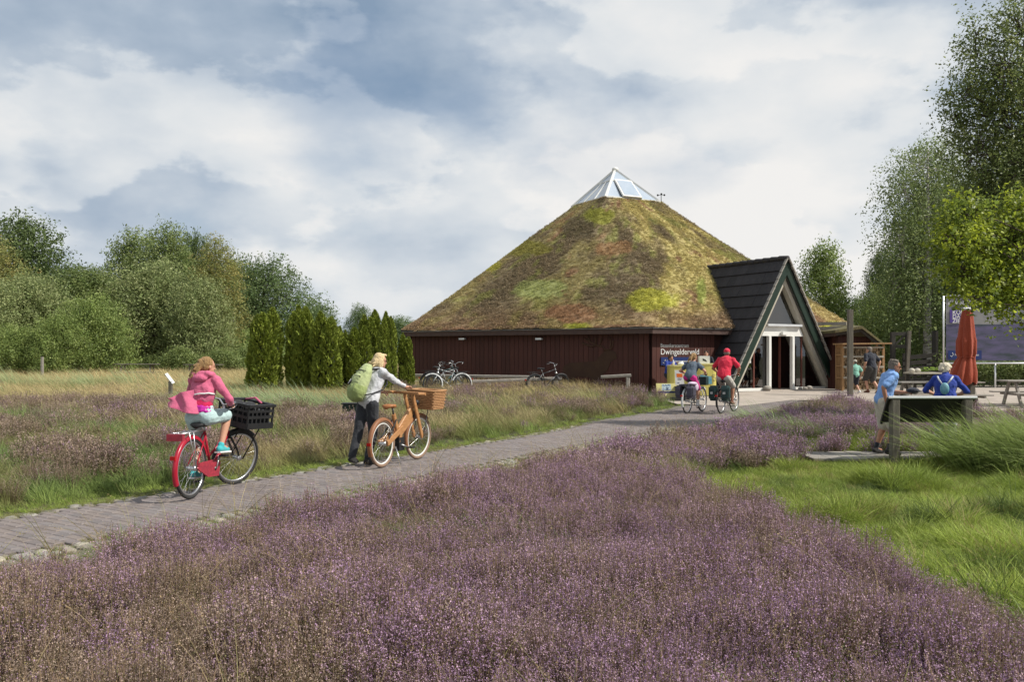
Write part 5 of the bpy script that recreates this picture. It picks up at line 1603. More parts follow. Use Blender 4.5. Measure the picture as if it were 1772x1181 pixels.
def person(label, loc, rz, pose, st, group=None, parent_z=None):
    """pose in metres, x forward, y left; st = clothing and sizes"""
    s = st.get('s', 1.0)
    root = empty('person', loc, rz); tag(root, label, 'person', group)
    vox = st.get('vox', 0.013) * s
    V_ = lambda p: Vector(p)
    pel, che = V_(pose['pelvis']), V_(pose['chest'])
    headc = V_(pose['head'])
    up = (che - pel).normalized()
    left = V_(pose.get('left', (0, 1, 0)))
    left = (left - up * left.dot(up)).normalized()
    fwd = left.cross(up)
    T3 = Matrix((fwd, left, up)).transposed()
    hipl = V_(pose.get('hipleft', (0, 1, 0))).normalized()
    fem = st.get('fem', False)
    sw = (0.155 if fem else 0.185) * s; hw = (0.095 if fem else 0.09) * s
    bulk = st.get('bulk', 1.0)
    neckb = che + up * 0.17 * s
    tors = []
    prof = [(0.0, 0.125, 0.172 if fem else 0.165, -0.02), (0.25, 0.118, 0.158, 0), (0.5, 0.105, 0.135 if fem else 0.15, 0), (0.78, 0.118, 0.150 if fem else 0.168, 0), (1.0, 0.122, 0.158 if fem else 0.182, 0), (1.22, 0.095, 0.135 if fem else 0.165, 0)]
    L = (che - pel).length
    pa = np.array(prof); ts = np.linspace(0, 1.22, 14)
    prof = [(t, np.interp(t, pa[:, 0], pa[:, 1]), np.interp(t, pa[:, 0], pa[:, 2]), 0) for t in ts]
    def torso(inf, t0=-1, t1=9):
        out = []
        for t, d, w, o in prof:
            if t0 <= t <= t1:
                out.append(('ell', pel + up * (L * t), ((d * s + inf) * bulk, (w * s + inf) * bulk, 0.12 * s + inf * 0.5), T3))
        return out
    A_, G_ = {}, {}
    for sd, sg_ in (('L', 1), ('R', -1)):
        sh = che + up * 0.10 * s + left * sg_ * sw
        el, wr = ik(sh, pose['wr' + sd], 0.30 * s, 0.265 * s, pose.get('epole' + sd, (-0.6, sg_ * 0.5, -0.8)))
        A_[sd] = (sh, el, wr)
        hp = pel - up * 0.04 * s + hipl * sg_ * hw
        kn, an = ik(hp, pose['an' + sd], 0.44 * s, 0.42 * s, pose.get('kpole' + sd, (1, 0, 0)))
        G_[sd] = (hp, kn, an)
    # --- skin: one continuous body
    hf = V_(pose['face']).normalized()
    H3 = frame_of(hf)
    hd = lambda x, y, z: headc + H3 @ (Vector((x, y, z)) * s)
    sk = torso(-0.012)
    sk += [('cap', neckb - up * 0.03 * s, headc - H3 @ Vector((0.015, 0, 0.06)) * s, 0.058 * s, 0.05 * s),
           ('ell', hd(-0.012, 0, 0.03), (0.095 * s, 0.074 * s, 0.088 * s), H3),
           ('ell', hd(0.022, 0, -0.035), (0.066 * s, 0.058 * s, 0.078 * s), H3),
           ('ell', hd(0.062, 0, -0.088), (0.026 * s, 0.028 * s, 0.022 * s), H3),
           ('cap', hd(0.088, 0, 0.008), hd(0.106, 0, -0.025), 0.009 * s, 0.0145 * s),
           ('ell', hd(0.07, 0, 0.03), (0.02 * s, 0.05 * s, 0.014 * s), H3)]
    for sg_ in (1, -1):
        sk.append(('ell', hd(-0.012, sg_ * 0.078, -0.012), (0.018 * s, 0.011 * s, 0.032 * s), H3))
    for sd in 'LR':
        sh, el, wr = A_[sd]
        sk += [('cap', sh, el, 0.052 * s * (0.9 if fem else 1.05), 0.040 * s), ('cap', el, el.lerp(wr, 0.4), 0.040 * s, 0.041 * s), ('cap', el.lerp(wr, 0.4), wr, 0.041 * s, 0.027 * s)]
        hp, kn, an = G_[sd]
        sk += [('cap', hp, kn, 0.088 * s, 0.056 * s), ('cap', kn, kn.lerp(an, 0.35), 0.055 * s, 0.058 * s), ('cap', kn.lerp(an, 0.35), an, 0.057 * s, 0.036 * s)]
        sk += [('cap', an - Vector((0, 0, 0.02 * s)), an + V_(pose.get('toe' + sd, (1, 0, -0.12))).normalized() * 0.13 * s - Vector((0, 0, 0.035 * s)), 0.036 * s, 0.03 * s)]
    for sd in 'LR':
        sh, el, wr = A_[sd]
        hdv = V_(pose.get('hand' + sd, (wr - el))).normalized()
        sk.append(('ell', wr + hdv * 0.045 * s, (0.048 * s, 0.036 * s, 0.02 * s), frame_of(hdv, pose.get('palmup' + sd, (0, 0, 1)))))
    me = remesh(sk, vox, 2)
    # fingers, eyes and lips joined into the body mesh
    ex = MB()
    for sd, sg_ in (('L', 1), ('R', -1)):
        sh, el, wr = A_[sd]
        hdv = V_(pose.get('hand' + sd, (wr - el))).normalized()
        H = frame_of(hdv, pose.get('palmup' + sd, (0, 0, 1)))
        curl = pose.get('curl' + sd, 0.5)
        for k, (off, ln) in enumerate(((0.028, 0.072), (0.010, 0.082), (-0.009, 0.076), (-0.027, 0.060))):
            p = wr + H @ Vector((0.078 * s, -sg_ * -off * s, 0.004 * s))
            pts = [p - H @ Vector((0.02 * s, 0, 0)), p]
            a = 0.15 + 0.5 * curl
            for j in range(3):
                p = p + H @ Vector((math.cos(a), 0, -math.sin(a))) * ln * s * (0.42, 0.33, 0.25)[j]
                pts.append(p); a += 1.15 * curl
            ex.tube(pts, [0.009 * s, 0.009 * s, 0.0085 * s, 0.0075 * s, 0.006 * s], 6)
        p = wr + H @ Vector((0.022 * s, sg_ * -0.028 * s if False else -sg_ * 0.030 * s, -0.004 * s))
        ex.tube([p, p + H @ Vector((0.032, -sg_ * 0.022, -0.018)) * s, p + H @ Vector((0.06, -sg_ * 0.022, -0.034)) * s], [0.012 * s, 0.0105 * s, 0.008 * s], 6)
    for sg_ in (1, -1):
        ex.ell(hd(0.078, sg_ * 0.032, 0.008), (0.008 * s, 0.013 * s, 0.007 * s), H3, 8, 6, 1)
    ex.ell(hd(0.083, 0, -0.060), (0.008 * s, 0.022 * s, 0.0055 * s), H3, 8, 6, 2)
    bm = bmesh.new(); bm.from_mesh(me)
    em = ex.mesh(); bm.from_mesh(em)
    bm.to_mesh(me); bm.free(); bpy.data.meshes.remove(em)
    link('body', me, [M[st.get('skin', 'skin')], M['eye'], M['lip']], root)
    # --- top
    sl = st.get('sleeve', 0.6)
    def sleeves(inf, k):
        out = []
        for sd in 'LR':
            sh, el, wr = A_[sd]
            out.append(('ell', sh, (0.062 * s + inf, 0.062 * s + inf, 0.062 * s + inf)))
            if k <= 1:
                out.append(('cap', sh, sh.lerp(el, k), 0.055 * s + inf, 0.047 * s + inf + (0.012 * s if k < 1 else 0)))
            else:
                out.append(('cap', sh, el, 0.053 * s + inf, 0.043 * s + inf))
                out.append(('cap', el, el.lerp(wr, k - 1), 0.043 * s + inf, 0.032 * s + inf))
        return out
    tp = torso(0.018 * s, st.get('hem', 0.0)) + sleeves(0.010 * s, sl)
    tp += [('cap', neckb - up * 0.02 * s, neckb + up * 0.03 * s, 0.072 * s, 0.062 * s)]
    tp += st.get('top_extra', [])
    link('shirt' if 'topname' not in st else st['topname'], remesh(tp, vox, 2, 0.014 * s, 3.1 + s, 11.0), M[st['top']], root)
    # --- bottom
    kl = st.get('legs', 2.0)
    bt = torso(0.006 * s, -1, 0.26)
    for sd in 'LR':
        hp, kn, an = G_[sd]
        w = st.get('legw', 0.012) * s
        if kl <= 1:
            bt.append(('cap', hp, hp.lerp(kn, kl), 0.094 * s + w, 0.066 * s + w * 1.6))
        else:
            bt.append(('cap', hp, kn, 0.094 * s + w, 0.062 * s + w))
            bt.append(('cap', kn, kn.lerp(an, kl - 1), 0.062 * s + w, 0.048 * s + w))
    link(st.get('botname', 'trousers'), remesh(bt, vox, 2, 0.008 * s, 7.7 + s, 12.0), M[st['bottom']], root)
    # --- shoes
    for sd in 'LR':
        hp, kn, an = G_[sd]
        td = V_(pose.get('toe' + sd, (1, 0, -0.12))).normalized()
        base = an - Vector((0, 0, 0.045 * s))
        me = remesh([('cap', base - td * 0.045 * s, base + td * 0.06 * s, 0.044 * s, 0.044 * s), ('cap', base + td * 0.05 * s - Vector((0, 0, 0.008 * s)), base + td * 0.165 * s - Vector((0, 0, 0.010 * s)), 0.042 * s, 0.033 * s), ('cap', an + Vector((0, 0, 0.01 * s)), base, 0.045 * s, 0.045 * s)], 0.011 * s, 2)
        sho = link('shoe', me, M[st.get('shoe', 'shoe_black')], root)
        if st.get('sole'):
            MB().beam(base - td * 0.088 * s - Vector((0, 0, 0.043 * s)), base + td * 0.195 * s - Vector((0, 0, 0.040 * s)), 0.085 * s, 0.022 * s, bevel=0.004).build('sole', M[st['sole']], sho)
        if st.get('sock'):
            link('sock', remesh([('cap', kn.lerp(an, 0.78), an, 0.047 * s, 0.043 * s)], 0.012 * s, 2), M[st['sock']], root)
    # --- hair
    hr = [('ell', hd(-0.030, 0, 0.045), (0.093 * s, 0.086 * s, 0.088 * s), H3), ('ell', hd(-0.050, 0, 0.0), (0.062 * s, 0.083 * s, 0.085 * s), H3)]
    style = st.get('hairstyle', 'short')
    if style == 'bob':
        for sg_ in (1, -1):
            hr.append(('ell', hd(-0.035, sg_ * 0.070, -0.03), (0.062 * s, 0.028 * s, 0.085 * s), H3))
        hr += [('ell', hd(-0.095, 0, -0.03), (0.055 * s, 0.085 * s, 0.085 * s), H3), ('ell', hd(0.045, 0, 0.098), (0.05 * s, 0.06 * s, 0.024 * s), H3)]
        for k in range(9):
            q = RND.uniform(-1, 1)
            hr.append(('cap', hd(-0.08, q * 0.07, -0.02), hd(-0.17 + RND.uniform(-0.02, 0.03), q * 0.10, -0.085 + RND.uniform(-0.03, 0.05)), 0.022 * s, 0.010 * s))
    elif style == 'pony':
        for k in range(8):
            q = RND.uniform(-1, 1)
            hr.append(('cap', hd(-0.10, q * 0.02, 0.05), hd(-0.17 + RND.uniform(-0.03, 0.02), q * 0.05 + 0.02, -0.10 + RND.uniform(-0.06, 0.10)), 0.028 * s, 0.012 * s))
        hr.append(('ell', hd(-0.115, 0, 0.06), (0.034 * s, 0.034 * s, 0.034 * s), H3))
        for k in range(6):
            q = RND.uniform(-1, 1)
            hr.append(('cap', hd(-0.13, 0.02 + q * 0.02, 0.02), hd(-0.20 + RND.uniform(-0.03, 0.03), 0.05 + q * 0.03, -0.15 + RND.uniform(-0.05, 0.05)), 0.020 * s, 0.007 * s))
    elif style == 'fluffy':
        for k in range(16):
            t = RND.uniform(0, 6.28)
            hr.append(('ell', hd(-0.045 + 0.075 * math.cos(t), 0.082 * math.sin(t), 0.045 + RND.uniform(-0.07, 0.06)), (0.034 * s, 0.034 * s, 0.034 * s), H3))
    elif style == 'short':
        for k in range(8):
            hr.append(('ell', hd(-0.02 + RND.uniform(-0.06, 0.06), RND.uniform(-0.06, 0.06), 0.105), (0.03 * s, 0.028 * s, 0.024 * s), H3))
    if style != 'cap':
        link('hair', remesh(hr, 0.0095 * s, 1, 0.006 * s, 1.3, 60.0), M[st['hair']], root)
    else:
        link('hair', remesh([('ell', hd(-0.050, 0, -0.005), (0.055 * s, 0.080 * s, 0.075 * s), H3)], 0.011 * s, 1), M[st['hair']], root)
        link('cap', remesh([('ell', hd(-0.014, 0, 0.052), (0.102 * s, 0.088 * s, 0.084 * s), H3), ('ell', hd(0.10, 0, 0.045), (0.065 * s, 0.070 * s, 0.013 * s), H3)], 0.011 * s, 2), M[st['capcol']], root)
    if st.get('glasses'):
        g = MB()
        for sg_ in (1, -1):
            g.tube([hd(0.086, sg_ * 0.033 + 0.020 * math.cos(t), 0.008 + 0.016 * math.sin(t)) for t in np.linspace(0, 2 * PI, 10, endpoint=False)], 0.0035 * s, 4, closed=True)
            g.tube([hd(0.082, sg_ * 0.055, 0.012), hd(0.03, sg_ * 0.078, 0.012), hd(-0.02, sg_ * 0.082, 0.008)], 0.003 * s, 4)
            if st['glasses'] == 'sun':
                g.ell(hd(0.084, sg_ * 0.033, 0.006), (0.007 * s, 0.022 * s, 0.017 * s), H3, 8, 5)
        g.tube([hd(0.089, 0.013, 0.012), hd(0.089, -0.013, 0.012)], 0.003 * s, 4)
        g.build('glasses', M['eye'], root)
    return root, A_, G_, hd, H3, (pel, che, neckb, up, left, fwd)

def brz(o): return o.rotation_euler.z

# --- girl in pink on the red bicycle
gripR, gripL = SMg @ Vector((0.70, -0.285, 1.085)), SMg @ Vector((0.70, 0.285, 1.085))
bbg, ckg = Vector((0.47, 0, 0.29)), Vector((math.cos(1.1), 0, math.sin(1.1))) * 0.165
footR = bbg + ckg + Vector((0, -0.13, 0.12)); footL = bbg - ckg + Vector((0, 0.13, 0.12))
s = 0.92
girl, Ag, Gg, hdg, H3g, tg = person('girl in a flapping pink hoodie and pale blue shorts riding a red bicycle', bike_g.location, brz(bike_g),
    dict(pelvis=(0.23, 0, 0.955), chest=(0.30, 0, 1.26), head=(0.37, -0.015, 1.515), face=(0.9, -0.55, -0.1), left=(0.06, 1, 0), wrR=gripR + Vector((-0.075, 0, 0.02)), wrL=gripL + Vector((-0.075, 0, 0.02)),
         eposeR=None, epoleR=(-0.3, -0.75, -0.7), epoleL=(-0.3, 0.75, -0.7), anR=footR + Vector((-0.07, 0, 0.01)), anL=footL + Vector((-0.07, 0, 0.01)), kpoleR=(1, -0.12, 0.4), kpoleL=(1, 0.12, 0.4), toeR=(1, -0.05, -0.08), toeL=(1, 0.05, -0.1), handR=(1, 0.2, -0.2), handL=(1, -0.2, -0.2), curlR=1.0, curlL=1.0),
    dict(s=s, fem=True, top='pink', sleeve=1.95, hem=0.5, topname='hoodie', bottom='pale_blue', legs=0.86, botname='shorts', legw=0.016, shoe='turquoise', sole='white_cloth', hair='hair_blond', hairstyle='pony', skin='skin'))
pel, che, nb, up_, lf_, fw_ = tg
# undershirt below the jacket, silver band, hood and flying jacket tails
T3g = Matrix((fw_, lf_, up_)).transposed()
Lg = (che - pel).length
link('undershirt', remesh([('ell', pel + up_ * (Lg * t), (d * s, w * s, 0.11 * s), T3g) for t, d, w in ((0.12, 0.135, 0.160), (0.3, 0.130, 0.150), (0.5, 0.122, 0.145), (0.7, 0.125, 0.150))], 0.012, 3, 0.006, 2.0, 14), M['red_top'], girl)
link('shirt_hem', remesh([('ell', pel + up_ * (Lg * t), (d * s, w * s, 0.065 * s), T3g) for t, d, w in ((0.08, 0.142, 0.172), (0.22, 0.138, 0.163))], 0.011, 2, 0.008, 5.0, 20), M['shiny_pink'], girl)
link('hood', remesh([('ell', nb - fw_ * 0.07 - up_ * 0.005 + lf_ * q * 0.075, (0.062, 0.06, 0.045), T3g) for q in (-1, -0.5, 0, 0.5, 1)] + [('ell', nb - fw_ * 0.11 - up_ * 0.06, (0.045, 0.10, 0.05), T3g), ('ell', nb + fw_ * 0.02 + lf_ * 0.085 + up_ * 0.01, (0.06, 0.03, 0.04), T3g), ('ell', nb + fw_ * 0.02 - lf_ * 0.085 + up_ * 0.01, (0.06, 0.03, 0.04), T3g)], 0.011, 2, 0.006, 4.0, 18), M['pink'], girl)
def sheet(name, P, m, parent, thick=0.008):
    """smooth cloth from a grid of points"""
    bm = bmesh.new()
    g = [[bm.verts.new(p) for p in row] for row in P]
    for i in range(len(P) - 1):
        for j in range(len(P[0]) - 1):
            bm.faces.new((g[i][j], g[i][j + 1], g[i + 1][j + 1], g[i + 1][j]))
    me = bpy.data.meshes.new(name); bm.to_mesh(me); bm.free()
    for p in me.polygons: p.use_smooth = True
    o = link(name, me, M[m], parent)
    sd = o.modifiers.new('solid', 'SOLIDIFY'); sd.thickness = thick; sd.offset = 0
    sb = o.modifiers.new('sub', 'SUBSURF'); sb.levels = 2; sb.render_levels = 2; sb.boundary_smooth = 'PRESERVE_CORNERS'
    return o
def tp(f, l, u):
    return pel + fw_ * f + lf_ * l + up_ * u
# back panel of the hoodie blown to the girl's left
tail = []
for j in range(6):
    b_ = j / 5
    row_ = []
    for i in range(7):
        a_ = i / 6
        ut, ub = 0.90 - 0.40 * a_ ** 1.3, -0.10 + 0.46 * a_ ** 1.7
        row_.append(tp(-0.125 - 0.09 * math.sin(PI * min(1, a_ * 1.1)) * (0.4 + 0.6 * b_) + 0.045 * math.sin(a_ * 12 + b_ * 2.2), -0.03 + 0.40 * a_ + 0.03 * math.sin(b_ * 5 + a_ * 3), Lg * (ut + (ub - ut) * b_) + 0.014 * math.sin(a_ * 13 + b_)))
    tail.append(row_)
sheet('jacket_tail', tail, 'pink', girl, 0.006)
bp = [tp(-0.135 if abs(q) < 0.6 else -0.105, -0.015 - 0.115 * q, Lg * (0.70 + 0.05 * q)) for q in (-1.0, -0.6, -0.2, 0.2, 0.6, 1.0)] + [tp(-0.02, -0.158, Lg * 0.76)]
MB().tube(bp, 0.011, 6).build('silver_band', M['white_cloth'], girl)

# --- woman pushing the wooden bicycle
woman, Aw, Gw, hdw, H3w, tw_ = person('blond woman in a grey-white shirt and dark trousers pushing a wooden bicycle', bike_w.location, brz(bike_w),
    dict(pelvis=(0.29, 0.41, 0.94), chest=(0.42, 0.37, 1.29), head=(0.51, 0.33, 1.555), face=(0.86, -0.52, -0.12), left=(0.42, 1, 0.0), hipleft=(0.25, 1, 0),
         wrR=(1.02, 0.05, 1.075), wrL=(0.60, 0.36, 1.075), epoleR=(0, -0.3, -1), epoleL=(-0.9, 0.5, -0.5), handR=(1, -0.12, 0.02), handL=(0.7, -0.7, -0.15), curlR=0.35, curlL=1.0,
         anR=(0.16, 0.34, 0.095), anL=(-0.04, 0.50, 0.10), toeR=(1, -0.1, -0.12), toeL=(1, 0.1, -0.2)),
    dict(s=0.97, fem=True, top='grey_white', sleeve=1.8, hem=-1, bottom='charcoal', legs=1.97, legw=0.014, shoe='shoe_black', hair='hair_pale', hairstyle='bob', glasses='yes', skin='skin'))
pel, che, nb, up_, lf_, fw_ = tw_
T3w = Matrix((fw_, lf_, up_)).transposed()
Lw = (che - pel).length
bpk = empty('backpack', woman.location, brz(bike_w)); tag(bpk, 'pale lime green backpack worn by the woman with the wooden bicycle', 'backpack')
def wp(f, l, u): return pel + fw_ * f + lf_ * l + up_ * u
def wbox(f, l, u, d, w, h, tilt=0.0):
    Mx = T3w.to_4x4() @ Matrix.Rotation(tilt, 4, 'Y'); Mx.translation = wp(f, l, u)
    return ('box', (0, 0, 0), (d, w, h), 0, 0, Mx)
def wells(u0, u1, n, prof):
    out = []
    for t in np.linspace(0, 1, n):
        f, d, w = [float(np.interp(t, [p[0] for p in prof], [p[k] for p in prof])) for k in (1, 2, 3)]
        out.append(('ell', wp(f, 0, Lw * (u0 + (u1 - u0) * t)), (d, w, 0.085), T3w))
    return out
link('pack_body', remesh(wells(0.22, 1.22, 12, [(0, -0.245, 0.125, 0.165), (0.45, -0.235, 0.12, 0.158), (0.8, -0.215, 0.10, 0.138), (1, -0.19, 0.075, 0.105)]), 0.014, 4, 0.011, 1.0, 10), M['lime'], bpk)
link('rain_cover', remesh(wells(0.0, 0.36, 6, [(0, -0.245, 0.115, 0.15), (0.5, -0.255, 0.138, 0.178), (1, -0.25, 0.132, 0.172)]), 0.014, 4, 0.012, 6.0, 11), M['lime_dark'], bpk)
link('front_pocket', remesh([('ell', wp(-0.315, 0, Lw * q_), (0.062, 0.11, 0.07), T3w) for q_ in (0.55, 0.63, 0.72)], 0.013, 3, 0.007, 6.0, 13), M['lime'], bpk)
MB().tube([wp(-0.34, -0.11, Lw * 0.76), wp(-0.372, 0, Lw * 0.79), wp(-0.34, 0.11, Lw * 0.76)], 0.006, 5).build('zip', M['black_cloth'], bpk)
MB().tube([wp(-0.29, -0.12, Lw * 1.04), wp(-0.315, 0, Lw * 1.08), wp(-0.29, 0.12, Lw * 1.04)], 0.007, 5).build('zip', M['black_cloth'], bpk)
MB().tube([wp(-0.375, 0.03, Lw * 0.60), wp(-0.375, 0.075, Lw * 0.40)], 0.012, 5).build('logo_stripe', M['charcoal'], bpk)
MB().tube([wp(-0.375, 0.06, Lw * 0.62), wp(-0.375, 0.10, Lw * 0.42)], 0.009, 5).build('logo_stripe', M['white_cloth'], bpk)
for q in (-1, 1):
    MB().tube([wp(-0.17, q * 0.09, Lw * 1.22), wp(-0.05, q * 0.10, Lw * 1.36), wp(0.10, q * 0.115, Lw * 1.18), wp(0.145, q * 0.125, Lw * 0.9), wp(0.08, q * 0.17, Lw * 0.6), wp(-0.10, q * 0.17, Lw * 0.25), wp(-0.2, q * 0.15, Lw * 0.1)], [0.014, 0.020, 0.020, 0.018, 0.010, 0.010, 0.010], 5).build('shoulder_strap', M['black_cloth'], bpk)
MB().tube([wp(-0.2, -0.03, Lw * 1.30), wp(-0.2, 0, Lw * 1.40), wp(-0.2, 0.03, Lw * 1.30)], 0.009, 5).build('carry_loop', M['black_cloth'], bpk)

# --- two riders by the forecourt
def rider_pose(SM, crank, sh=0.0, lean=0.0, facey=0.0):
    bb = Vector((0.47, 0, 0.29)); ck = Vector((math.cos(crank), 0, math.sin(crank))) * 0.165
    gR, gL = SM @ Vector((0.70, -0.285, 1.085)), SM @ Vector((0.70, 0.285, 1.085))
    fR = bb + ck + Vector((-0.07, -0.13, 0.13)); fL = bb - ck + Vector((-0.07, 0.13, 0.13))
    return dict(pelvis=(0.22, 0, 1.03), chest=(0.33 + lean, 0, 1.35 + sh), head=(0.42 + lean * 1.6, 0, 1.63 + sh), face=(1, facey, -0.1), wrR=gR + Vector((-0.08, 0, 0.02)), wrL=gL + Vector((-0.08, 0, 0.02)), epoleR=(-0.3, -0.8, -0.6), epoleL=(-0.3, 0.8, -0.6),
                anR=fR, anL=fL, kpoleR=(1, -0.1, 0.4), kpoleL=(1, 0.1, 0.4), handR=(1, 0.15, -0.2), handL=(1, -0.15, -0.2), curlR=1.0, curlL=1.0)
person('cyclist with blond ponytail in slate T-shirt and magenta shorts', bike_1.location, brz(bike_1), rider_pose(SM1, -1.2, -0.07, 0.05, -0.25),
       dict(s=0.98, fem=True, top='slate_blue', sleeve=0.55, hem=-1, bottom='magenta', legs=0.95, botname='shorts', legw=0.012, shoe='white_cloth', hair='hair_blond', hairstyle='pony', sock='white_cloth', vox=0.017))
person('cyclist in a red polo shirt and red cap with beige trousers', bike_2.location, brz(bike_2), rider_pose(SM2, -0.6, 0.05, 0.05, 0.1),
       dict(s=1.04, top='red_shirt', sleeve=0.75, hem=-1, bulk=1.05, bottom='stone_cloth', legs=1.05, botname='shorts', legw=0.022, shoe='shoe_brown', hair='hair_grey', hairstyle='cap', capcol='red_shirt', skin='skin_tan', vox=0.017))

# --- couple at the information panel
px, py = gx(1526, 13.9), 13.85
pz = BWZ
person('grey-haired man in a light blue polo with hand on hip at the information panel', (px, py, pz), head2rz(94),
       dict(pelvis=(0, 0, 0.885), chest=(0.09, 0.02, 1.175), head=(0.19, 0.02, 1.41), face=(1, -0.12, -0.18), left=(-0.1, 1, 0), wrR=(-0.02, -0.20, 0.86), epoleR=(-1, -0.25, 0.05), wrL=(0.38, 0.06, 1.0), epoleL=(-0.4, 0.4, -0.8), handR=(0.7, 0.4, -0.5), handL=(0.9, 0.1, 0.1),
            curlR=0.5, curlL=0.9, anR=(0.06, -0.11, 0.10), anL=(-0.07, 0.12, 0.10), toeR=(1, -0.2, -0.1), toeL=(0.8, 0.5, -0.1)),
       dict(s=0.90, top='sky_blue', sleeve=0.8, hem=-1, bulk=1.02, bottom='beige', legs=0.98, botname='shorts', legw=0.024, shoe='shoe_black', sock='navy', hair='hair_grey', hairstyle='short', glasses='sun', skin='skin_tan'))
cap_o = MB()
cp = Matrix.Translation((px, py, pz)) @ Matrix.Rotation(head2rz(94), 4, 'Z')
link_me = remesh([('ell', cp @ Vector((0.48, 0.04, 1.03)), (0.10, 0.08, 0.05)), ('ell', cp @ Vector((0.56, 0.0, 1.02)), (0.06, 0.06, 0.012))], 0.011, 2)
tag(link('hand_cap', link_me, M['navy']), 'navy cap held in the hand of the man in light blue', 'cap')
px2, py2 = gx(1633, 14.0), 13.95
pw, Ap, Gp, hdp, H3p, tpw = person('white-haired person in a royal blue top and floral trousers reading the panel', (px2, py2, pz), head2rz(30),
       dict(pelvis=(0, 0, 0.865), chest=(0.05, 0, 1.13), head=(0.12, -0.01, 1.36), face=(1, -0.55, -0.3), wrL=(0.28, 0.17, 0.95), wrR=(0.28, -0.17, 0.95), epoleL=(-0.4, 0.9, -0.4), epoleR=(-0.4, -0.9, -0.4), anR=(0.02, -0.11, 0.10), anL=(0.0, 0.11, 0.10)),
       dict(s=0.88, fem=True, bulk=1.14, top='royal', sleeve=1.2, hem=-1, bottom='floral', legs=1.6, legw=0.02, shoe='shoe_black', hair='hair_white', hairstyle='fluffy', skin='skin'))
pel, che, nb, up_, lf_, fw_ = tpw
def qp(f, l, u): return pw.matrix_local @ (pel + fw_ * f + lf_ * l + up_ * u) if False else pel + fw_ * f + lf_ * l + up_ * u
sb_ = empty('sling_bag', pw.location, head2rz(30)); tag(sb_, 'small pale grey strap pack on the back of the blue top', 'bag')
Lq = (che - pel).length
for q in (-1, 1):
    MB().tube([qp(-0.06, q * 0.11, Lq * 1.42), qp(-0.165, q * 0.09, Lq * 1.2), qp(-0.185, q * 0.03, Lq * 0.85)], 0.014, 6).build('strap', M['grey_white'], sb_)
link('pack_body', remesh([('ell', qp(-0.175, 0, Lq * 0.62), (0.045, 0.07, 0.10))], 0.012, 2), M['print_blue'], sb_)

# --- father and child at the log rack
px3, py3 = gx(1509, 31.3), 31.3
person('crop-haired man in a navy T-shirt and grey shorts walking past the firewood', (px3, py3, gh(px3, py3) + 0.03), head2rz(-20),
       dict(pelvis=(0, 0, 0.93), chest=(0.07, 0, 1.26), head=(0.16, 0, 1.53), face=(1, 0.6, -0.1), wrL=(0.14, 0.24, 0.88), wrR=(-0.04, -0.24, 0.86), anL=(0.10, 0.10, 0.09), anR=(-0.24, -0.09, 0.14), toeR=(1, 0, -0.5)),
       dict(s=1.02, top='navy', sleeve=0.75, hem=-1, bottom='grey_shorts', legs=1.0, botname='shorts', legw=0.026, shoe='shoe_brown', hair='hair_grey', hairstyle='crop', skin='skin', vox=0.017))
px4, py4 = gx(1481, 31.0), 31.0
person('child in a mint T-shirt and pale cap half hidden behind the tall post', (px4, py4, gh(px4, py4) + 0.03), head2rz(-10),
       dict(pelvis=(0, 0, 0.66), chest=(0.03, 0, 0.89), head=(0.06, 0, 1.115), face=(1, 0.2, -0.1), wrL=(0.10, 0.19, 0.62), wrR=(0.02, -0.20, 0.60), anL=(0.08, 0.07, 0.08), anR=(-0.12, -0.07, 0.09)),
       dict(s=0.74, top='mint', sleeve=0.8, hem=-1, bottom='navy', legs=0.95, botname='shorts', legw=0.02, shoe='white_cloth', hair='hair_dark', hairstyle='cap', capcol='beige', vox=0.02))
# --- two people behind the counters
px5, py5 = gx(1157, 31.15), 31.15
person('person in a blue shirt leaning behind the left yellow counter', (px5, py5, gh(px5, py5) + 0.03), head2rz(150),
       dict(pelvis=(0, 0, 0.70), chest=(0.06, 0, 1.00), head=(0.12, 0, 1.24), face=(1, 0.1, -0.3), wrL=(0.36, 0.12, 1.05), wrR=(0.36, -0.14, 1.05), anL=(0.0, 0.10, 0.09), anR=(0.0, -0.10, 0.09)),
       dict(s=0.96, top='royal', sleeve=1.3, hem=-1, bottom='charcoal', legs=1.95, hair='hair_dark', hairstyle='short', skin='skin_tan', vox=0.018))
px6, py6 = gx(1222, 31.3), 31.3
person('dark-haired person half hidden behind the white carton', (px6, py6, gh(px6, py6) + 0.03), head2rz(190),
       dict(pelvis=(0, 0, 0.85), chest=(0.03, 0, 1.15), head=(0.06, 0, 1.39), face=(1, 0, -0.15), wrL=(0.25, 0.15, 1.0), wrR=(0.25, -0.15, 1.0), anL=(0.0, 0.10, 0.09), anR=(0.0, -0.10, 0.09)),
       dict(s=0.94, top='navy', sleeve=0.7, hem=-1, bottom='charcoal', legs=1.95, hair='hair_dark', hairstyle='short', skin='skin', vox=0.018))

bpy.data.scenes.remove(TMP)
# ------------------------------------------------------------------ trees and shrubs
def leaf_quads(P, Nn, size, r, asp=0.55):
    """one rhombus per point, facing roughly Nn"""
    n = len(P)
    Nn = Nn / (np.linalg.norm(Nn, axis=1, keepdims=True) + 1e-9)
    rv = r.normal(size=(n, 3))
    a = np.cross(Nn, rv); a /= np.linalg.norm(a, axis=1, keepdims=True) + 1e-9
    b = np.cross(Nn, a)
    s = np.asarray(size).reshape(-1, 1) * np.ones((n, 1))
    fold = Nn * s * 0.12
    V = np.stack([P - a * s * 0.5, P + b * s * 0.5 * asp + fold, P + a * s * 0.5, P - b * s * 0.5 * asp + fold], 1).reshape(-1, 3)
    Fq = np.arange(n * 4).reshape(n, 4)
    return V, Fq

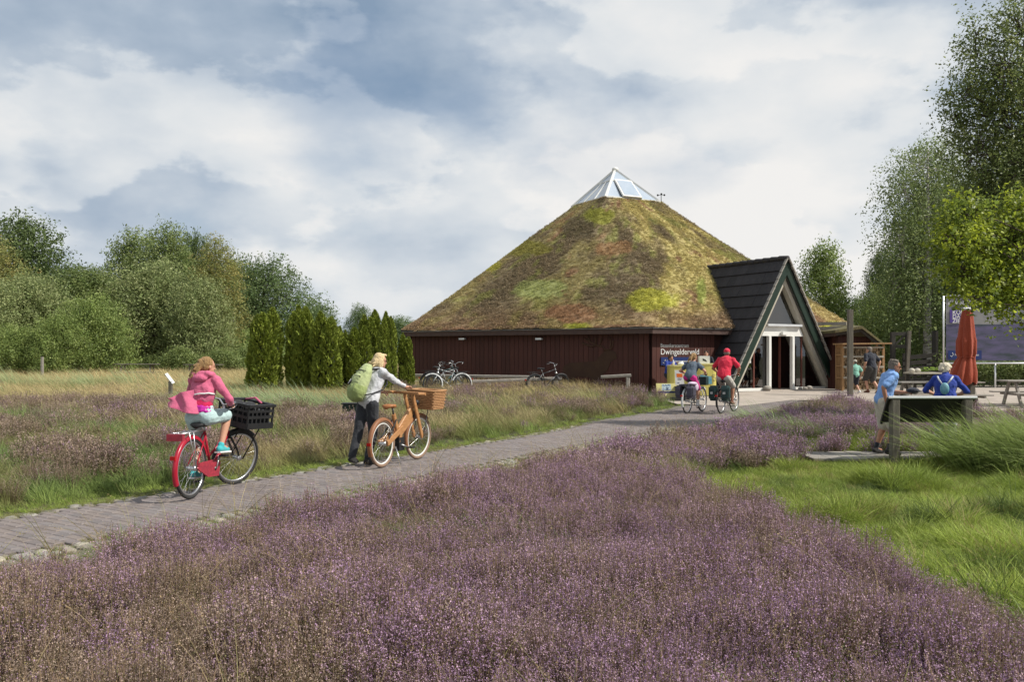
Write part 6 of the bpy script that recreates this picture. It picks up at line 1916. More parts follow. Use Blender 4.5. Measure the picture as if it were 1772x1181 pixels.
def crown_mesh(name, lobes, nspray, per, leaf, slen, cols, seed, upb=0.35, droop=0.0, inner=0.45, spread=1.3, wind=0.0, jit=0.25, asp=0.55):
    r = np.random.default_rng(seed)
    lobes = np.array(lobes, float)
    w = (lobes[:, 3] * lobes[:, 4] + lobes[:, 4] * lobes[:, 5] + lobes[:, 3] * lobes[:, 5]); w /= w.sum()
    k = r.choice(len(lobes), nspray, p=w)
    d = r.normal(size=(nspray, 3)); d[:, 2] += 0.25
    d /= np.linalg.norm(d, axis=1, keepdims=True)
    rad = inner + (1 - inner) * r.random(nspray) ** 0.55
    A0 = lobes[k, :3] + d * lobes[k, 3:6] * rad[:, None]
    sd = d * 0.9 + r.normal(size=(nspray, 3)) * 0.45 + np.array([-wind, 0, upb])
    sd /= np.linalg.norm(sd, axis=1, keepdims=True)
    L = slen * r.uniform(0.5, 1.3, nspray)
    t = r.random((nspray, per))
    P = A0[:, None] + sd[:, None] * (L[:, None] * t)[..., None]
    P[..., 2] -= droop * (L[:, None] * t ** 2)
    P += r.normal(size=P.shape) * leaf * spread * (1 - 0.6 * t)[..., None]
    P = P.reshape(-1, 3)
    Nn = (d[:, None] * 0.6 + r.normal(size=(nspray, per, 3)) * 0.8 + np.array([0, 0, 0.35])).reshape(-1, 3)
    V, Fq = leaf_quads(P, Nn, leaf * r.uniform(0.6, 1.35, len(P)), r, asp)
    cols = np.array(cols, float)
    ck = r.integers(0, len(cols), nspray)
    base = cols[ck] * r.uniform(1 - jit, 1 + jit, (nspray, 1))
    C = np.repeat(base, per, axis=0) * r.uniform(0.82, 1.2, (len(P), 1))
    return np_mesh(name, V, Fq, np.repeat(C, 4, axis=0)), A0, k

def trunk_mesh(lobes, h0, r0, seed, lean=(0, 0), soft=False):
    q = random.Random(seed)
    mb = MB()
    top = max(l[2] + l[5] * 0.3 for l in lobes)
    pts = [(lean[0] * (t ** 1.5) + q.uniform(-0.05, 0.05) * t, lean[1] * (t ** 1.5), top * t - 0.15 * (t == 0)) for t in (0, 0.12, 0.3, 0.5, 0.7, 1.0)]
    mb.tube(pts, [r0 * 1.25, r0, r0 * 0.85, r0 * 0.65, r0 * 0.42, r0 * 0.12], 9)
    for l in lobes:
        t = min(0.85, max(0.18, (l[2] - l[5] * 0.8) / top))
        b = Vector((lean[0] * t ** 1.5, lean[1] * t ** 1.5, top * t))
        c = Vector(l[:3])
        m = b.lerp(c, 0.5) + Vector((q.uniform(-0.2, 0.2), q.uniform(-0.2, 0.2), 0.25))
        rr = r0 * (0.5 - 0.25 * t)
        if soft:
            b.z = max(0.6, min(b.z, c.z - 0.45 * math.hypot(c.x, c.y)))
            m = b.lerp(c, 0.55) + Vector((q.uniform(-0.2, 0.2), q.uniform(-0.2, 0.2), 0.12 * (c - b).length))
            rr *= 0.55
            c = b.lerp(c, 0.9)
            mb.tube([b, b.lerp(m, 0.5) + Vector((0, 0, 0.06)), m, c], [rr, rr * 0.8, rr * 0.55, rr * 0.12], 6)
        else:
            mb.tube([b, m, c, c + (c - m) * 0.6], [rr, rr * 0.7, rr * 0.4, rr * 0.1], 6)
        for _ in range(3):
            e = c + Vector((q.uniform(-1, 1) * l[3], q.uniform(-1, 1) * l[4], q.uniform(-0.3, 1) * l[5])) * 0.75
            mb.tube([m.lerp(c, q.uniform(0.3, 0.9)), c.lerp(e, 0.5), e], [rr * 0.4, rr * 0.25, rr * 0.05], 5)
    return mb.mesh('trunk')

def rand_lobes(seed, H, W, z0, n, taper=0.6, lobe=0.42):
    q = random.Random(seed)
    out = []
    for i in range(n):
        f = (i + 0.5) / n
        z = z0 + (H - z0) * (0.12 + 0.80 * f)
        w = W * (math.sin(PI * (0.18 + 0.78 * f)) ** taper)
        a = i * 2.4 + q.uniform(-0.5, 0.5)
        rr = w * q.uniform(0.25, 0.62)
        s_ = W * lobe * q.uniform(0.75, 1.15) * (0.55 + 0.5 * math.sin(PI * (0.2 + 0.7 * f)))
        out.append((rr * math.cos(a), rr * math.sin(a), z, s_, s_, s_ * q.uniform(0.75, 1.05)))
    out.append((0, 0, H - W * lobe * 0.5, W * lobe * 0.55, W * lobe * 0.55, W * lobe * 0.6))
    return out

KINDS = {}
def kind(key, H, W, z0, n, leaf, nsp, per, slen, cols, seed, bark='bark', r0=0.16, **kw):
    lt = kw.pop('taper', 0.6); lb = kw.pop('lobe', 0.42)
    lobes = rand_lobes(seed, H, W, z0, n, lt, lb)
    cm, A0, _ = crown_mesh('crown', lobes, nsp, per, leaf, slen, cols, seed, **kw)
    cm.materials.append(M['leaf'])
    tm = trunk_mesh(lobes, z0, r0, seed); tm.materials.append(M[bark])
    KINDS[key] = (cm, tm, H, W)
# prototypes, heights and half-widths in metres
DK = [(0.058, 0.080, 0.026), (0.048, 0.068, 0.024), (0.070, 0.092, 0.032)]
MG = [(0.098, 0.122, 0.040), (0.080, 0.108, 0.036), (0.118, 0.140, 0.050)]
GG = [(0.135, 0.155, 0.065), (0.110, 0.135, 0.052), (0.16, 0.175, 0.078)]
BR = [(0.135, 0.140, 0.045), (0.115, 0.125, 0.042), (0.165, 0.145, 0.05)]
LM = [(0.110, 0.142, 0.040), (0.092, 0.125, 0.036), (0.132, 0.160, 0.050)]
kind('oak', 9.0, 4.2, 0.4, 20, 0.165, 2700, 13, 0.85, DK, 21, wind=0.15)
kind('round', 8.0, 4.6, 0.3, 20, 0.16, 2600, 13, 0.8, [(0.068, 0.095, 0.036), (0.056, 0.083, 0.030), (0.08, 0.105, 0.042)], 22, wind=0.15)
kind('alder', 9.5, 2.9, 0.4, 18, 0.155, 2300, 13, 0.95, MG, 23, taper=0.8, wind=0.2)
kind('birch', 9.5, 1.9, 0.8, 16, 0.13, 1500, 13, 0.95, BR, 24, bark='birch_bark', r0=0.10, taper=0.75, droop=0.45, wind=0.35)
kind('willow', 6.0, 3.3, 0.2, 18, 0.14, 2400, 13, 0.9, GG, 25, wind=0.3, upb=0.5)
kind('bush', 3.6, 2.6, 0.0, 16, 0.105, 2300, 13, 0.65, LM, 26, r0=0.06, upb=0.7, wind=0.2)
kind('shrub', 1.9, 1.5, 0.0, 10, 0.11, 700, 11, 0.45, MG, 27, r0=0.04, upb=0.6)
kind('poplar', 7.0, 2.2, 0.8, 15, 0.15, 1300, 12, 0.9, LM, 28, taper=0.5, upb=0.9)

def plant_tree(key, u, vtop, Y, label, wpx=None, name='tree', rz=None, group=None, cat='tree', vis_w=1.0):
    cm, tm, H, W = KINDS[key]
    x = gx(u, Y); zg = gh(x, Y)
    h = gz(vtop, Y) - zg
    r = empty(name, (x, Y, zg), RND.uniform(0, 6.28) if rz is None else rz); tag(r, label, cat, group)
    sz = h / H
    sxy = (wpx / FPX * Y) / (2 * W) if wpx else sz
    r.scale = (sxy, sxy, sz)
    link('trunk', tm, None, r); link('crown', cm, None, r)
    return r

G1 = 'trees along the left edge of the meadow'
plant_tree('oak', 40, 386, 62, 'broad dark green tree at the far left, tallest there', 250, 'oak_tree', group=G1)
plant_tree('birch', -5, 418, 54, 'thin yellow-green birch cut off by the left edge', 110, 'birch_tree', group=G1)
plant_tree('alder', 165, 470, 63, 'dark dense tree filling the dip left of centre', 150, 'broadleaf_tree', group=G1)
plant_tree('alder', 228, 408, 66, 'tall mid green tree just left of the tree with the highest tip', 140, 'broadleaf_tree', group=G1)
plant_tree('alder', 292, 398, 64, 'mid green tree with the highest tip of the left group', 130, 'broadleaf_tree', group=G1)
plant_tree('oak', 335, 414, 70, 'dark tree top between the highest tree and the yellow birch', 120, 'oak_tree', group=G1)
plant_tree('birch', 372, 415, 55, 'slender yellowish birch with a pale trunk above the girl', 100, 'birch_tree', group=G1)
plant_tree('round', 455, 456, 70, 'wide rounded dark tree sloping down toward the hedge columns', 230, 'oak_tree', group=G1)
plant_tree('round', 400, 452, 78, 'grey-green tree crown behind the yellow birch', 150, 'oak_tree', group=G1)
plant_tree('willow', 60, 492, 50, 'pale grey-green willow behind the left meadow', 190, 'willow_tree', group=G1)
plant_tree('willow', -30, 505, 47, 'pale willow cut off by the left edge of the photo', 170, 'willow_tree', group=G1)
plant_tree('willow', 270, 470, 56, 'grey-green willow filling the middle of the left tree group', 210, 'willow_tree', group=G1)
plant_tree('willow', 350, 498, 53, 'grey-green willow below the yellow birch', 150, 'willow_tree', group=G1)
plant_tree('bush', 165, 530, 46, 'large rounded bright green bush in front of the willows', 155, 'bush', cat='bush')
plant_tree('bush', 100, 560, 44, 'rounded green bush left of the large bright bush', 130, 'bush', cat='bush')
plant_tree('bush', 20, 575, 44, 'green bush in front of the leftmost willow', 130, 'bush', cat='bush')
plant_tree('shrub', 310, 610, 50, 'low leafy shrub behind the white lectern sign', 90, 'shrub', cat='bush', group='low shrubs behind the meadow')
plant_tree('shrub', 385, 612, 50, 'low leafy shrub right behind the girl cyclist', 95, 'shrub', cat='bush', group='low shrubs behind the meadow')
plant_tree('shrub', 262, 622, 52, 'low dark shrub between bright bush and lectern', 80, 'shrub', cat='bush', group='low shrubs behind the meadow')
plant_tree('shrub', 432, 606, 52, 'low shrub just left of the first hedge column', 90, 'shrub', cat='bush', group='low shrubs behind the meadow')
plant_tree('round', 540, 530, 110, 'far small tree between the first two hedge column groups', 130, 'oak_tree')
plant_tree('round', 622, 533, 120, 'far tree top peeping above the middle hedge columns', 70, 'oak_tree')
plant_tree('round', 690, 552, 140, 'farthest low tree line right of the hedge columns', 130, 'oak_tree')
plant_tree('oak', 120, 470, 85, 'dim dark tree in the gap behind the far-left trees', 330, 'oak_tree', group=G1)
plant_tree('oak', 330, 480, 88, 'dim dark tree behind the willows and the yellow birch', 330, 'oak_tree', group=G1)
plant_tree('bush', 300, 590, 60, 'dark bush closing the gap beneath the willows', 220, 'bush', cat='bush')
plant_tree('bush', 420, 580, 62, 'dark bush beneath the wide rounded tree', 200, 'bush', cat='bush')
# behind and right of the building
plant_tree('poplar', 1424, 436, 56, 'bright green upright tree behind the entrance gable', 118, 'poplar_tree')
plant_tree('oak', 1525, 440, 60, 'dark slim tree between poplar and weeping birch', 80, 'broadleaf_tree')
plant_tree('bush', 1520, 516, 46, 'yellow-green bushy shrub behind the log rack', 115, 'bush', cat='bush')
plant_tree('bush', 1590, 545, 44, 'green shrub behind the dark timber frame', 120, 'bush', cat='bush')
plant_tree('oak', 1650, 330, 52, 'dark shaded tree behind the banner', 260, 'broadleaf_tree')
plant_tree('oak', 1770, 250, 46, 'tall dark tree behind the banner at the right edge', 280, 'broadleaf_tree')
plant_tree('alder', 1590, 420, 50, 'dark green tree below the weeping birch', 130, 'broadleaf_tree')
plant_tree('alder', 1860, 200, 40, 'dark tree beyond the right edge of the photo', 260, 'broadleaf_tree')
plant_tree('round', 1480, 520, 75, 'dim tree far behind the yellow-green shrub', 160, 'oak_tree')

def special_tree(name, label, lobes_uv, Y, base_u, cols, leaf, nsp, per, slen, seed, r0, bark, material, **kw):
    """lobes given as (u, v, depth offset, radius_u px, radius_v px)"""
    bx = gx(base_u, Y); zg = gh(bx, Y)
    lobes = []
    for (u, v, dy, ru, rv) in lobes_uv:
        Yl = Y + dy
        lobes.append((gx(u, Yl) - bx, dy, gz(v, Yl) - zg, ru / FPX * Yl, ru / FPX * Yl * 0.9, rv / FPX * Yl))
    r = empty(name, (bx, Y, zg)); tag(r, label, 'tree')
    cm, A0, k = crown_mesh('crown', lobes, nsp, per, leaf, slen, cols, seed, **kw)
    link('crown', cm, M[material], r)
    tm = trunk_mesh(lobes, 0.5, r0, seed, soft=True)
    to = link('trunk', tm, M[bark], r)
    tw = MB(); q = random.Random(seed)
    for i in range(0, len(A0), 7):
        a = Vector(A0[i]); c = Vector(lobes[k[i]][:3])
        tw.tube([c.lerp(a, 0.25), c.lerp(a, 0.65) + Vector((0, 0, 0.05)), a + (a - c) * 0.12], [0.018, 0.011, 0.004], 4, caps=False)
    tag(link('twigs', tw.mesh('twigs', False), M[bark], r), kind='stuff')
    return r
# weeping birch
special_tree('weeping_birch', 'tall weeping birch with hanging grey-green foliage right of the entrance',
    [(1590, 290, 0, 40, 36), (1625, 275, 1, 36, 36), (1565, 340, -0.5, 26, 50), (1600, 370, 0.6, 42, 62), (1640, 350, 1.2, 42, 70), (1560, 430, -0.4, 24, 70), (1600, 460, 0.5, 44, 80), (1645, 460, 1, 40, 80), (1550, 500, 0, 20, 55), (1590, 540, 0.4, 40, 60)],
    40, 1605, [(0.095, 0.122, 0.045), (0.080, 0.105, 0.040), (0.122, 0.145, 0.055)], 0.115, 3300, 13, 1.5, 41, 0.20, 'birch_bark', 'leaf', droop=0.75, upb=-0.55, wind=0.12, inner=0.3, spread=1.1)
# large tree at the right edge, near
special_tree('large_birch', 'large dark tree at the right edge reaching the top of the photo',
    [(1770, 60, 0, 45, 60), (1740, 130, -0.3, 50, 50), (1690, 105, 0.2, 24, 45), (1668, 165, -0.2, 24, 30), (1720, 200, 0.2, 62, 60), (1655, 210, 0.3, 24, 28), (1790, 180, 0.4, 70, 90), (1690, 270, 0, 42, 50), (1760, 300, 0.5, 80, 80), (1720, 370, 0.6, 70, 60), (1800, 420, 0.6, 90, 90), (1690, 60, 0, 12, 28)],
    19, 1850, [(0.092, 0.114, 0.036), (0.070, 0.092, 0.030), (0.125, 0.142, 0.046)], 0.066, 3700, 13, 0.50, 42, 0.20, 'bark', 'leaf_near', upb=0.15, wind=0.25, inner=0.35, spread=1.5)
# lime-green oak branches, nearer
special_tree('young_oak', 'yellow-green oak with sunlit lobed leaves hanging before the banner',
    [(1670, 370, 0, 34, 26), (1650, 420, -0.2, 38, 28), (1690, 430, 0.2, 50, 34), (1660, 470, 0, 40, 24), (1720, 490, 0.2, 56, 36), (1690, 518, -0.2, 30, 12), (1760, 430, 0.4, 60, 60), (1780, 520, 0.3, 60, 30), (1640, 395, 0, 22, 18), (1745, 555, -0.1, 14, 12), (1780, 370, 0.5, 50, 40)],
    15, 1830, [(0.21, 0.24, 0.022), (0.17, 0.20, 0.022), (0.12, 0.15, 0.024), (0.09, 0.12, 0.022)], 0.072, 1250, 10, 0.30, 43, 0.13, 'bark', 'leaf_near', upb=0.1, inner=0.25, spread=1.3, asp=0.7)

# hedge strip below the banner
hl = []
for i in range(26):
    hl.append((gx(1640, 35.2) + i * 0.30, RND.uniform(-0.2, 0.2), RND.uniform(0.35, 0.75), 0.35, 0.35, 0.40))
hr_ = empty('low_hedge', (0, 35.6, 0.3)); tag(hr_, 'low dark green hedge beneath the banner', 'hedge')
cm, _, _ = crown_mesh('foliage', hl, 1500, 11, 0.10, 0.4, MG, 51, upb=1.1, inner=0.2)
link('foliage', cm, M['leaf'], hr_)
hs = MB()
for i in range(14):
    hs.tube([(gx(1640, 35.2) + i * 0.56, 0, -0.1), (gx(1640, 35.2) + i * 0.56 + 0.1, 0.05, 0.6)], [0.02, 0.008], 5)
hs.build('stem', M['bark'], hr_)

# columnar evergreens
def evergreen(seed, H, W, nl):
    r = np.random.default_rng(seed); q = random.Random(seed)
    # several flame shaped leaders side by side
    leaders = []
    for i in range(nl):
        a = i * 2 * PI / nl + q.uniform(-0.4, 0.4)
        leaders.append((W * 0.44 * math.cos(a), W * 0.44 * math.sin(a), H * (1.0 if i == 0 else q.uniform(0.90, 0.98)), W * q.uniform(0.50, 0.60)))
    for i in range(3):
        a = i * 2.1 + 0.9
        leaders.append((W * 0.62 * math.cos(a), W * 0.62 * math.sin(a), H * q.uniform(0.45, 0.7), W * q.uniform(0.34, 0.42)))
    P, D, Tt = [], [], []
    for (lx, ly, h, w) in leaders:
        n = int(4200 * h * w / (H * W * 0.62))
        t = r.random(n) ** 0.85
        prof = np.where(t < 0.35, 0.72 + 0.28 * (t / 0.35), np.clip(1 - ((t - 0.35) / 0.65) ** 5.0, 0.06, 1))
        a = r.uniform(0, 2 * PI, n)
        lump = 1 + 0.30 * np.sin(3 * a + t * 9 + lx * 9) * np.sin(t * 23 + a * 2 + ly * 5) + 0.10 * np.sin(7 * a + t * 41)
        rr = w * prof * lump * (0.86 + 0.16 * r.random(n))
        P.append(np.stack([lx + rr * np.cos(a), ly + rr * np.sin(a), h * t], 1))
        D.append(np.stack([np.cos(a), np.sin(a), 1.1 * np.ones(n)], 1)); Tt.append(lump)
    P = np.vstack(P); D = np.vstack(D); lump = np.concatenate(Tt)
    n = len(P)
    D = D + r.normal(size=D.shape) * 0.45; D /= np.linalg.norm(D, axis=1, keepdims=True)
    side = np.cross(D, r.normal(size=D.shape)); side /= np.linalg.norm(side, axis=1, keepdims=True)
    L = 0.16 * r.uniform(0.6, 1.3, (n, 1))
    V = np.stack([P - D * L * 0.5, P + side * L * 0.22, P + D * L * 0.55, P - side * L * 0.22], 1).reshape(-1, 3)
    base = np.array([0.105, 0.135, 0.022]) * r.uniform(0.6, 1.25, (n, 1)) + np.array([0.035, 0.03, 0]) * r.random((n, 1))
    me = np_mesh('foliage', V, np.arange(n * 4).reshape(n, 4), np.repeat(base, 4, axis=0)); me.materials.append(M['conifer'])
    core = MB()
    for (lx, ly, h, w) in leaders:
        core.tube([(lx, ly, 0.05), (lx, ly, h * 0.3), (lx, ly, h * 0.6), (lx, ly, h * 0.92)], [w * 0.45, w * 0.70, w * 0.70, w * 0.25], 9)
    cme = core.mesh('core'); cme.materials.append(M['core'])
    return me, cme
M['core'] = mat('core', (0.022, 0.026, 0.010), (0.014, 0.018, 0.007), 0.95, 8)
EV = [evergreen(61, 3.0, 0.66, 3), evergreen(62, 3.0, 0.62, 4), evergreen(63, 3.0, 0.58, 3)]
cols_ = [(458, 534, 30.0, 68, 0, 'stout evergreen column standing alone left of the others'), (519, 530, 30.4, 56, 1, 'tallest evergreen column, left of the second group'), (566, 541, 29.8, 62, 0, 'broad evergreen column in the second group'),
         (592, 566, 31.2, 30, 2, 'narrow evergreen column hidden behind the second group'), (622, 566, 30.2, 52, 1, 'evergreen column directly behind the blond woman'), (640, 538, 31.2, 50, 2, 'evergreen column with rounded top behind the blond woman'), (669, 541, 30.4, 40, 0, 'slim evergreen column right of the blond woman'), (703, 578, 31.0, 32, 2, 'shortest evergreen column at the building corner')]
for i, (u, vt, Y, wpx, k, lb) in enumerate(cols_):
    x = gx(u, Y); zg = gh(x, Y)
    r = empty('evergreen_column', (x, Y, zg), i * 1.3 + 0.4); tag(r, lb, 'conifer', 'evergreen columns beside the building')
    W0 = (0.66, 0.62, 0.58)[k] * 1.17
    sx = (wpx / FPX * Y) / (2 * W0)
    r.scale = (sx, sx, (gz(vt, Y) - zg) / 3.0)
    link('foliage', EV[k][0], None, r); link('core', EV[k][1], None, r)
# ------------------------------------------------------------------ ground cover
def proto_obj(name, V, Fq, gcol, fl, material, n=4):
    me = np_mesh(name, V, Fq, None, False, n)
    at = me.attributes.new('gcol', 'FLOAT_COLOR', 'POINT'); at.data.foreach_set('color', np.hstack([gcol, np.ones((len(gcol), 1))]).astype(np.float32).ravel())
    at = me.attributes.new('fl', 'FLOAT', 'POINT'); at.data.foreach_set('value', np.asarray(fl, np.float32))
    me.materials.append(material)
    return bpy.data.objects.new(name, me)

def heather_proto(seed, rad, hgt, nst, nfl, fsz):
    r = np.random.default_rng(seed)
    V, C, Fl = [], [], []
    a = r.uniform(0, 2 * PI, nst); rr = rad * np.sqrt(r.random(nst))
    bx, by = rr * np.cos(a) * 0.55, rr * np.sin(a) * 0.55
    h = hgt * r.uniform(0.62, 1.12, nst) * (1 - 0.25 * (rr / rad) ** 2)
    tx, ty = rr * np.cos(a) * 1.1 + r.normal(size=nst) * 0.022 - 0.03, rr * np.sin(a) * 1.1 + r.normal(size=nst) * 0.022
    base = np.stack([bx, by, np.full(nst, -0.04)], 1); tip = np.stack([tx, ty, h], 1)
    # stems as narrow upright ribbons
    wd = np.stack([np.cos(a + 1.2), np.sin(a + 1.2), np.zeros(nst)], 1) * 0.0026
    q = np.stack([base - wd, base + wd, tip + wd * 0.4, tip - wd * 0.4], 1)
    V.append(q.reshape(-1, 3)); C.append(np.repeat(np.array([[0.22, 0.155, 0.10]]) * r.uniform(0.6, 1.5, (nst, 1)), 4, axis=0)); Fl.append(np.zeros(nst * 4))
    # small green leaves low, florets high
    for kind_, n_, t0, t1, sz, sp in (('leaf', int(nfl * 0.8), 0.22, 0.85, fsz * 1.0, 0.011), ('fl', nfl, 0.50, 1.03, fsz, 0.0055)):
        t = r.uniform(t0, t1, (nst, n_))
        P = base[:, None] + (tip - base)[:, None] * t[..., None] + r.normal(size=(nst, n_, 3)) * sp
        P = P.reshape(-1, 3)
        Nn = r.normal(size=P.shape) + np.array([0, -0.3, 0.5])
        v, _ = leaf_quads(P, Nn, sz * r.uniform(0.6, 1.3, len(P)), r, 0.7)
        V.append(v)
        if kind_ == 'leaf':
            c = np.array([[0.15, 0.140, 0.065]]) * r.uniform(0.55, 1.5, (len(P), 1)); f = np.zeros(len(P) * 4)
        else:
            c = np.ones((len(P), 3)) * r.uniform(0.65, 1.3, (len(P), 1)); f = np.ones(len(P) * 4)
        C.append(np.repeat(c, 4, axis=0)); Fl.append(f)
    V = np.vstack(V)
    return proto_obj('heather_tuft', V, np.arange(len(V)).reshape(-1, 4), np.vstack(C), np.concatenate(Fl), M['heather'])

def grass_proto(seed, rad, h0, h1, nb, wid, lean, curve, seeds=0.0, name='grass_tuft', seg=4, spread=0.5):
    r = np.random.default_rng(seed)
    a = r.uniform(0, 2 * PI, nb); rr = rad * np.sqrt(r.random(nb))
    b = np.stack([rr * np.cos(a), rr * np.sin(a), np.full(nb, -0.02)], 1)
    L = r.uniform(h0, h1, nb)
    d = np.stack([np.cos(a) * spread * r.random(nb) - lean * r.uniform(0.5, 1.3, nb), np.sin(a) * spread * r.random(nb) + r.normal(size=nb) * 0.1, np.ones(nb)], 1)
    d /= np.linalg.norm(d, axis=1, keepdims=True)
    cv = curve * r.uniform(0.4, 1.5, nb)
    sd = np.stack([-np.sin(a + r.normal(size=nb)), np.cos(a + r.normal(size=nb)), np.zeros(nb)], 1)
    rows = []
    for k in range(seg + 1):
        t = k / seg
        p = b + d * (L * t)[:, None]
        hor = np.stack([d[:, 0] - 0.25 * lean, d[:, 1], np.zeros(nb)], 1); hor /= np.linalg.norm(hor, axis=1, keepdims=True) + 1e-9
        p = p + hor * (cv * L * t ** 2)[:, None] - np.array([0, 0, 1]) * (cv * L * 0.55 * t ** 2.4)[:, None]
        w = wid * (1 - t) ** 0.6 * (0.7 + 0.6 * t * (1 - t) * 2) + 0.0006
        rows.append((p - sd * w, p + sd * w, p))
    V, C, Fq = [], [], []
    shade = r.uniform(0.7, 1.35, (nb, 1))
    for k in range(seg):
        V.append(np.stack([rows[k][0], rows[k][1], rows[k + 1][1], rows[k + 1][0]], 1).reshape(-1, 3))
        C.append(np.repeat(np.ones((nb, 3)) * shade, 4, axis=0))
    if seeds:
        ns = int(nb * seeds)
        for j in range(8):
            p = rows[-1][2][:ns] + (rows[-1][2][:ns] - rows[-2][2][:ns]) * (j * 0.09 - 0.3) + r.normal(size=(ns, 3)) * 0.006
            v, _ = leaf_quads(p, r.normal(size=p.shape), 0.010 + 0.006 * r.random(ns), r, 0.4)
            V.append(v); C.append(np.repeat(np.tile(np.array([[1.05, 0.95, 0.95]]), (ns, 1)), 4, axis=0))
    V = np.vstack(V); C = np.vstack(C)
    return proto_obj(name, V, np.arange(len(V)).reshape(-1, 4), C, np.ones(len(V)), M['veg'])

def scatter(name, pts, rot, scl, idx, tint, protos, label, cat, parent=None):
    me = bpy.data.meshes.new(name)
    n = len(pts)
    me.vertices.add(n); me.vertices.foreach_set('co', np.asarray(pts, np.float32).ravel())
    def at(nm, ty, data, field):
        a = me.attributes.new(nm, ty, 'POINT'); a.data.foreach_set(field, data)
    at('rot', 'FLOAT_VECTOR', np.asarray(rot, np.float32).ravel(), 'vector')
    at('scl', 'FLOAT_VECTOR', np.asarray(scl, np.float32).ravel(), 'vector')
    at('pidx', 'INT', np.asarray(idx, np.int32), 'value')
    at('tint', 'FLOAT_COLOR', np.hstack([tint, np.ones((n, 1))]).astype(np.float32).ravel(), 'color')
    o = link(name, me, None, parent)
    tag(o, label, None if parent is not None else cat, kind='stuff')
    ng = bpy.data.node_groups.new(name, 'GeometryNodeTree')
    ng.interface.new_socket('Geometry', in_out='INPUT', socket_type='NodeSocketGeometry')
    ng.interface.new_socket('Geometry', in_out='OUTPUT', socket_type='NodeSocketGeometry')
    nd, ln = ng.nodes, ng.links
    gi, go = nd.new('NodeGroupInput'), nd.new('NodeGroupOutput')
    jn = nd.new('GeometryNodeJoinGeometry')
    for p in reversed(protos):
        oi = nd.new('GeometryNodeObjectInfo'); oi.inputs['Object'].default_value = p; oi.inputs['As Instance'].default_value = True
        ln.new(oi.outputs['Geometry'], jn.inputs[0])
    ip = nd.new('GeometryNodeInstanceOnPoints'); ip.inputs['Pick Instance'].default_value = True
    def na(nm, ty):
        x = nd.new('GeometryNodeInputNamedAttribute'); x.data_type = ty; x.inputs['Name'].default_value = nm
        return x.outputs['Attribute']
    ln.new(gi.outputs[0], ip.inputs['Points']); ln.new(jn.outputs[0], ip.inputs['Instance'])
    ln.new(na('pidx', 'INT'), ip.inputs['Instance Index'])
    er = nd.new('FunctionNodeEulerToRotation'); ln.new(na('rot', 'FLOAT_VECTOR'), er.inputs[0]); ln.new(er.outputs[0], ip.inputs['Rotation'])
    ln.new(na('scl', 'FLOAT_VECTOR'), ip.inputs['Scale'])
    ln.new(ip.outputs[0], go.inputs[0])
    md = o.modifiers.new('scatter', 'NODES'); md.node_group = ng
    return o

def jgrid(x0, x1, y0, y1, step, r):
    xs, ys = np.arange(x0, x1, step), np.arange(y0, y1, step)
    X, Y = np.meshgrid(xs, ys)
    X = X + r.uniform(-0.5, 0.5, X.shape) * step; Y = Y + r.uniform(-0.5, 0.5, Y.shape) * step
    X, Y = X.ravel(), Y.ravel()
    k = (np.abs(X) < 0.66 * Y + 3.0) & (Y > 1.6)
    return X[k], Y[k]

HEX_IN = [tuple(hv(k, RW + 0.12)[:2]) for k in range(6)]
APOLY = [tuple(A(e, b, 0)[:2]) for e, b in ((-AW - 0.1, -0.3), (AW + 0.1, -0.3), (AW + 0.1, 3), (-AW - 0.1, 3))]
def classify(x, y):
    s, t = path_st(x, y)
    hw = half_w(s)
    onpath = (np.abs(t) < np.where(t > 0, hw + 0.30, hw + 0.14)) & (s < S_END - 0.1)
    plz = in_poly(x, y, PLAZA)
    blocked = onpath | plz | in_poly(x, y, HEX_IN) | in_poly(x, y, APOLY)
    blocked |= (x > BWX0 - 0.1) & (x < BWX1 + 0.1) & (y > BWY0 - 0.05) & (y < BWY1 + 0.05)
    edge = np.where(t > 0, t - hw - 0.30, -t - hw - 0.14)
    return s, t, edge, blocked

HP = [heather_proto(70 + i, 0.15, 0.33, 66, 22, 0.0082) for i in range(5)]
HPF = [heather_proto(80 + i, 0.20, 0.34, 56, 17, 0.0155) for i in range(4)]
GS = [grass_proto(90 + i, 0.10, 0.10, 0.24, 70, 0.0028, 0.12, 0.5) for i in range(3)]          # short lawn
GM = [grass_proto(95 + i, 0.12, 0.25, 0.50, 60, 0.0030, 0.25, 0.45, 0.15) for i in range(3)]    # medium
GF = [grass_proto(100 + i, 0.20, 0.35, 0.72, 70, 0.0065, 0.32, 0.45, 0.25) for i in range(3)]   # far meadow
GR = [grass_proto(105 + i, 0.22, 0.55, 1.10, 46, 0.0065, 0.40, 0.52, 0.0, seg=7, spread=0.35) for i in range(3)]  # reed-like, wind blown
GD = [grass_proto(110 + i, 0.05, 0.40, 0.75, 7, 0.0022, 0.25, 0.35, 1.0, spread=0.7) for i in range(3)]  # dry stalks

def mixc(cs, w):
    cs = np.array(cs, float); return cs[w]

def emit(name, x, y, protos, r, smin, smax, tint, label, cat, zoff=0.0, tilt=0.10, squash=(0.85, 1.15), free=True):
    n = len(x)
    z = ground(x, y) + zoff - 0.01
    s_ = r.uniform(smin, smax, n)
    scl = np.stack([s_, s_, s_ * r.uniform(*squash, n)], 1)
    rot = np.stack([r.normal(size=n) * tilt, r.normal(size=n) * tilt, r.uniform(0, 2 * PI, n) if free else r.normal(size=n) * 0.35], 1)
    return scatter(name, np.stack([x, y, z], 1), rot, scl, r.integers(0, len(protos), n), tint, protos, label, cat)

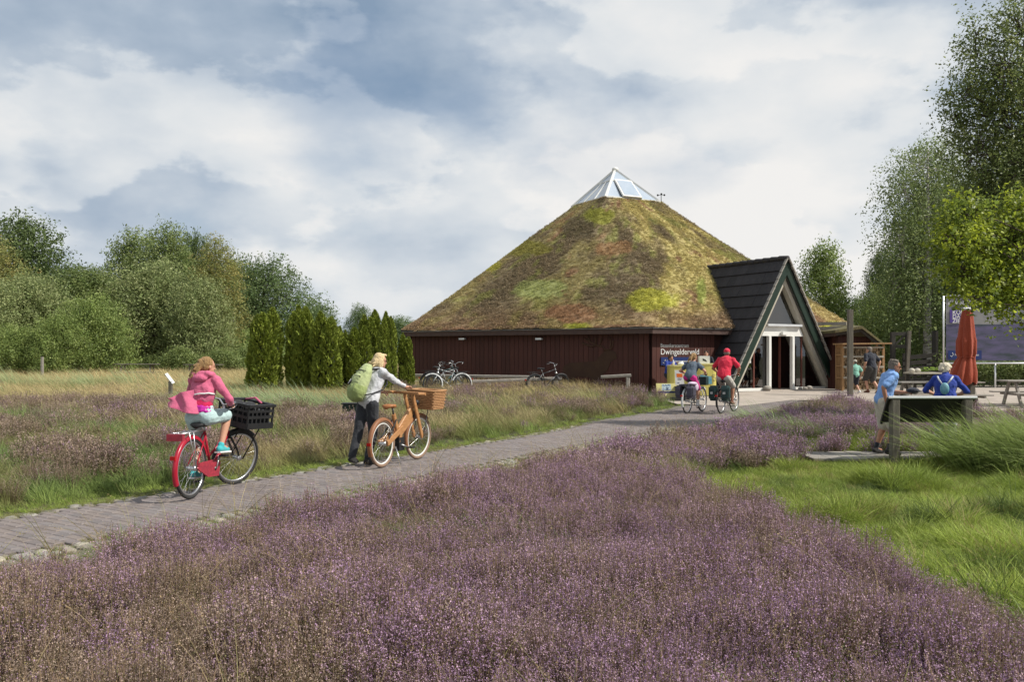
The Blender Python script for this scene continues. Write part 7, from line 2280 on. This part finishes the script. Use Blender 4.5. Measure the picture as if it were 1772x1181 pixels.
def ground_cover():
    r = np.random.default_rng(5)
    # ---------------- heather
    bloom = np.array([[0.42, 0.265, 0.40], [0.36, 0.225, 0.355], [0.45, 0.30, 0.40], [0.41, 0.285, 0.315]])
    dull = np.array([[0.36, 0.27, 0.215], [0.28, 0.215, 0.15], [0.39, 0.30, 0.245], [0.31, 0.225, 0.21]])
    X, Y, W_, far = [], [], [], []
    for (y0, y1, st, f) in ((1.6, 6.0, 0.115, 0), (6.0, 11.0, 0.135, 0), (11.0, 18, 0.19, 1), (18, 33, 0.30, 1)):
        x, y = jgrid(-28, 16, y0, y1, st, r)
        X.append(x); Y.append(y); far.append(np.full(len(x), f))
    x, y, far = np.concatenate(X), np.concatenate(Y), np.concatenate(far)
    s, t, edge, bl = classify(x, y)
    lawn = LAWN_MASK(x, y) > 0.5
    n1 = fnoise(x, y, 2.6, 31.0); n2 = fnoise(x, y, 0.9, 33.0); n3 = fnoise(x, y, 6.0, 37.0); n4 = vnoise(x, y, 0.34, 39.0)
    rightside = t > 0
    # how likely heather grows here
    pr = np.where(rightside, 1.0, 0.0)
    gap = ss(0.60, 0.68, n1) * ss(7.2, 8.5, y)       # grassy gaps on the camera side
    pr = np.where(rightside, 1 - 0.85 * gap, pr)
    pr = np.where(rightside & (y < 20), pr * ss(0.55, 1.25, edge + 0.5 * (n2 - 0.5) - 0.25 * ss(9, 14, y)), np.where(rightside & (edge < 0.25), 0.5, pr))
    left = ~rightside
    pl = ss(0.43, 0.57, n1 * 0.6 + n2 * 0.4)
    pr = np.where(left, pl * ss(0.5, 1.3, edge) * (1 - 0.9 * ss(24, 29, y) * (x < -4)), pr)
    pr = np.where((y > 27) & (x > 9), 0.3, pr)
    k = (~bl) & (~lawn) & (r.random(len(x)) < pr * (0.55 + 0.45 * ss(0.25, 0.5, n4))) & ~((x > 10.5) & (y > 22))
    x, y, far, n1, n2, n3, n4, t, edge, rightside = x[k], y[k], far[k], n1[k], n2[k], n3[k], n4[k], t[k], edge[k], rightside[k]
    n = len(x)
    # colour: full bloom in drifts, dull brownish between
    u = U0 + FPX * x / y
    drift = 0.52 * n3 + 0.30 * n1 + 0.18 * n2 + 0.13 * ss(300, 1300, u) - 0.05
    b = ss(0.40, 0.58, drift)
    b = np.where(rightside, 0.06 + b * 0.84, b * 0.12)
    pick = r.random(n) < b
    tint = np.where(pick[:, None], bloom[r.integers(0, 4, n)], dull[r.integers(0, 4, n)]) * r.uniform(0.8, 1.2, (n, 1))
    for f, protos, nm in ((0, HP, 'heather_near'), (1, HPF, 'heather_far')):
        kk = far == f
        sz = 0.58 + 0.85 * n2[kk] + 0.25 * (n4[kk] - 0.5)
        sz = sz * (0.50 + 0.50 * ss(0.2, 1.5, edge[kk])) * (0.74 + 0.52 * vnoise(x[kk], y[kk], 0.75, 57.0))
        m = kk.sum()
        z = ground(x[kk], y[kk]) - 0.01
        scl = np.stack([sz * r.uniform(0.9, 1.1, m), sz * r.uniform(0.9, 1.1, m), sz * r.uniform(0.8, 1.25, m) * (1.0 if f == 0 else 1.05)], 1)
        rot = np.stack([r.normal(size=m) * 0.10, r.normal(size=m) * 0.10 - 0.04, r.uniform(0, 2 * PI, m)], 1)
        scatter(nm, np.stack([x[kk], y[kk], z], 1), rot, scl, r.integers(0, len(protos), m), tint[kk], protos,
                ['purple and brown flowering heather filling the foreground', 'flowering heather farther along the path and before the building'][f], 'heather')
    # ---------------- lawn
    x, y = jgrid(1.5, 15, 2.5, 17.5, 0.085, r)
    k = (LAWN_MASK(x, y) > 0.5) & ~classify(x, y)[3] & (y < 17)
    x, y = x[k], y[k]
    n1, n2 = fnoise(x, y, 1.6, 41.0), fnoise(x, y, 0.5, 43.0)
    c = np.array([0.215, 0.295, 0.055]) * (0.66 + 0.75 * n1[:, None]) + np.array([0.09, 0.055, 0.015]) * n2[:, None]
    dk = ss(0.60, 0.70, fnoise(x, y, 0.75, 45.0))[:, None]; c = c * (1 - dk) + dk * np.array([0.11, 0.155, 0.04])
    c = c * r.uniform(0.7, 1.3, (len(x), 1))
    ds = (r.random(len(x)) < 0.07)[:, None]; c = np.where(ds, np.array([0.36, 0.30, 0.13]), c)
    tl = fnoise(x, y, 0.8, 47.0)
    pr_ = GS + GM
    n = len(x)
    z = ground(x, y) - 0.01
    s_ = (0.54 + 0.85 * ss(0.45, 0.75, tl)) * r.uniform(0.8, 1.2, n)
    idx = np.where(r.random(n) < 0.10 + 0.45 * ss(0.55, 0.72, tl), r.integers(3, 6, n), r.integers(0, 3, n))
    s_ = np.where(idx >= 3, s_ * 0.62, s_)
    scatter('lawn_grass', np.stack([x, y, z], 1), np.stack([r.normal(size=n) * 0.2, r.normal(size=n) * 0.2, r.normal(size=n) * 1.7], 1), np.stack([s_, s_, s_], 1), idx, c, pr_, 'bright green rough grass beside the heather', 'grass')
    # ---------------- verge and left bank grass
    r2 = np.random.default_rng(6)
    g1, g2 = jgrid(-14, 12, 3.5, 14, 0.125, r2), jgrid(-26, 11, 14, 31, 0.23, r2)
    x, y = np.concatenate([g1[0], g2[0]]), np.concatenate([g1[1], g2[1]])
    s, t, edge, bl = classify(x, y)
    n1 = fnoise(x, y, 2.6, 31.0); n2 = fnoise(x, y, 0.9, 33.0); n4 = fnoise(x, y, 1.7, 51.0)
    lawn = LAWN_MASK(x, y) > 0.5
    verge = ss(0.9, 0.25, edge)
    left = t < 0
    gap = ss(0.60, 0.68, n1) * ss(7.2, 8.5, y)
    p = np.where(left, np.maximum(0.95 * verge, 0.30 + 0.65 * ss(0.58, 0.42, n1 * 0.6 + n2 * 0.4)), np.maximum(0.55 * ss(1.0, 0.3, edge), np.maximum(0.9 * gap, 0.05 + 0.40 * ss(0.60, 0.72, n4))))
    k = ~bl & ~lawn & (r2.random(len(x)) < p) & ~((x > 10) & (y > 22)) 
    x, y, edge, t, n1, n2, n4, verge = x[k], y[k], edge[k], t[k], n1[k], n2[k], n4[k], verge[k]
    n = len(x)
    fresh = np.array([0.24, 0.31, 0.060]); olive = np.array([0.24, 0.245, 0.095]); dry = np.array([0.38, 0.32, 0.17]); grn = np.array([0.17, 0.235, 0.075])
    c = fresh * verge[:, None] + (1 - verge[:, None]) * np.where((n4 > 0.56)[:, None], grn, np.where((n4 < 0.42)[:, None], dry, olive))
    c = c * r2.uniform(0.75, 1.25, (n, 1))
    small = (edge < 0.5) | (r2.random(n) < 0.25)
    idx = np.where(small, r2.integers(0, 3, n), r2.integers(3, 6, n))
    far = y > 14
    s_ = np.where(idx < 3, 0.75, 0.85) * r2.uniform(0.7, 1.25, n) * (0.50 + 0.5 * ss(0.0, 1.2, edge)) * np.where(far, 1.25, 1.0)
    rot = np.stack([r2.normal(size=n) * 0.1, r2.normal(size=n) * 0.1, r2.normal(size=n) * 0.6], 1)
    scatter('verge_grass', np.stack([x, y, ground(x, y) - 0.01], 1), rot, np.stack([s_, s_, s_], 1), idx, c, GS + GM, 'mixed green and olive grass along the path and between the heather', 'grass')
    # ---------------- weeds and moss between the edge stones
    r4 = np.random.default_rng(16)
    ws = r4.uniform(4, 27, 2600); side = np.where(r4.random(2600) < 0.68, 1, -1)
    wt = np.where(side > 0, r4.uniform(-0.05, 0.62, 2600), r4.uniform(-0.04, 0.28, 2600))
    Q = np.array([path_pt(a, b_ * (float(half_w(a)) + c_))[:2] for a, b_, c_ in zip(ws, side, wt)])
    x, y = Q[:, 0], Q[:, 1]; n = len(x)
    c = np.array([[0.20, 0.24, 0.05], [0.25, 0.27, 0.08], [0.30, 0.28, 0.12]])[r4.integers(0, 3, n)] * r4.uniform(0.7, 1.2, (n, 1))
    s_ = r4.uniform(0.18, 0.42, n)
    scatter('joint_weeds', np.stack([x, y, ground(x, y)], 1), np.stack([r4.normal(size=n) * 0.3, r4.normal(size=n) * 0.3, r4.uniform(0, 6.28, n)], 1), np.stack([s_, s_, s_ * 0.8], 1), r4.integers(0, 3, n), c, GS, 'tiny weeds and moss growing between the stones of the path edge', 'weeds')
    # ---------------- tan meadow on the left and behind
    r3 = np.random.default_rng(8)
    ga, gb = jgrid(-40, 3.5, 22, 38, 0.26, r3), jgrid(-62, 4, 38, 72, 0.50, r3)
    x, y = np.concatenate([ga[0], gb[0]]), np.concatenate([ga[1], gb[1]])
    s, t, edge, bl = classify(x, y)
    p = ss(22.5, 29, y) * np.where((x > -5.5) & (y < 31), 0.35, 1.0)
    k = ~bl & (t < 0) & (r3.random(len(x)) < p)
    x, y = x[k], y[k]; n = len(x)
    n1 = fnoise(x, y, 5.0, 61.0)[:, None]; n2 = fnoise(x, y, 1.8, 63.0)[:, None]
    tan = np.array([0.52, 0.43, 0.23]); gld = np.array([0.46, 0.37, 0.17]); gr = np.array([0.29, 0.32, 0.14])
    kg = ss(0.50, 0.64, n1 * 0.5 + n2 * 0.5) ; c = (tan * (1 - n2) + gld * n2) * (1 - kg) + gr * kg
    c = c * r3.uniform(0.75, 1.2, (n, 1))
    s_ = r3.uniform(0.75, 1.15, n) * np.where(y > 38, 1.3, 1.0)
    rot = np.stack([r3.normal(size=n) * 0.08, r3.normal(size=n) * 0.08, r3.normal(size=n) * 0.4], 1)
    scatter('meadow_grass', np.stack([x, y, ground(x, y) - 0.02], 1), rot, np.stack([s_, s_, s_ * r3.uniform(0.7, 1.0, n)], 1), r3.integers(0, 3, n), c, GF, 'tall tan and pale green meadow grass on the left', 'grass')
    # ---------------- wind-blown reeds
    P, S_, C = [], [], []
    def clump(u, Y, n, su, sy, smin, smax, col):
        for _ in range(n):
            yy = Y + r3.normal() * sy; xx = gx(u, Y) + r3.normal() * su
            P.append((xx, yy)); S_.append(r3.uniform(smin, smax)); C.append(np.array(col) * (1.35 if col[0] > 0.0 and Y > 13 else 1.0) * r3.uniform(0.75, 1.25))
    clump(1815, 12.6, 60, 0.42, 0.5, 0.95, 1.35, (0.26, 0.33, 0.10))
    clump(1790, 12.2, 22, 0.30, 0.3, 0.8, 1.15, (0.30, 0.36, 0.12))
    clump(1740, 12.5, 12, 0.25, 0.3, 0.45, 0.75, (0.26, 0.33, 0.10))
    clump(1850, 11.8, 40, 0.5, 0.6, 0.9, 1.3, (0.26, 0.33, 0.10))
    clump(1410, 18.0, 9, 0.5, 0.5, 0.6, 0.9, (0.18, 0.24, 0.10))
    clump(1480, 17.0, 5, 0.3, 0.3, 0.5, 0.7, (0.18, 0.24, 0.10))
    clump(1290, 22.0, 3, 0.2, 0.3, 0.5, 0.7, (0.18, 0.24, 0.10))
    clump(1010, 27.5, 9, 0.5, 0.5, 0.55, 0.9, (0.27, 0.26, 0.12))
    clump(470, 24.5, 26, 1.3, 0.9, 0.7, 1.15, (0.20, 0.255, 0.125))
    clump(560, 24.5, 30, 1.2, 0.9, 0.7, 1.15, (0.20, 0.255, 0.125))
    clump(600, 21.0, 16, 0.6, 0.8, 0.7, 1.0, (0.19, 0.25, 0.11))
    clump(430, 22.0, 14, 0.6, 0.8, 0.6, 0.9, (0.20, 0.25, 0.12))
    clump(180, 33.0, 34, 2.2, 1.2, 0.8, 1.3, (0.23, 0.27, 0.13))
    clump(60, 33.0, 24, 1.6, 1.5, 0.8, 1.25, (0.25, 0.27, 0.13))
    clump(330, 30.0, 14, 1.2, 1.2, 0.6, 1.0, (0.24, 0.27, 0.13))
    P = np.array(P); n = len(P)
    k = ~classify(P[:, 0], P[:, 1])[3]
    P, S2, C2 = P[k], np.array(S_)[k], np.array(C)[k]; n = len(P)
    rot = np.stack([r3.normal(size=n) * 0.08, r3.normal(size=n) * 0.08, r3.normal(size=n) * 0.3], 1)
    scatter('wind_blown_reeds', np.stack([P[:, 0], P[:, 1], ground(P[:, 0], P[:, 1]) - 0.02], 1), rot, np.stack([S2] * 3, 1), r3.integers(0, 3, n), C2, GR, 'tall reed grass bent to the left by the wind', 'reeds')
    # ---------------- dry stalks over the heather and along the path edge
    x, y = jgrid(-8, 4, 2.2, 20, 0.34, r3)
    s, t, edge, bl = classify(x, y)
    k = ~bl & (t > 0) & (LAWN_MASK(x, y) < 0.5) & (r3.random(len(x)) < 0.6)
    x, y = x[k], y[k]; n = len(x)
    c = np.array([[0.40, 0.31, 0.16], [0.33, 0.27, 0.13], [0.27, 0.25, 0.10]])[r3.integers(0, 3, n)] * r3.uniform(0.8, 1.2, (n, 1))
    s_ = r3.uniform(0.6, 1.05, n)
    scatter('dry_stalks', np.stack([x, y, ground(x, y)], 1), np.stack([r3.normal(size=n) * 0.15, r3.normal(size=n) * 0.15, r3.uniform(0, 6.28, n)], 1), np.stack([s_] * 3, 1), r3.integers(0, 3, n), c, GD, 'thin dry grass stalks rising out of the heather', 'grass')
ground_cover()

# sedum and heath tufts on the roof
def roof_cover():
    r = np.random.default_rng(14)
    n = 42000
    t = np.clip((11.2 - np.sqrt(2.0**2 + r.random(n) * (11.2**2 - 2.0**2))) / 9.15, 0.002, 0.985)
    ph = r.uniform(-1.75, 1.75, n)
    P = np.array([roof_pt(float(a), float(b)) for a, b in zip(ph, t)])
    # keep the entrance clear
    loc = P - np.array(AG)
    b = -(loc[:, 0] * AN.x + loc[:, 1] * AN.y); e = loc[:, 0] * AE.x + loc[:, 1] * AE.y
    inside = (np.abs(e) < AW * (1 - np.clip(P[:, 2] - AZ, 0, AH) / AH) + 0.02) & (b < 6.5)
    P = P[~inside]; ph = ph[~inside]; n = len(P)
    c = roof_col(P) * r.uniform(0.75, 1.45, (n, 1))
    dark = ss(0.45, 0.75, fnoise(ph * 9, P[:, 2] * 1.1, 1.7, 2.0))
    s_ = r.uniform(0.42, 0.85, n) * (0.8 + 0.5 * dark)
    rot = np.stack([r.normal(size=n) * 0.2 + 0.35 * np.cos(ph), r.normal(size=n) * 0.2 + 0.35 * np.sin(ph), r.uniform(0, 6.28, n)], 1)
    sp = []
    for i in range(4):
        q = np.random.default_rng(200 + i)
        m = 46
        a = q.uniform(0, 2 * PI, m); rr = 0.13 * np.sqrt(q.random(m))
        Pp = np.stack([rr * np.cos(a), rr * np.sin(a), q.random(m) ** 1.5 * 0.11 * (1 - 0.5 * rr / 0.13)], 1)
        V, Fq = leaf_quads(Pp, q.normal(size=(m, 3)) + np.array([0, 0, 0.5]), 0.045 * q.uniform(0.6, 1.3, m), q, 0.6)
        sp.append(proto_obj('sedum_tuft', V, Fq, np.repeat(np.ones((m, 3)) * q.uniform(0.7, 1.35, (m, 1)), 4, axis=0), np.ones(len(V)), M['veg']))
    scatter('sedum_cover', P, rot, np.stack([s_] * 3, 1), r.integers(0, 4, n), c, sp, None, None, roof)
roof_cover()
